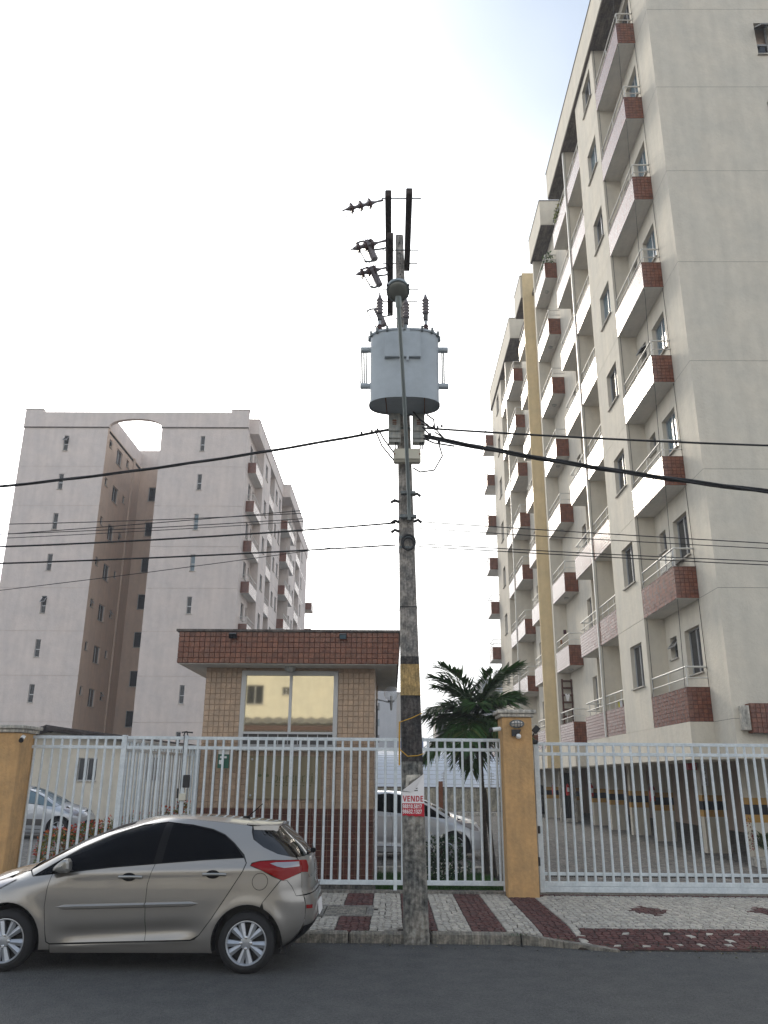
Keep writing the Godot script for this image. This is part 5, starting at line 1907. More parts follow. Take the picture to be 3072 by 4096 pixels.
	for q in [["VENDE", 0.098, 1.69, 0.0, M.sign_red, 0.285 / 0.285], ["98810.5817", 0.066, 1.597, -0.012, M.sign_white, 1.0], ["98632.1327", 0.066, 1.534, -0.012, M.sign_white, 1.0]]:
		var tm := text_mesh(q[0], q[1], 0.002, true)
		var to := part(s, "lettering", tm, q[4])
		var wd: float = tm.get_aabb().size.x
		var want := 0.262 if q[0] == "VENDE" else 0.245
		to.scale = v3(want / maxf(wd, 0.01), 1.0, 1.0)
		to.position += v3(pole_x(1.7) + q[3], q[2], zp + 0.003)
	var lg := MB.new()
	lg.prism(poly2([0.0, 0.0, 0.05, 0.004, 0.052, 0.016, 0.01, 0.014]), zp, zp + 0.002, Transform3D(Basis.IDENTITY, v3(pole_x(1.7) + 0.01, 1.782, 0)))
	lg.prism(poly2([0.02, 0.026, 0.045, 0.03, 0.05, 0.044, 0.03, 0.04]), zp, zp + 0.002, Transform3D(Basis.IDENTITY, v3(pole_x(1.7) + 0.01, 1.782, 0)))
	part(s, "emblem", lg, M.frame_dark)
	var old := MB.new()
	old.prism(poly2([-0.1, 1.83, -0.085, 1.98, 0.09, 1.99, 0.1, 1.97, -0.05, 1.9, -0.07, 1.82]), zp - 0.008, zp - 0.006, Transform3D(Basis.IDENTITY, v3(pole_x(1.7), 0, 0)))
	part(s, "torn_backing", old, M.cap)
	# bits of yellow rope
	var rp := MB.new()
	var f := func(y: float) -> float: return -11.28 + pole_d(y) / 2 + 0.012
	rp.tube([v3(pole_x(2.65) - 0.15, 2.65, f.call(2.65) - 0.02), v3(pole_x(2.7), 2.7, f.call(2.7)), v3(pole_x(2.76) + 0.15, 2.77, f.call(2.76) - 0.02)], 0.006, 5)
	rp.tube([v3(pole_x(2.2) - 0.16, 2.3, f.call(2.2) - 0.02), v3(pole_x(2.2) - 0.06, 2.215, f.call(2.2)), v3(pole_x(2.2) + 0.08, 2.225, f.call(2.2)), v3(pole_x(2.2) + 0.155, 2.25, f.call(2.2) - 0.02)], 0.006, 5)
	rp.tube([v3(pole_x(2.6) - 0.155, 2.66, -11.18), v3(pole_x(2.4) - 0.162, 2.45, -11.17), v3(pole_x(2.2) - 0.166, 2.1, -11.18)], 0.012, 5)
	single("rope", "frayed yellow rope tied round the black part of the pole", "rope", rp, M.rope)

func sag(a: Vector3, b: Vector3, s: float, n := 20) -> Array:
	var o := []
	for k in n + 1:
		var t := float(k) / n
		o.append(a.lerp(b, t) - Vector3.UP * s * 4.0 * t * (1.0 - t))
	return o

func wire(label: String, a: Vector3, b: Vector3, s: float, r: float, m: Material, twist := 0):
	var mb := MB.new()
	var base := sag(a, b, s, 26 if twist == 0 else 90)
	if twist == 0:
		mb.tube(base, r, 6, false)
	else:
		for k in twist:
			var pts := []
			for j in base.size():
				var an := TAU * k / twist + j * 0.55
				pts.append(base[j] + v3(0, cos(an), sin(an)) * r * 1.1)
			mb.tube(pts, r, 6, false)
	single("overhead_cable", label, "cable", mb, m, "overhead cables along the street")

func build_wires():
	# three bare high-tension wires to the left
	wire("thin bare wire from the topmost insulator string of the pole", v3(-0.73, 9.7, -9.75), v3(-24, 9.7, -9.75), 1.3, 0.0045, M.wire)
	wire("thin bare wire from the middle insulator string of the pole", v3(-0.6, 9.15, -9.9), v3(-24, 9.2, -9.9), 1.2, 0.0045, M.wire)
	wire("thin bare wire from the lowest insulator string of the pole", v3(-0.56, 9.14, -10.5), v3(-24, 9.3, -10.5), 1.1, 0.0045, M.wire)
	# low-tension bundles
	wire("thick black twisted cable from the cabinets towards the pinkish block", v3(0.05, 6.82, -10.95), v3(-22, 6.35, -11.0), 1.05, 0.011, M.cable, 3)
	wire("black cable from the cabinets running almost level over the driveway gate", v3(0.3, 6.84, -10.95), v3(22, 7.1, -11.0), 0.45, 0.015, M.cable)
	wire("heavy black twisted cable from the cabinets drooping over the driveway gate", v3(0.45, 6.7, -10.95), v3(22, 6.6, -11.0), 1.15, 0.018, M.cable, 3)
	# telecom lines
	wire("taut black telecom cable from the pole bracket towards the pinkish block", v3(0.05, 5.43, -11.15), v3(-22, 5.55, -11.1), 0.55, 0.013, M.cable)
	wire("black telecom cable below the taut one, towards the pinkish block", v3(0.05, 5.1, -11.15), v3(-22, 4.95, -11.1), 0.35, 0.012, M.cable)
	wire("thin grey line sloping across the front of the pale block", v3(0.05, 5.75, -11.15), v3(-22, 4.6, -11.1), 0.3, 0.006, M.cable)
	wire("thin line above the telecom cables, towards the pinkish block", v3(0.05, 5.66, -11.15), v3(-22, 6.05, -11.1), 0.5, 0.006, M.cable)
	wire("thin line just below the rising telecom line", v3(0.05, 5.6, -11.15), v3(-22, 5.8, -11.1), 0.55, 0.006, M.cable)
	wire("thin line crossing the taut telecom cable", v3(0.05, 5.55, -11.15), v3(-22, 4.95, -11.1), 0.3, 0.005, M.cable)
	wire("lowest thin line slanting down across the pinkish block", v3(0.05, 5.2, -11.15), v3(-22, 3.1, -11.1), 0.35, 0.005, M.cable)
	wire("thin line from the pole over the gate, uppermost of the low ones", v3(0.38, 5.45, -11.15), v3(22, 4.6, -11.1), 0.15, 0.007, M.cable)
	wire("thin line from the pole over the gate, second of the low ones", v3(0.38, 5.35, -11.15), v3(22, 4.75, -11.1), 0.2, 0.006, M.cable)
	wire("thin line from the pole over the gate, third of the low ones", v3(0.38, 5.12, -11.15), v3(22, 4.85, -11.1), 0.25, 0.007, M.cable)
	wire("thin line from the pole over the gate, lowest of all", v3(0.38, 5.08, -11.15), v3(22, 4.6, -11.1), 0.2, 0.007, M.cable)
	# jumpers and connectors round the pole
	var j := thing("jumper_wires", "tangle of thin jumper wires and clamps round the transformer", "wires", v3(0.2, 6.5, -10.9))
	for q in [[v3(-0.73, 9.69, -9.75), v3(-0.4, 9.35, -9.95), 0.02], [v3(-0.6, 9.14, -9.9), v3(-0.33, 9.3, -10.55), 0.0], [v3(-0.56, 9.12, -10.5), v3(-0.2, 8.9, -10.66), -0.05], [v3(-0.26, 8.97, -9.96), v3(-0.2, 8.9, -10.66), 0.02], [v3(-0.2, 8.5, -10.66), v3(0.49, 8.5, -10.66), 0.02], [v3(0.49, 8.9, -10.66), v3(0.2, 9.2, -11.2), 0.0], [v3(0.49, 8.5, -10.66), v3(0.68, 8.1, -10.7), -0.05]]:
		var m := MB.new()
		m.tube(sag(q[0], q[1], q[2], 8), 0.006, 5, false)
		part(j, "jumper", m, M.wire)
	for q in [[[0.42, 6.85], [0.62, 6.78], [0.75, 6.62], [0.62, 6.72]], [[0.45, 6.62], [0.6, 6.55], [0.9, 6.5]], [[0.3, 7.05], [0.4, 6.92], [0.52, 6.83]], [[0.44, 6.8], [0.55, 6.66], [0.7, 6.58], [0.95, 6.52]], [[0.66, 6.58], [0.72, 6.35], [0.6, 6.13], [0.4, 6.1], [0.3, 6.16]], [[-0.2, 6.75], [-0.12, 6.6], [0.02, 6.4]], [[-0.25, 6.75], [-0.15, 6.5], [0.02, 6.28]], [[0.5, 7.0], [0.6, 6.92], [0.62, 6.75]]]:
		var m := MB.new()
		var pts := []
		for e in q:
			pts.append(v3(e[0], e[1], -10.85))
		m.tube(pts, 0.012, 6, false)
		part(j, "lead", m, M.cable)
	for q in [[0.52, 6.83], [0.6, 6.82], [0.66, 6.81], [0.72, 6.83], [0.55, 6.7], [0.6, 6.66], [0.64, 6.62], [0.52, 6.62], [0.68, 6.58], [-0.3, 6.75], [-0.22, 6.77], [-0.45, 6.72]]:
		var m := MB.new()
		m.cbox(v3(q[0], q[1], -10.88), v3(0.03, 0.045, 0.03), 0.008)
		part(j, "clamp", m, M.black_plastic)

# ---------------------------------------------------------------- cars
# Car coordinates: x along the car with the rear axle at 0 and the nose towards -x, y up from the road, z across, centre line at 0.
class Car:
	var half := []        # (y, half width)
	var rear := []        # (y, x of the tail on the centre line)
	var nose := []        # (y, x of the nose on the centre line)
	var run_r := 0.5
	var run_f := 0.95
	var pw := 3.2
	var axle := -2.545
	var arch := 0.372
	var cy := 0.29
	var lines := true
	static func at(t: Array, y: float) -> float:
		if y <= t[0][0]:
			return t[0][1]
		for k in t.size() - 1:
			if y <= t[k + 1][0]:
				var s: float = (y - t[k][0]) / (t[k + 1][0] - t[k][0])
				return lerpf(t[k][1], t[k + 1][1], s)
		return t[t.size() - 1][1]
	# smoothed so that the tables leave no kinks
	static func sm(t: Array, y: float) -> float:
		return (at(t, y - 0.04) + 2.0 * at(t, y - 0.02) + 2.0 * at(t, y) + 2.0 * at(t, y + 0.02) + at(t, y + 0.04)) / 8.0
	func plan(x: float, y: float) -> float:
		var r := Car.sm(rear, y)
		var f := Car.sm(nose, y)
		var k := 1.0
		var x0 := r - run_r
		if x > x0:
			k *= pow(maxf(0.0, 1.0 - pow(minf(1.0, (x - x0) / run_r), pw)), 1.0 / pw)
		var x1 := f + run_f
		if x < x1:
			k *= pow(maxf(0.0, 1.0 - pow(minf(1.0, (x1 - x) / run_f), 2.6)), 1.0 / 2.6)
		return k
	func z_at(x: float, y: float) -> float:
		var z := Car.sm(half, y) * plan(x, y)
		if lines:
			for c in [0.0, axle]:
				var r := Vector2(x - c, y - cy).length()
				z += 0.018 * exp(-pow((r - arch) / 0.07, 2.0)) * smoothstep(0.1, 0.25, y)
			# shoulder crease and the scoop low on the doors
			var ys := 0.965 + 0.035 * (x + 1.0)
			z += 0.010 * exp(-pow((y - ys) / 0.045, 2.0)) * smoothstep(-2.9, -1.8, x)
			var yl := 0.40 + 0.055 * (x + 1.0)
			z -= 0.036 * exp(-pow((y - yl) / 0.07, 2.0)) * smoothstep(-2.15, -1.8, x) * (1.0 - smoothstep(-0.75, -0.4, x))
			z += 0.014 * exp(-pow((y - yl + 0.11) / 0.03, 2.0)) * smoothstep(-2.1, -1.8, x) * (1.0 - smoothstep(-0.7, -0.45, x))
		return z
	func side_normal(x: float, y: float) -> Vector3:
		var e := 0.008
		return Vector3(-(z_at(x + e, y) - z_at(x - e, y)) / (2 * e), -(z_at(x, y + e) - z_at(x, y - e)) / (2 * e), 1.0).normalized()
	func end_x(z: float, y: float, back: bool) -> float:
		var w := Car.sm(half, y)
		var a := minf(absf(z) / w, 0.999)
		if back:
			return Car.sm(rear, y) - run_r + run_r * pow(1.0 - pow(a, pw), 1.0 / pw)
		return Car.sm(nose, y) + run_f - run_f * pow(1.0 - pow(a, 2.6), 1.0 / 2.6)
	# where the flank panels hand over to the tail panels
	func split_x(y: float) -> float:
		return end_x(Car.sm(half, y) * 0.8, y, true)
	func end_normal(z: float, y: float, back: bool) -> Vector3:
		var e := 0.008
		var n := Vector3(1.0, -(end_x(z, y + e, back) - end_x(z, y - e, back)) / (2 * e), -(end_x(z + e, y, back) - end_x(z - e, y, back)) / (2 * e)).normalized()
		return n if back else -n

func clip_cells(poly: PackedVector2Array, dx: float, dy: float, cuts: Array) -> Array:
	var lo := poly[0]
	var hi := poly[0]
	for p in poly:
		lo = Vector2(minf(lo.x, p.x), minf(lo.y, p.y))
		hi = Vector2(maxf(hi.x, p.x), maxf(hi.y, p.y))
	var out := []
	var shapes := [poly]
	for c in cuts:
		var nxt := []
		for s in shapes:
			for q in Geometry2D.clip_polygons(s, c):
				if not Geometry2D.is_polygon_clockwise(q):
					nxt.append(q)
		shapes = nxt
	var i0 := int(floor(lo.x / dx))
	var i1 := int(ceil(hi.x / dx))
	var j0 := int(floor(lo.y / dy))
	var j1 := int(ceil(hi.y / dy))
	for s in shapes:
		for i in range(i0, i1):
			var strip := PackedVector2Array([Vector2(i * dx, lo.y - 1), Vector2((i + 1) * dx, lo.y - 1), Vector2((i + 1) * dx, hi.y + 1), Vector2(i * dx, hi.y + 1)])
			for col in Geometry2D.intersect_polygons(s, strip):
				for j in range(j0, j1):
					var cell := PackedVector2Array([Vector2(i * dx, j * dy), Vector2((i + 1) * dx, j * dy), Vector2((i + 1) * dx, (j + 1) * dy), Vector2(i * dx, (j + 1) * dy)])
					out.append_array(Geometry2D.intersect_polygons(col, cell))
	return out

func ccw(p: PackedVector2Array) -> PackedVector2Array:
	if Geometry2D.is_polygon_clockwise(p):
		p.reverse()
	return p

func shrink(p: PackedVector2Array, g: float) -> PackedVector2Array:
	var q := Geometry2D.offset_polygon(ccw(p), -g, Geometry2D.JOIN_MITER)
	return q[0] if q.size() else p

# a panel drawn on the side of the car and wrapped on its skin, on both flanks
func side_panel(car: Car, mb: MB, poly: PackedVector2Array, lift := 0.0, gap := 0.0025, cuts: Array = [], dx := 0.045, dy := 0.032, both := true):
	poly = shrink(poly, gap) if gap > 0 else ccw(poly)
	for c in clip_cells(poly, dx, dy, cuts):
		var t := Geometry2D.triangulate_polygon(c)
		for k in range(0, t.size(), 3):
			var v := []
			var n := []
			for i in 3:
				var p: Vector2 = c[t[k + i]]
				var nn := car.side_normal(p.x, p.y)
				v.append(Vector3(p.x, p.y, car.z_at(p.x, p.y)) + nn * lift)
				n.append(nn)
			mb.trin(v[0], v[1], v[2], n[0], n[1], n[2])
			if both:
				var f := Vector3(1, 1, -1)
				mb.trin(v[0] * f, v[1] * f, v[2] * f, n[0] * f, n[1] * f, n[2] * f)

# a panel drawn on the tail or the nose in (z, y)
func end_panel(car: Car, mb: MB, poly: PackedVector2Array, back: bool, lift := 0.0, gap := 0.0025, cuts: Array = []):
	poly = shrink(poly, gap) if gap > 0 else ccw(poly)
	for c in clip_cells(poly, 0.05, 0.035, cuts):
		var t := Geometry2D.triangulate_polygon(c)
		for k in range(0, t.size(), 3):
			var v := []
			var n := []
			for i in 3:
				var p: Vector2 = c[t[k + i]]
				var nn := car.end_normal(p.x, p.y, back)
				v.append(Vector3(car.end_x(p.x, p.y, back), p.y, p.x) + nn * lift)
				n.append(nn)
			mb.trin(v[0], v[1], v[2], n[0], n[1], n[2])

# roof, screen and bonnet: between the side edge line and the centre line, from xa to xb
func top_panel(car: Car, mb: MB, edge: Array, crown: Array, xa: float, xb: float, inset := 0.0, lift := 0.0, n := 24):
	var rows := []
	for i in n + 1:
		var x := lerpf(xa, xb, float(i) / n)
		var ye := Car.sm(edge, x)
		var yc := Car.sm(crown, x)
		var w := car.z_at(x, ye) - inset
		var row := []
		for j in 21:
			var s := lerpf(-1.0, 1.0, j / 20.0)
			row.append(Vector3(x, ye + (yc - ye) * (1.0 - pow(absf(s), 2.4)) + lift, s * w))
		rows.append(row)
	var nrm := []
	for i in n + 1:
		var row := []
		for j in 21:
			var du: Vector3 = rows[mini(i + 1, n)][j] - rows[maxi(i - 1, 0)][j]
			var dv: Vector3 = rows[i][mini(j + 1, 20)] - rows[i][maxi(j - 1, 0)]
			var q := dv.cross(du).normalized()
			row.append(q if q.y > 0 else -q)
		nrm.append(row)
	for i in n:
		for j in 20:
			mb.trin(rows[i][j], rows[i + 1][j], rows[i + 1][j + 1], nrm[i][j], nrm[i + 1][j], nrm[i + 1][j + 1])
			mb.trin(rows[i][j], rows[i + 1][j + 1], rows[i][j + 1], nrm[i][j], nrm[i + 1][j + 1], nrm[i][j + 1])

func circle(c: Vector2, r: float, n := 40) -> PackedVector2Array:
	var o := PackedVector2Array()
	for k in n:
		o.append(c + Vector2(cos(TAU * k / n), sin(TAU * k / n)) * r)
	return o

func add_wheel(par: Node3D, at: Vector3, r: float, rim: float, outer: float, spokes: Material, double := true):
	var w := gpart(par, "wheel")
	w.position = at
	var s := signf(outer)
	var xf := Transform3D(Basis(Vector3.RIGHT, PI / 2 * s), Vector3.ZERO)
	var t := MB.new()
	t.lathe([Vector2(rim - 0.005, -0.1), Vector2(rim + 0.03, -0.1), Vector2(r - 0.02, -0.085), Vector2(r, -0.06), Vector2(r, 0.06), Vector2(r - 0.012, 0.08), Vector2(r - 0.04, 0.094), Vector2(rim + 0.03, 0.1), Vector2(rim + 0.006, 0.094), Vector2(rim - 0.006, 0.085)], xf, 56)
	for k in 3:
		t.lathe([Vector2(r + 0.001, -0.045 + k * 0.035), Vector2(r + 0.004, -0.04 + k * 0.035), Vector2(r + 0.004, -0.022 + k * 0.035), Vector2(r + 0.001, -0.017 + k * 0.035)], xf, 56)
	lpart(w, "tyre", t, M.rubber)
	var b := MB.new()
	b.lathe([Vector2(0, 0.0), Vector2(rim - 0.025, 0.0), Vector2(rim - 0.012, 0.06)], xf, 40)
	lpart(w, "brake_shadow_plate", b, M.black_plastic)
	var g := MB.new()
	g.lathe([Vector2(rim - 0.02, 0.06), Vector2(rim - 0.015, 0.084), Vector2(rim - 0.006, 0.092), Vector2(rim + 0.003, 0.09), Vector2(rim + 0.003, 0.07)], xf, 56)
	lpart(w, "rim", g, spokes)
	var hb := MB.new()
	hb.lathe([Vector2(0, 0.086), Vector2(0.04, 0.085), Vector2(0.062, 0.078), Vector2(0.066, 0.05)], xf, 28)
	lpart(w, "hub", hb, spokes)
	var n := 5
	for k in n:
		var m := MB.new()
		for d in ([-0.2, 0.2] if double else [0.0]):
			var a0: float = TAU * k / n + 0.35 + d * 0.75
			var a1: float = TAU * k / n + 0.35 + d * 1.25
			var u0 := Vector2(cos(a0), sin(a0))
			var u1 := Vector2(cos(a1), sin(a1))
			var p0 := u0 * 0.052
			var p1 := u1 * (rim - 0.012)
			var q := Vector2(-(p1 - p0).y, (p1 - p0).x).normalized()
			var wa := 0.02 if double else 0.03
			var wb := 0.036 if double else 0.04
			# each spoke is a ridge: high in the middle, falling to both edges
			var top0 := 0.088
			var top1 := 0.080
			var c := [[p0 - q * wa, 0.066], [p0, top0], [p0 + q * wa, 0.066], [p1 - q * wb, 0.062], [p1, top1], [p1 + q * wb, 0.062]]
			var v := []
			for e in c:
				v.append(xf * Vector3(e[0].x, e[1], e[0].y))
			var up := xf.basis.y
			m.quad_to(v[0], v[1], v[4], v[3], up)
			m.quad_to(v[1], v[2], v[5], v[4], up)
			m.quad_to(v[0], v[3], v[3] - up * 0.04, v[0] - up * 0.04, v[0] - v[2])
			m.quad_to(v[2], v[5], v[5] - up * 0.04, v[2] - up * 0.04, v[2] - v[0])
		lpart(w, "spoke", m, spokes)
	for k in 4:
		var a := TAU * k / 4.0
		var m := MB.new()
		m.lathe([Vector2(0.015, 0.07), Vector2(0.015, 0.09), Vector2(0.009, 0.094), Vector2(0.008, 0.088), Vector2(0, 0.09)], xf * Transform3D(Basis.IDENTITY, Vector3(cos(a) * 0.052, 0.0, sin(a) * 0.052)), 12)
		lpart(w, "wheel_nut", m, M.chrome)

func car_paint(c: Color, metal: float) -> StandardMaterial3D:
	var m := mat(c, 0.32, null, 1.0, null, 1.0, metal)
	m.clearcoat_enabled = true
	m.clearcoat = 1.0
	m.clearcoat_roughness = 0.04
	return m

func base_car() -> Car:
	var c := Car.new()
	c.half = [[0.10, 0.70], [0.2, 0.78], [0.32, 0.815], [0.5, 0.832], [0.7, 0.838], [0.85, 0.832], [0.97, 0.815], [1.06, 0.785], [1.2, 0.72], [1.34, 0.64], [1.46, 0.55], [1.56, 0.46]]
	c.rear = [[0.10, 0.25], [0.2, 0.40], [0.30, 0.56], [0.42, 0.67], [0.52, 0.69], [0.66, 0.69], [0.735, 0.675], [0.76, 0.645], [0.92, 0.635], [1.06, 0.61], [1.12, 0.565], [1.25, 0.45], [1.38, 0.30], [1.44, 0.24], [1.56, 0.05]]
	c.nose = [[0.10, -3.12], [0.25, -3.22], [0.45, -3.29], [0.62, -3.27], [0.75, -3.16], [0.83, -2.98], [0.90, -2.72], [0.95, -2.62], [1.0, -2.53], [1.1, -2.36], [1.21, -2.1], [1.345, -1.79], [1.45, -1.43], [1.56, -1.0]]
	return c

func build_hatch(par: Node3D, car: Car, paint: Material, spokes: Material, glass: Material, wheel_r: float, rim: float, detail := true, double := true):
	var cy := car.cy
	var ax := car.axle
	var archs := [circle(Vector2(0, cy), car.arch), circle(Vector2(ax, cy), car.arch)]
	# dark inner shell: shows in the gaps between panels and in the arches
	var sh := MB.new()
	var outline := poly2([-3.1, 0.2, -3.18, 0.45, -3.1, 0.72, -2.6, 0.9, -2.4, 0.965, -2.05, 1.15, -1.65, 1.33, -1.3, 1.43, -1.0, 1.455, -0.4, 1.425, 0.05, 1.38, 0.3, 1.2, 0.5, 1.08, 0.55, 0.7, 0.55, 0.4, 0.3, 0.2])
	side_panel(car, sh, outline, -0.022, 0.0, archs, 0.09, 0.06)
	sh.box(-3.0, 0.15, -0.6, 0.4, 0.5, 0.6)
	sh.box(-2.2, 0.5, -0.66, 0.2, 1.0, 0.66)
	lpart(par, "inner_shell", sh, M.black_plastic)
	for c in [0.0, ax]:
		var wl := MB.new()
		for k in 20:
			var a0 := PI * (k / 20.0) * 1.16 - 0.25
			var a1 := PI * ((k + 1) / 20.0) * 1.16 - 0.25
			for s in [-1.0, 1.0]:
				var q := [Vector3(c + cos(a0) * 0.366, cy + sin(a0) * 0.366, 0.79 * s), Vector3(c + cos(a1) * 0.366, cy + sin(a1) * 0.366, 0.79 * s)]
				wl.quad_to(q[0], q[1], Vector3(q[1].x, q[1].y, 0.45 * s), Vector3(q[0].x, q[0].y, 0.45 * s), Vector3(c, cy, 0) - Vector3(q[0].x, q[0].y, 0))
		lpart(par, "wheel_arch_liner", wl, M.black_plastic)
	var front_edge := [-2.128, 0.935, -2.15, 0.8, -2.156, 0.62, -2.12, 0.38, -2.10, 0.285, -2.07, 0.268]
	var split := [-1.015, 1.073, -1.06, 0.95, -1.085, 0.85, -1.087, 0.65, -1.075, 0.45, -1.066, 0.30]
	var rear_edge := [-0.048, 1.142, -0.045, 1.08, -0.078, 0.985, -0.221, 0.761, -0.383, 0.517, -0.504, 0.36, -0.589, 0.315]
	# doors
	for d in [[poly2(front_edge + [-1.066, 0.302] + [-1.075, 0.45, -1.087, 0.65, -1.085, 0.85, -1.06, 0.95, -1.03, 1.045, -1.5, 1.008, -1.94, 0.957]), "door"], [poly2([-1.066, 0.302, -0.589, 0.317, -0.504, 0.36, -0.383, 0.517, -0.221, 0.761, -0.078, 0.985, -0.05, 1.06, -0.08, 1.112, -0.5, 1.088, -1.03, 1.045, -1.06, 0.95, -1.085, 0.85, -1.087, 0.65, -1.075, 0.45]), "door"]]:
		flank(par, d[1], car, d[0], 0.0, 0.003, archs, paint)
	# front wing
	flank(par, "front_wing", car, poly2([-2.07, 0.262, -2.105, 0.285, -2.12, 0.38, -2.156, 0.62, -2.15, 0.8, -2.128, 0.935, -2.36, 0.905, -2.44, 0.948, -2.62, 0.915, -2.64, 0.87, -2.9, 0.70, -2.93, 0.24, -2.9, 0.2, -2.07, 0.205]), 0.0, 0.003, archs, paint)
	# sill
	flank(par, "sill", car, poly2([-2.07, 0.255, -0.589, 0.305, -0.5, 0.33, -0.36, 0.185, -2.07, 0.17]), -0.005, 0.0, archs, paint)
	# rear quarter with the roof rail and the thin pillars
	var quarter := poly2([-2.44, 0.955, -2.36, 0.91, -1.92, 1.182, -1.62, 1.313, -1.285, 1.42, -1.0, 1.455, -0.7, 1.43, -0.467, 1.388, -0.324, 1.336, -0.203, 1.251, -0.082, 1.14, -0.045, 1.06, -0.074, 0.985, -0.217, 0.761, -0.379, 0.517, -0.5, 0.36, -0.548, 0.32, -0.39, 0.185, -0.2, 0.185, -0.1, 0.4, 0.05, 0.45, 0.154, 0.683, 0.334, 0.90, 0.25, 0.93, 0.13, 0.99, -0.002, 1.035, 0.01, 1.062, 0.1, 1.082, 0.24, 1.09, 0.50, 1.085, 0.47, 1.108, 0.28, 1.15, 0.12, 1.215, 0.0, 1.29, -0.03, 1.36, -0.035, 1.42, -0.1, 1.432, -0.4, 1.462, -0.7, 1.485, -1.0, 1.495, -1.285, 1.466, -1.62, 1.362, -1.92, 1.234, -2.2, 1.085])
	flank(par, "rear_quarter", car, quarter, 0.0, 0.0025, archs, paint, 0.035, 0.025)
	# windows
	for d in [poly2([-2.37, 0.912, -1.92, 1.176, -1.62, 1.307, -1.285, 1.414, -1.01, 1.448, -1.05, 1.052, -1.5, 1.012, -1.939, 0.962]), poly2([-0.93, 1.446, -0.7, 1.424, -0.467, 1.382, -0.324, 1.33, -0.203, 1.245, -0.088, 1.118, -0.5, 1.094, -0.965, 1.056])]:
		flank(par, "side_window", car, d, -0.004, 0.002, [], glass, 0.05, 0.035)
	flank(par, "door_pillar", car, poly2([-1.012, 1.448, -0.928, 1.446, -0.963, 1.056, -1.052, 1.052]), -0.003, 0.0, [], M.black_trim, 0.05, 0.035)
	# window seal along the waist
	flank(par, "waist_seal", car, poly2([-1.94, 0.968, -1.94, 0.956, -1.5, 1.004, -1.03, 1.042, -0.5, 1.084, -0.085, 1.108, -0.085, 1.12, -0.5, 1.096, -1.03, 1.054, -1.5, 1.016]), 0.003, 0.0, [], M.black_trim, 0.06, 0.04)
	# roof, screen, bonnet
	var edge := [[-3.2, 0.70], [-2.9, 0.80], [-2.62, 0.915], [-2.44, 0.952], [-2.2, 1.083], [-1.92, 1.232], [-1.62, 1.36], [-1.285, 1.464], [-1.0, 1.493], [-0.7, 1.484], [-0.4, 1.461], [-0.1, 1.431], [0.26, 1.405]]
	var crown := [[-3.2, 0.78], [-2.9, 0.90], [-2.62, 0.975], [-2.44, 1.03], [-2.2, 1.165], [-1.92, 1.295], [-1.62, 1.41], [-1.285, 1.495], [-1.0, 1.517], [-0.7, 1.518], [-0.4, 1.502], [-0.1, 1.474], [0.26, 1.442]]
	var rf := MB.new()
	top_panel(car, rf, edge, crown, -1.42, -0.105, 0.0)
	lpart(par, "roof", rf, paint)
	var sp := MB.new()
	top_panel(car, sp, edge, crown, -0.1, 0.25, 0.02, 0.006, 10)
	top_panel(car, sp, edge, crown, 0.0, 0.25, 0.02, -0.052, 10)
	for s in [-1.0, 1.0]:
		var z1: float = (car.z_at(0.1, 1.40) - 0.01) * s
		sp.quad_to(Vector3(-0.03, 1.42, z1 + 0.012 * s), Vector3(0.25, 1.425, z1 * 0.86), Vector3(0.24, 1.37, z1 * 0.9), Vector3(0.01, 1.275, z1 + 0.028 * s), Vector3(0.3, 0, s))
	for j in 20:
		var za := lerpf(-1, 1, j / 20.0)
		var zb := lerpf(-1, 1, (j + 1) / 20.0)
		var w := car.z_at(0.25, Car.sm(edge, 0.25)) - 0.02
		var f := func(s: float) -> float: return Car.sm(edge, 0.25) + (Car.sm(crown, 0.25) - Car.sm(edge, 0.25)) * (1.0 - pow(absf(s), 2.4))
		sp.quad_to(Vector3(0.25, f.call(za) + 0.006, za * w), Vector3(0.25, f.call(zb) + 0.006, zb * w), Vector3(0.25, f.call(zb) - 0.052, zb * w), Vector3(0.25, f.call(za) - 0.052, za * w), Vector3.RIGHT)
	lpart(par, "roof_spoiler", sp, paint)
	var wn := MB.new()
	top_panel(car, wn, edge, crown, -2.44, -1.43, 0.05, -0.004)
	lpart(par, "windscreen", wn, glass)
	var hd := MB.new()
	top_panel(car, hd, edge, crown, -3.12, -2.46, 0.0)
	lpart(par, "bonnet", hd, paint)
	# tail: glass, hatch, bumper; everything clipped to the middle 84 % that the flanks leave
	var lim := func(y: float) -> float: return Car.sm(car.half, y) * 0.8
	var band := func(ya: float, yb: float, inner := 0.0) -> PackedVector2Array:
		var l := PackedVector2Array()
		for k in 9:
			var y := lerpf(ya, yb, k / 8.0)
			l.append(Vector2(lim.call(y) - inner, y))
		for k in 9:
			var y := lerpf(yb, ya, k / 8.0)
			l.append(Vector2(-lim.call(y) + inner, y))
		return l
	var edge_line := func(ya: float, yb: float, n := 6) -> Array:
		var o := []
		for k in n + 1:
			var y := lerpf(ya, yb, float(k) / n)
			o.append_array([car.split_x(y), y])
		return o
	var rg := MB.new()
	end_panel(car, rg, band.call(1.115, 1.415), true, -0.004, 0.0)
	side_panel(car, rg, poly2([-0.02, 1.39, 0.01, 1.285, 0.12, 1.21, 0.28, 1.146, 0.42, 1.115] + edge_line.call(1.115, 1.38)), -0.006, 0.0)
	lpart(par, "rear_window", rg, M.glass_rear)
	var ht := MB.new()
	end_panel(car, ht, band.call(0.74, 1.112, 0.0), true, 0.0, 0.003)
	side_panel(car, ht, poly2([0.362, 0.894, 0.43, 0.921] + edge_line.call(0.955, 0.742) + [0.5, 0.742, 0.452, 0.835, 0.403, 0.893]), 0.0, 0.0, [], 0.035, 0.025)
	lpart(par, "hatch", ht, paint)
	var bm := MB.new()
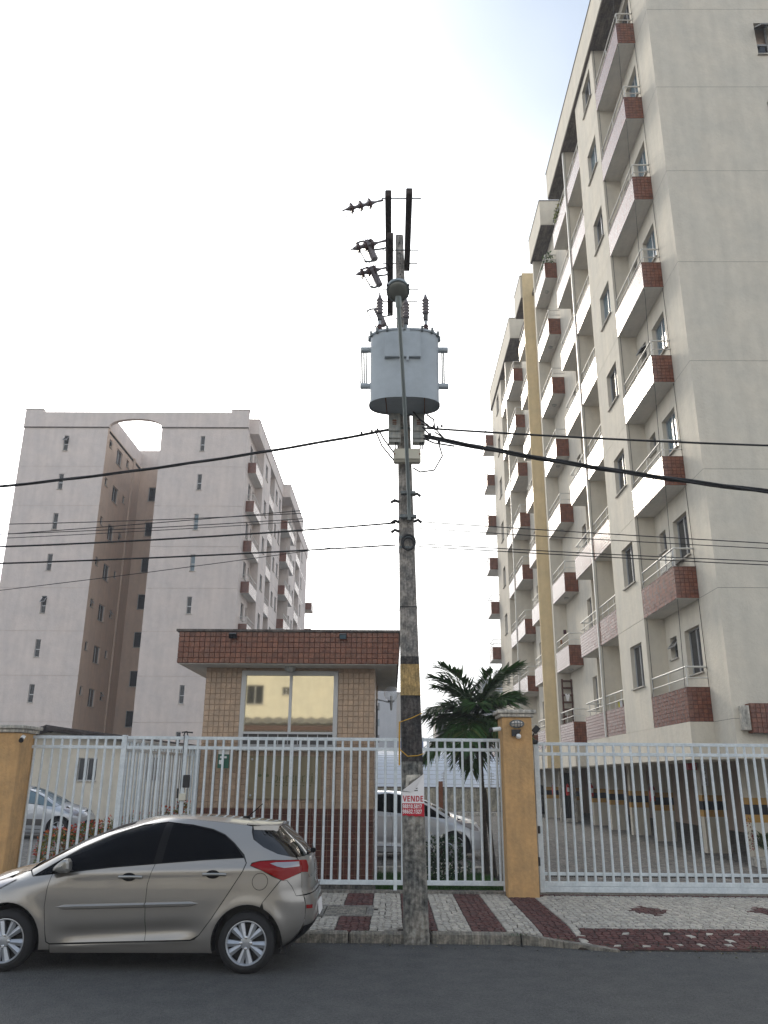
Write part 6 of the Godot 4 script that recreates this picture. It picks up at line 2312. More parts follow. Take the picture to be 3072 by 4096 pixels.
	end_panel(car, bm, band.call(0.2, 0.735), true, 0.0, 0.003)
	side_panel(car, bm, poly2([0.154, 0.68, 0.338, 0.895, 0.40, 0.89, 0.45, 0.83, 0.5, 0.738] + edge_line.call(0.735, 0.2) + [0.2, 0.19, 0.2, 0.5]), 0.0, 0.0015, archs, 0.035, 0.025)
	lpart(par, "rear_bumper", bm, paint)
	var bl := MB.new()
	end_panel(car, bl, band.call(0.22, 0.44, 0.0), true, 0.006, 0.0)
	lpart(par, "bumper_skirt", bl, M.black_trim)
	# lamps
	for s in [1.0, -1.0]:
		var lamp := gpart(par, "tail_lamp")
		var tl := MB.new()
		side_one(car, tl, poly2([0.0, 1.036, 0.03, 1.058, 0.1, 1.076, 0.24, 1.084, 0.42, 1.083] + edge_line.call(1.078, 0.965, 4) + [0.43, 0.92, 0.36, 0.893, 0.3, 0.915, 0.22, 0.955, 0.11, 1.0]), 0.008, s)
		var tz := PackedVector2Array()
		for q in [[0.8, 1.078], [0.62, 1.07], [0.6, 1.0], [0.64, 0.95], [0.8, 0.963]]:
			tz.append(Vector2(Car.sm(car.half, q[1]) * q[0] * s, q[1]))
		end_panel(car, tl, tz, true, 0.008, 0.0)
		lpart(lamp, "lens", tl, M.lamp_red)
		var tw := MB.new()
		side_one(car, tw, poly2([0.21, 1.054, 0.27, 1.066, 0.5, 1.064, 0.51, 1.02, 0.36, 1.012, 0.29, 1.025]), 0.012, s)
		lpart(lamp, "clear_lens", tw, M.lamp_clear)
		var hl := gpart(par, "headlamp")
		var hm := MB.new()
		side_one(car, hm, poly2([-2.54, 0.872, -2.7, 0.87, -2.95, 0.80, -3.1, 0.69, -3.12, 0.63, -2.95, 0.66, -2.75, 0.75]), 0.006, s)
		lpart(hl, "lens", hm, M.lamp_clear)
	# nose
	var fb := MB.new()
	end_panel(car, fb, band.call(0.2, 0.70), false, 0.0, 0.003)
	side_panel(car, fb, poly2([-2.935, 0.24, -2.905, 0.70, -3.0, 0.68, -3.15, 0.62, -3.16, 0.3, -3.0, 0.2]), 0.0, 0.003, archs)
	end_panel(car, fb, band.call(0.70, 0.79, 0.03), false, -0.002, 0.0)
	lpart(par, "front_bumper", fb, paint)
	var gr := MB.new()
	end_panel(car, gr, poly2([-0.42, 0.3, 0.42, 0.3, 0.5, 0.48, 0.4, 0.52, -0.4, 0.52, -0.5, 0.48]), false, 0.006, 0.0)
	lpart(par, "grille", gr, M.black_trim)
	if detail:
		# door handles in their scoops
		for x in [-1.27, -0.375]:
			var y := 0.917 if x < -1 else 0.949
			for s in [1.0, -1.0]:
				var h := gpart(par, "door_handle")
				var cup := MB.new()
				side_one(car, cup, circle_e(Vector2(x - 0.02, y), 0.075, 0.042), 0.002, s)
				lpart(h, "cup", cup, M.black_trim)
				var gm := MB.new()
				var pts := []
				for k in 9:
					var xx := lerpf(x - 0.125, x + 0.125, k / 8.0)
					pts.append(Vector3(xx, y + 0.004 * sin(PI * k / 8.0), (car.z_at(xx, y) + 0.012 + 0.018 * sin(PI * k / 8.0)) * s))
				gm.tube(pts, 0.015, 8)
				lpart(h, "grip", gm, M.chrome_soft)
		# side moulding
		for s in [1.0, -1.0]:
			for q in [[-2.04, -1.095], [-1.083, -0.53]]:
				var m := MB.new()
				var n := 24
				var rows := []
				for i in n + 1:
					var x: float = lerpf(q[0], q[1], float(i) / n)
					var ym := 0.607 + 0.047 * (x + 2.04) / 1.51 + 0.012
					var tp := smoothstep(-2.04, -1.93, x) * (1.0 - smoothstep(-0.62, -0.52, x)) * 0.9 + 0.1
					var row := []
					for e in [[0.024, -0.002], [0.02, 0.02], [0.006, 0.03], [-0.014, 0.026], [-0.024, 0.006], [-0.026, -0.002]]:
						var yy: float = ym + e[0] * tp
						row.append(Vector3(x, yy, (car.z_at(x, yy) + e[1] * tp) * s))
					rows.append(row)
				for i in n:
					for k in 5:
						m.quad_to(rows[i][k], rows[i + 1][k], rows[i + 1][k + 1], rows[i][k + 1], Vector3(0, 0.6 - 0.3 * k, s))
				lpart(par, "side_moulding", m, paint)
			# mirror
			var mi := gpart(par, "wing_mirror")
			var mm := MB.new()
			var shape := [poly2([-2.07, 0.985, -1.99, 0.96, -1.91, 0.965, -1.885, 1.0, -1.89, 1.075, -1.915, 1.105, -1.96, 1.1, -2.02, 1.06, -2.065, 1.015])]
			var mid := Vector2(-1.965, 1.03)
			var levels := [[0.865, 0.82], [0.9, 0.97], [0.94, 1.0], [0.975, 0.9], [0.99, 0.6], [0.995, 0.05]]
			for k in levels.size() - 1:
				for e in shape[0].size():
					var a0: Vector2 = shape[0][e]
					var a1: Vector2 = shape[0][(e + 1) % shape[0].size()]
					var p0: Vector2 = mid + (a0 - mid) * levels[k][1]
					var p1: Vector2 = mid + (a1 - mid) * levels[k][1]
					var p2: Vector2 = mid + (a1 - mid) * levels[k + 1][1]
					var p3: Vector2 = mid + (a0 - mid) * levels[k + 1][1]
					var o := Vector3((a0 + a1).x / 2 - mid.x, (a0 + a1).y / 2 - mid.y, 0.06 * s)
					mm.quad_to(Vector3(p0.x, p0.y, levels[k][0] * s), Vector3(p1.x, p1.y, levels[k][0] * s), Vector3(p2.x, p2.y, levels[k + 1][0] * s), Vector3(p3.x, p3.y, levels[k + 1][0] * s), o)
			lpart(mi, "housing", mm, M.chrome_soft)
			var st := MB.new()
			st.prism(poly2([-2.12, 0.94, -1.9, 0.975, -1.95, 1.0, -2.0, 1.03]), 0.8 * s, 0.9 * s)
			lpart(mi, "foot", st, M.black_trim)
		# fuel flap: a thin dark ring let into the wing
		var fr := MB.new()
		var ring: PackedVector2Array = circle(Vector2(0.115, 0.883), 0.082, 40)
		for k in 40:
			var a := ring[k]
			var b := ring[(k + 1) % 40]
			var pts := [Vector3(a.x, a.y, car.z_at(a.x, a.y) + 0.0005), Vector3(b.x, b.y, car.z_at(b.x, b.y) + 0.0005)]
			fr.tube(pts, 0.0028, 5, false)
		lpart(par, "fuel_flap_joint", fr, M.black_trim)
		# aerial, wiper, badges, plate, reflector
		var an := MB.new()
		an.tube([Vector3(-0.2, 1.482, 0.0), Vector3(-0.02, 1.64, 0.0)], 0.006, 6)
		an.cbox(Vector3(-0.2, 1.49, 0), Vector3(0.09, 0.025, 0.04), 0.01)
		lpart(par, "aerial", an, M.black_trim)
		var wp := MB.new()
		wp.cbox(Vector3(0.6, 1.135, 0.0), Vector3(0.06, 0.05, 0.07), 0.012)
		wp.tube([Vector3(0.6, 1.15, 0.0), Vector3(0.56, 1.18, -0.3)], 0.008, 6)
		lpart(par, "rear_wiper", wp, M.black_trim)
		var gn := MB.new()
		end_panel(car, gn, poly2([-0.45, 0.755, 0.45, 0.755, 0.4, 0.775, -0.4, 0.775]), true, 0.02, 0.0)
		lpart(par, "hatch_handle", gn, M.chrome)
		var bd := MB.new()
		end_panel(car, bd, circle_e(Vector2(0.0, 0.965), 0.05, 0.04), true, 0.006, 0.0)
		for k in 4:
			end_panel(car, bd, poly2([0.36 + k * 0.035, 0.895, 0.385 + k * 0.035, 0.895, 0.385 + k * 0.035, 0.925, 0.36 + k * 0.035, 0.925]), true, 0.004, 0.0)
		lpart(par, "badge", bd, M.chrome)
		var pl := MB.new()
		pl.obox(Vector3(0.70, 0.55, 0.0), Vector3(0.012, 0.13, 0.4), Basis(Vector3.BACK, 0.12))
		lpart(par, "number_plate", pl, M.sign_white)
		for s in [1.0, -1.0]:
			var rr := MB.new()
			end_panel(car, rr, poly2([0.52 * s, 0.59, 0.66 * s, 0.605, 0.66 * s, 0.64, 0.52 * s, 0.628]), true, 0.006, 0.0)
			lpart(par, "rear_reflector", rr, M.lamp_red)
	for c in [0.0, ax]:
		for s in [1.0, -1.0]:
			add_wheel(par, Vector3(c, wheel_r, 0.735 * s), wheel_r, rim, s, spokes, double)

# one part on each flank
func flank(par: Node3D, nm: String, car: Car, poly: PackedVector2Array, lift: float, gap: float, cuts: Array, m: Material, dx := 0.045, dy := 0.032):
	var a := MB.new()
	side_panel(car, a, poly, lift, gap, cuts, dx, dy, false)
	for s in [1.0, -1.0]:
		if s > 0:
			lpart(par, nm, a, m)
			continue
		var b := MB.new()
		var f := Vector3(1, 1, -1)
		for k in range(0, a.p.size(), 3):
			b.trin(a.p[k] * f, a.p[k + 1] * f, a.p[k + 2] * f, a.n[k] * f, a.n[k + 1] * f, a.n[k + 2] * f)
		lpart(par, nm, b, m)

func circle_e(c: Vector2, rx: float, ry: float, n := 28) -> PackedVector2Array:
	var o := PackedVector2Array()
	for k in n:
		o.append(c + Vector2(cos(TAU * k / n) * rx, sin(TAU * k / n) * ry))
	return o

func side_one(car: Car, mb: MB, poly: PackedVector2Array, lift: float, s: float):
	var m := MB.new()
	side_panel(car, m, poly, lift, 0.0, [], 0.03, 0.022, false)
	var f := Vector3(1, 1, s)
	for k in range(0, m.p.size(), 3):
		mb.trin(m.p[k] * f, m.p[k + 1] * f, m.p[k + 2] * f, m.n[k] * f, m.n[k + 1] * f, m.n[k + 2] * f)

func car_materials():
	M.rubber = mat(Color8(30, 30, 32), 0.85)
	M.black_trim = mat(Color8(20, 20, 22), 0.45)
	M.black_trim.metallic_specular = 0.2
	M.chrome = mat(Color8(205, 207, 210), 0.15, null, 1.0, null, 1.0, 0.9)
	M.chrome_soft = mat(Color8(150, 150, 148), 0.3, null, 1.0, null, 1.0, 0.7)
	M.wheel_silver = mat(Color8(168, 172, 178), 0.35, null, 1.0, null, 1.0, 0.55)
	M.glass_tint = mat(Color8(10, 12, 17), 0.03)
	M.glass_tint.metallic_specular = 0.12
	M.glass_rear = mat(Color8(16, 16, 18), 0.02)
	M.glass_rear.metallic_specular = 0.6
	M.lamp_red = mat(Color8(126, 4, 10), 0.2)
	M.lamp_red.metallic_specular = 0.35
	M.lamp_clear = mat(Color8(150, 148, 152), 0.16, null, 1.0, null, 1.0, 0.4)
	M.paint_bronze = car_paint(Color8(142, 139, 135), 0.5)
	M.paint_silver = car_paint(Color8(176, 180, 186), 0.4)
	M.paint_white = car_paint(Color8(196, 200, 206), 0.2)
	M.paint_dark = car_paint(Color8(28, 26, 28), 0.2)

func build_parked_car():
	car_materials()
	var t := thing("parked_car", "bronze-grey five-door hatchback parked at the kerb beside the pole", "car", v3(-1.507, 0.0, -10.27))
	build_hatch(t, base_car(), M.paint_bronze, M.wheel_silver, M.glass_tint, 0.292, 0.213)

func build_yard_cars():
	# nose to the right: turned half round
	var t := thing("silver_car", "silver car with dark side strips parked behind the hedge", "car", v3(-12.45, 0.13, -26.6))
	t.rotation.y = PI
	var c := base_car()
	c.lines = false
	build_hatch(t, c, M.paint_silver, M.wheel_silver, M.glass_pale, 0.292, 0.2, false, false)
	var st := MB.new()
	side_panel(c, st, poly2([-2.13, 0.56, -0.37, 0.58, -0.42, 0.42, -2.1, 0.38]), 0.014, 0.0, [], 0.12, 0.06)
	lpart(t, "side_strip", st, M.frame_dark)
	var u := thing("white_car", "white car with dark windows parked behind the pole and the fence", "car", v3(-1.05, 0.13, -21.05))
	u.rotation.y = PI
	var d := base_car()
	build_hatch(u, d, M.paint_white, M.wheel_silver, M.glass_tint, 0.3, 0.225, false, false)
	
	var w := thing("dark_car", "dark car with red tail lamps parked by the far boundary wall", "car", v3(7.8, 0.13, -46.5))
	w.rotation.y = PI / 2
	var e := base_car()
	e.lines = false
	build_hatch(w, e, M.paint_dark, M.wheel_silver, M.glass_tint, 0.292, 0.2, false, false)

# ---------------------------------------------------------------- plants
func leaf_blade(mb: MB, a: Vector3, d: Vector3, side: Vector3, l: float, w: float, droop: float, c: Color):
	mb.col = c
	var up := side.cross(d).normalized()
	var m1 := a + d * l * 0.45 - Vector3.UP * droop * l * 0.15
	var tip := a + d * l * 0.93 - Vector3.UP * droop * l * 0.6
	mb.tri(a, m1 + side * w + up * w * 0.3, m1)
	mb.tri(a, m1, m1 - side * w + up * w * 0.3)
	mb.tri(m1, m1 + side * w + up * w * 0.3, tip)
	mb.tri(m1, tip, m1 - side * w + up * w * 0.3)

func frond(par: Node, base: Vector3, az: float, lift: float, l: float, droop: float, r: RandomNumberGenerator):
	var m := MB.new()
	m.colored = true
	var h := Vector3(cos(az), 0, sin(az))
	var pts := []
	var n := 22
	for k in n + 1:
		var t := float(k) / n
		pts.append(base + h * (l * (t * 0.92)) * cos(lift * (1.0 - t * 0.4)) + Vector3.UP * (l * (sin(lift) * t * 1.15 - droop * t * t)))
	m.col = Color(0.10, 0.15, 0.05)
	m.tube(pts, 0.014, 5, false, 0.003)
	for k in range(2, n + 1):
		var t := float(k) / n
		var d: Vector3 = (pts[k] - pts[k - 1]).normalized()
		var s := d.cross(Vector3.UP).normalized()
		for e in [-1.0, 1.0]:
			for q in 3:
				var ll := 0.5 * (0.45 + 0.9 * sin(PI * clampf(t * 0.86 + 0.08, 0, 1))) * r.randf_range(0.85, 1.12)
				var dir: Vector3 = (d * (0.55 + 0.5 * t) + s * e * (1.0 - 0.45 * t) + Vector3.UP * r.randf_range(-0.28, 0.34)).normalized()
				var sd := dir.cross(Vector3.UP + d * 0.4).normalized()
				var g := r.randf_range(0.7, 1.25)
				leaf_blade(m, pts[k].lerp(pts[k - 1], q * 0.33), dir, sd, ll, 0.027 * r.randf_range(0.8, 1.2), r.randf_range(0.15, 0.6), Color(0.05 * g + (0.05 if r.randf() < 0.12 else 0.0), 0.12 * g, 0.03 * g))
	part(par, "frond", m, M.leaf)

func leaf_cloud(mb: MB, c: Vector3, rad: Vector3, n: int, size: float, cols: Array, r: RandomNumberGenerator, hollow := 0.45):
	for k in n:
		var d := Vector3(r.randfn(), r.randfn(), r.randfn()).normalized()
		var p := c + d * rad * pow(r.randf_range(hollow, 1.0), 0.6)
		var dir := (d + Vector3(r.randfn(), r.randfn() + 0.4, r.randfn()) * 0.6).normalized()
		var s := dir.cross(Vector3(r.randfn(), r.randfn(), r.randfn())).normalized()
		var cc: Color = cols[r.randi() % cols.size()]
		var g := r.randf_range(0.7, 1.3)
		leaf_blade(mb, p, dir, s, size * r.randf_range(0.7, 1.3), size * 0.26, 0.4, Color(cc.r * g, cc.g * g, cc.b * g))

func build_plants():
	var r := RandomNumberGenerator.new()
	r.seed = 99
	# palm with its leaning prop
	var p := thing("palm", "small feathery palm growing behind the fence by the yellow pillar", "palm", v3(1.86, 0.17, -17.0))
	var tr := MB.new()
	var tp := []
	for k in 15:
		var t := k / 14.0
		tp.append(v3(1.86 - 0.08 * t, 0.12 + 2.75 * t, -17.0))
	tr.tube(tp, 0.055, 10, true, 0.034)
	for k in 40:
		var t := (k + 0.5) / 40.0
		tr.lathe([Vector2(0.055 - 0.02 * t, -0.008), Vector2(0.062 - 0.02 * t, 0.0), Vector2(0.055 - 0.02 * t, 0.008)], Transform3D(Basis.IDENTITY, v3(1.86 - 0.08 * t, 0.14 + 2.7 * t, -17.0)), 10)
	part(p, "trunk", tr, M.trunk)
	var sh := MB.new()
	sh.tube([v3(1.78, 2.8, -17.0), v3(1.77, 3.05, -17.0), v3(1.76, 3.2, -17.0)], 0.045, 8, true, 0.03)
	part(p, "crown_shaft", sh, M.leaf_stem)
	var crown := v3(1.77, 3.05, -17.0)
	for k in 26:
		var az := TAU * k / 26.0 * 3.0 + r.randf_range(-0.3, 0.3)
		var lift := lerpf(1.2, -0.1, k / 25.0)
		frond(p, crown + v3(0, 0.15 - 0.2 * k / 25.0, 0), az, lift, r.randf_range(1.0, 1.4), lerpf(0.3, 0.7, k / 25.0), r)
	for k in 7:
		var sp := MB.new()
		var az := TAU * k / 7.0
		for q in 6:
			var a2 := az + r.randf_range(-0.4, 0.4)
			var l := r.randf_range(0.25, 0.5)
			sp.tube([v3(1.78, 2.62, -17.0), v3(1.78 + cos(a2) * l * 0.7, 2.55, -17.0 + sin(a2) * l * 0.7), v3(1.78 + cos(a2) * l, 2.35 - r.randf() * 0.15, -17.0 + sin(a2) * l)], 0.006, 4, false)
		part(p, "flower_stalk", sp, M.trunk)
	var pr := MB.new()
	pr.tube([v3(2.03, 0.12, -17.1), v3(1.95, 0.9, -17.05), v3(1.85, 1.75, -17.0)], 0.04, 8)
	single("palm_prop", "thin dark leaning stake beside the palm trunk", "stake", pr, M.trunk)
	# lawn
	var g := MB.new()
	g.colored = true
	for k in 15000:
		var x := r.randf_range(-0.25, 1.93)
		var z := r.randf_range(-17.3, -15.05)
		var a := r.randf() * TAU
		var h := r.randf_range(0.04, 0.11)
		var gg := r.randf_range(0.7, 1.3)
		g.col = Color(0.045 * gg, 0.13 * gg, 0.022 * gg)
		var s := v3(cos(a), 0, sin(a)) * 0.006
		var b := v3(x, 0.13, z)
		g.tri(b - s, b + s, b + v3(r.randf_range(-0.03, 0.03), h, r.randf_range(-0.03, 0.03)))
	single("lawn", "short green lawn behind the fence under the palm", "grass", g, M.leaf, "", "stuff")
	# bush with white flowers behind the pole
	var b := thing("flowering_bush", "dark green bush with small white flowers behind the pole", "bush", v3(0.93, 0.14, -16.2))
	var bm := MB.new()
	bm.colored = true
	for q in [[v3(0.8, 0.62, -16.2), v3(0.24, 0.3, 0.25), 380], [v3(1.1, 0.72, -16.25), v3(0.22, 0.24, 0.22), 300], [v3(0.7, 0.38, -16.1), v3(0.22, 0.2, 0.2), 220], [v3(1.28, 0.4, -16.2), v3(0.2, 0.2, 0.2), 220], [v3(1.0, 0.35, -16.1), v3(0.25, 0.22, 0.2), 200]]:
		leaf_cloud(bm, q[0], q[1], q[2], 0.075, [Color(0.025, 0.06, 0.022), Color(0.03, 0.075, 0.025), Color(0.02, 0.045, 0.02)], r)
	part(b, "foliage", bm, M.leaf)
	var bf := MB.new()
	bf.colored = true
	for q in [[v3(0.8, 0.85, -16.1), v3(0.25, 0.12, 0.2), 40], [v3(0.9, 0.35, -16.0), v3(0.35, 0.2, 0.15), 90]]:
		leaf_cloud(bf, q[0], q[1], q[2], 0.05, [Color(0.75, 0.72, 0.7)], r)
	part(b, "flowers", bf, M.leaf)
	var bs := MB.new()
	for k in 7:
		bs.tube([v3(0.95, 0.12, -16.2), v3(0.95 + r.randf_range(-0.2, 0.2), 0.35, -16.2), v3(0.95 + r.randf_range(-0.4, 0.4), 0.7, -16.2 + r.randf_range(-0.15, 0.15))], 0.009, 5, false)
	part(b, "stem", bs, M.trunk)
	# red and green hedge behind the left fence
	var h := thing("hedge", "clipped hedge of red and yellow-green leaves behind the fence and the parked car", "hedge", v3(-5.5, 0.13, -16.5))
	var hm := MB.new()
	hm.colored = true
	var hf := MB.new()
	hf.colored = true
	var hs := MB.new()
	for hk in 6:
		var hx := -6.3 + 0.4 * hk
		var top := 0.8 + 0.08 * hk
		var cc := v3(hx + 0.15, 0.13 + top * 0.52, -16.2 - hk * 0.25)
		leaf_cloud(hm, cc, v3(0.4, top * 0.55, 0.4), 1500, 0.07, [Color(0.15, 0.17, 0.025), Color(0.08, 0.13, 0.02), Color(0.24, 0.2, 0.03), Color(0.06, 0.09, 0.018), Color(0.17, 0.14, 0.02)], r, 0.5)
		leaf_cloud(hf, cc + v3(0, top * 0.2, 0.05), v3(0.4, top * 0.4, 0.4), 260, 0.075, [Color(0.5, 0.07, 0.03), Color(0.45, 0.12, 0.03), Color(0.36, 0.04, 0.04)], r, 0.8)
		for k in 5:
			hs.tube([v3(hx + 0.15, 0.1, cc.z), v3(hx + 0.15 + r.randf_range(-0.2, 0.2), 0.13 + top * 0.5, cc.z + r.randf_range(-0.2, 0.2))], 0.01, 5, false)
	part(h, "foliage", hm, M.leaf).set_meta("kind", "stuff")
	part(h, "red_shoots", hf, M.leaf).set_meta("kind", "stuff")
	part(h, "stems", hs, M.trunk).set_meta("kind", "stuff")
	# strappy plants by the corner column
	var d := thing("strappy_plant", "potted strappy plant with red flowers against the corner column", "plant", v3(8.3, 0.2, -19.6))
	var dm := MB.new()
	dm.colored = true
	for k in 120:
		var a := r.randf() * TAU
		var dir := v3(cos(a), r.randf_range(0.7, 1.8), sin(a)).normalized()
		leaf_blade(dm, v3(8.35 + cos(a) * 0.06, 0.45 + r.randf() * 0.25, -19.6 + sin(a) * 0.06), dir, dir.cross(Vector3.UP).normalized(), r.randf_range(0.35, 0.6), 0.018, 0.7, Color(0.05, 0.10, 0.025) if r.randf() < 0.7 else Color(0.14, 0.13, 0.03))
	part(d, "foliage", dm, M.leaf)
	var df := MB.new()
	df.colored = true
	leaf_cloud(df, v3(8.0, 0.85, -19.5), v3(0.1, 0.45, 0.1), 110, 0.055, [Color(0.25, 0.02, 0.03), Color(0.2, 0.03, 0.03), Color(0.04, 0.08, 0.02)], r, 0.2)
	part(d, "flower_spike", df, M.leaf)
	var dp := MB.new()
	dp.cbox(v3(8.6, 0.22, -19.55), v3(1.1, 0.2, 0.5), 0.02)
	part(d, "planter", dp, M.cap)
	# weeds in the kerb joint
	for q in [[1.55, -11.1, 26], [2.15, -11.15, 30], [0.75, -11.2, 14], [4.4, -10.95, 16], [-0.3, -11.2, 10], [2.9, -11.0, 18]]:
		var wm := MB.new()
		wm.colored = true
		for k in q[2]:
			var a := r.randf() * TAU
			var dir := v3(cos(a), r.randf_range(0.5, 1.4), sin(a)).normalized()
			leaf_blade(wm, v3(q[0] + r.randf_range(-0.13, 0.13), pav_y(q[0], q[1]) + 0.01, q[1] + r.randf_range(-0.04, 0.04)), dir, dir.cross(Vector3.UP).normalized(), r.randf_range(0.03, 0.09), 0.006, 0.5, Color(0.05, 0.09, 0.03) if r.randf() < 0.7 else Color(0.14, 0.12, 0.06))
		single("weeds", "tuft of small weeds in the joint between kerb and paving", "weeds", wm, M.leaf, "weeds along the kerb", "stuff")
	# plants on two high balconies
	for q in [[v3(6.75, 22.45 + 1.15, -27.4), "yellow-green plant on the highest double balcony of the cream block"], [v3(6.8, 22.45 + 1.0, -30.6), "dark leafy plant behind the rail of the topmost red-ended balcony"]]:
		var pl := thing("balcony_plant", q[1], "plant", q[0] - v3(0, 0.45, 0), "plants on the high balconies")
		var m := MB.new()
		m.colored = true
		leaf_cloud(m, q[0], v3(0.22, 0.5, 0.5), 260, 0.16, [Color(0.05, 0.10, 0.03), Color(0.09, 0.12, 0.03)] if q[0].z < -30 else [Color(0.22, 0.2, 0.04), Color(0.12, 0.14, 0.03)], r, 0.2)
		part(pl, "foliage", m, M.leaf)
		var pt := MB.new()
		pt.lathe([Vector2(0, 0), Vector2(0.11, 0), Vector2(0.15, 0.28), Vector2(0.13, 0.28), Vector2(0, 0.25)], Transform3D(Basis.IDENTITY, q[0] - v3(0, 0.95, 0)), 14)
		part(pl, "pot", pt, M.rust)

# ---------------------------------------------------------------- small things
func build_small():
	# oval bulkhead lamp and lens below it on the right pillar
	var b := thing("bulkhead_lamp", "oval caged bulkhead lamp on the yellow pillar by the sliding gate", "lamp", v3(2.17, 2.84, -14.5))
	var bm := MB.new()
	bm.prism(circle_e(Vector2(0, 0), 0.125, 0.07, 32), 0.0, 0.05, Transform3D(Basis.IDENTITY, v3(2.17, 2.845, -14.5)))
	part(b, "base", bm, M.galvanised)
	var bl := MB.new()
	var pf := []
	for k in 7:
		var a := PI / 2 * k / 6.0
		pf.append(Vector2(cos(a) * 0.1, sin(a) * 0.05))
	bl.lathe(pf, Transform3D(Basis(Vector3.RIGHT, PI / 2).scaled_local(v3(1, 1, 0.52)), v3(2.17, 2.845, -14.45)), 24)
	part(b, "glass", bl, mat(Color8(196, 190, 184), 0.2))
	var bc := MB.new()
	for x in [-0.05, 0.0, 0.05]:
		bc.tube([v3(2.17 + x, 2.785, -14.455), v3(2.17 + x, 2.82, -14.39), v3(2.17 + x, 2.87, -14.39), v3(2.17 + x, 2.905, -14.455)], 0.006, 5)
	bc.tube([v3(2.05, 2.845, -14.455), v3(2.1, 2.845, -14.392), v3(2.24, 2.845, -14.392), v3(2.29, 2.845, -14.455)], 0.006, 5)
	part(b, "cage", bc, M.galvanised)
	var s := thing("motion_sensor", "small black motion sensor with a white ball under the bulkhead lamp", "sensor", v3(2.16, 2.68, -14.5))
	var sm := MB.new()
	sm.prism(poly2([-0.075, -0.05, 0.03, -0.05, 0.085, 0.06, -0.075, 0.06]), 0.0, 0.07, Transform3D(Basis.IDENTITY, v3(2.15, 2.69, -14.5)))
	part(s, "hood", sm, M.black_plastic)
	var sb := MB.new()
	var pb := []
	for k in 9:
		var a := -PI / 2 + PI * k / 8.0
		pb.append(Vector2(0.045 * cos(a), 0.045 * sin(a)))
	sb.lathe(pb, Transform3D(Basis.IDENTITY, v3(2.185, 2.635, -14.44)), 16)
	part(s, "ball", sb, M.white_plastic)
	# bullet cameras on the pillars
	for q in [[v3(1.86, 2.76, -14.52), v3(-0.13, -0.02, 0.04), "white bullet camera on the side of the yellow gate pillar, before the palm"], [v3(-6.33, 2.56, -14.42), v3(0.05, -0.05, 0.16), "white bullet camera on the wide yellow pillar by the hedge"]]:
		var c := thing("security_camera", q[2], "camera", q[0], "cameras on the pillars")
		var d: Vector3 = q[1]
		var m := MB.new()
		m.tube([q[0] - d * 0.2, q[0] + d], 0.036, 14)
		part(c, "body", m, M.white_plastic)
		var l := MB.new()
		l.tube([q[0] + d * 0.9, q[0] + d * 1.25], 0.039, 14)
		part(c, "lens", l, M.black_plastic)
		var k := MB.new()
		k.tube([q[0], q[0] - d * 0.3 + v3(0, 0.0, -0.06)], 0.018, 8)
		part(c, "mount", k, M.white_plastic)
	# dark spotlight on the far side of the gate pillar
	var sp := thing("pillar_spotlight", "black spotlight on the driveway side of the yellow gate pillar", "floodlight", v3(2.45, 2.72, -14.7))
	var spm := MB.new()
	spm.cbox(v3(2.52, 2.76, -14.62), v3(0.1, 0.13, 0.05), 0.01, Basis(Vector3.BACK, -0.7))
	part(sp, "housing", spm, M.black_plastic)
	var spk := MB.new()
	spk.tube([v3(2.43, 2.66, -14.7), v3(2.47, 2.66, -14.66), v3(2.5, 2.72, -14.64)], 0.012, 6)
	part(sp, "bracket", spk, M.black_plastic)
	# gate motor arm at the top end of the sliding gate
	var gm := MB.new()
	gm.cbox(v3(2.5, 2.56, -14.86), v3(0.16, 0.07, 0.08), 0.015)
	single("gate_roller", "dark guide roller between the yellow pillar and the sliding gate top", "roller", gm, M.black_plastic)
	# notice board card on the fence
	var nt := thing("fence_notice", "small green notice card hung behind the fence bars", "notice", v3(-2.97, 2.05, -14.94))
	var nm := MB.new()
	nm.cbox(v3(-2.955, 2.2, -14.95), v3(0.2, 0.24, 0.012), 0.004)
	part(nt, "card", nm, M.green_card)
	var nw := MB.new()
	nw.box(-3.03, 2.15, -14.943, -2.96, 2.22, -14.94)
	nw.box(-3.02, 2.25, -14.943, -2.9, 2.285, -14.94)
	part(nt, "print", nw, M.sign_white)
	var nh := MB.new()
	nh.box(-3.05, 2.31, -14.955, -2.86, 2.4, -14.945)
	part(nt, "holder", nh, M.white_plastic)
	# wooden shelf ladder on the lowest red-ended balcony further back
	var y := RB_Y0
	var wl := thing("wooden_shelf", "tall dark wooden slatted shelf standing on a low balcony of the cream block", "shelf", v3(6.95, y + 0.1, -32.3))
	for x in [6.68, 7.04]:
		var m := MB.new()
		m.box(x - 0.03, y + 0.1, -32.36, x + 0.03, y + 2.5, -32.3)
		part(wl, "upright", m, M.wood)
	for k in 8:
		var m := MB.new()
		m.box(6.65, y + 0.5 + k * 0.27, -32.4, 7.06, y + 0.56 + k * 0.27, -32.22)
		part(wl, "slat", m, M.wood)
	var wc := MB.new()
	wc.prism(poly2([6.74, 5.05, 6.8, 4.82, 6.86, 4.8, 6.93, 5.02, 6.9, 5.1, 6.84, 5.04, 6.78, 5.1]), -32.2, -32.18)
	single("hanging_cloth", "white cloth hung on the dark wooden shelf", "cloth", wc, M.sign_white)
	# washing on the rail of the lowest loggia
	var cols := [Color8(40, 96, 110), Color8(120, 190, 60), Color8(86, 40, 60), Color8(210, 214, 224), Color8(200, 190, 80)]
	var names := ["teal", "bright green", "plum", "white", "mustard"]
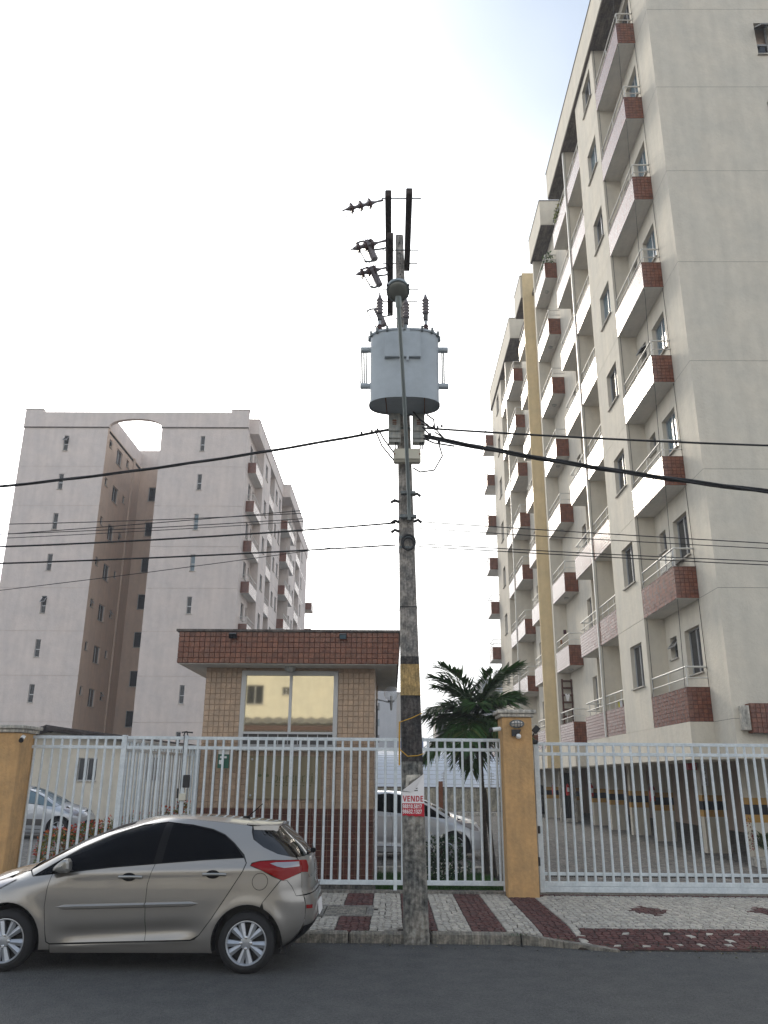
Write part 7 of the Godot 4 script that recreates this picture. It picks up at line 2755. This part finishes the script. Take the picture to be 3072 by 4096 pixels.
	for k in 5:
		var m := MB.new()
		var z0 := -23.62 - k * 0.2
		var n := 6
		for i in n:
			var za := z0 - i * 0.16 / n
			var zb := z0 - (i + 1) * 0.16 / n
			var xa := 6.7 + 0.02 * sin(i * 2.1)
			var xb := 6.7 + 0.02 * sin((i + 1) * 2.1)
			m.quad_to(v3(xa, y + 0.95, za), v3(xb, y + 0.95, zb), v3(xb + 0.02, y + 0.6, zb), v3(xa + 0.02, y + 0.6, za), Vector3.LEFT)
		single("washing", names[k] + " piece of washing on the rail of the lowest loggia", "washing", m, mat(cols[k], 0.9), "washing on the lowest loggia")
	# framed pictures on the loggia wall one floor up
	for q in [[6.95, 1.55, Color8(70, 30, 40), "dark framed picture on the first-floor balcony end wall"], [6.8, 1.15, Color8(140, 96, 60), "brown framed picture on the first-floor balcony end wall"]]:
		var m := MB.new()
		m.box(q[0] - 0.05, RB_Y0 + RB_H + q[1], -32.54, q[0] + 0.06, RB_Y0 + RB_H + q[1] + 0.17, -32.52)
		single("wall_picture", q[3], "picture", m, mat(q[2], 0.6), "pictures on the balcony wall")
	# fallen leaves and grit along the gutter
	var r := RandomNumberGenerator.new()
	r.seed = 4
	var lit := MB.new()
	lit.colored = true
	for k in 420:
		var x := r.randf_range(-6.0, 9.0)
		var z := -11.12 + absf(r.randfn()) * 0.16
		if x > 2.3:
			z += 0.3
		var a := r.randf() * TAU
		var sz := r.randf_range(0.006, 0.03)
		var g := r.randf_range(0.6, 1.3)
		lit.col = [Color(0.13, 0.09, 0.05), Color(0.2, 0.17, 0.12), Color(0.07, 0.06, 0.05), Color(0.25, 0.23, 0.2)][r.randi() % 4] * g
		var u := v3(cos(a), 0, sin(a)) * sz
		var w := v3(-sin(a), 0, cos(a)) * sz * 0.5
		var c := v3(x, 0.006, z)
		lit.quad_to(c - u, c - w + v3(0, r.randf() * sz * 0.5, 0), c + u, c + w + v3(0, r.randf() * sz * 0.6, 0), Vector3.UP)
	single("gutter_litter", "dry leaves and grit lying along the gutter", "litter", lit, M.leaf, "", "stuff")
	# hairline cracks sealed in the asphalt
	for q in [[-0.6, -10.55, 2.6, 0.12], [1.0, -9.4, 1.5, -0.25], [-2.0, -7.6, 3.4, 0.05]]:
		var cm := MB.new()
		var x: float = q[0]
		var z: float = q[1]
		var n := int(q[2] / 0.08)
		for k in n:
			var x2 := x + 0.08
			var z2: float = z + q[3] * 0.08 + r.randf_range(-0.02, 0.02)
			var hw := r.randf_range(0.002, 0.006)
			cm.quad_to(v3(x, 0.004, z - hw), v3(x2, 0.004, z2 - hw), v3(x2, 0.004, z2 + hw), v3(x, 0.004, z + hw), Vector3.UP)
			x = x2
			z = z2
		var o := structure("road_crack", cm, M.stripe_black)
		o.name = numbered(self, "road_crack")
	# grey chairs folded against the rail, one storey up
	for k in 2:
		var ch := thing("folded_chair", ["grey folded chair at the street end of the second-lowest red-ended balcony", "grey folded chair by the window pier on the second-lowest red-ended balcony"][k], "chair", v3(6.75, RB_Y0 + RB_H + 0.1, -19.2 - k * 0.5), "folded chairs on the balcony")
		var yb := RB_Y0 + RB_H + 0.1
		var zc := -19.2 - k * 0.5
		var fr := MB.new()
		for e in [-0.2, 0.2]:
			fr.tube([v3(6.72, yb, zc + e), v3(6.78, yb + 1.25, zc + e)], 0.014, 6)
		part(ch, "frame", fr, M.aluminium)
		var bk := MB.new()
		bk.cbox(v3(6.77, yb + 1.02, zc), v3(0.03, 0.42, 0.4), 0.01, Basis(Vector3.BACK, -0.05))
		part(ch, "backrest", bk, M.galvanised)
		var st := MB.new()
		st.cbox(v3(6.745, yb + 0.55, zc), v3(0.03, 0.42, 0.4), 0.01, Basis(Vector3.BACK, -0.05))
		part(ch, "seat", st, M.galvanised)
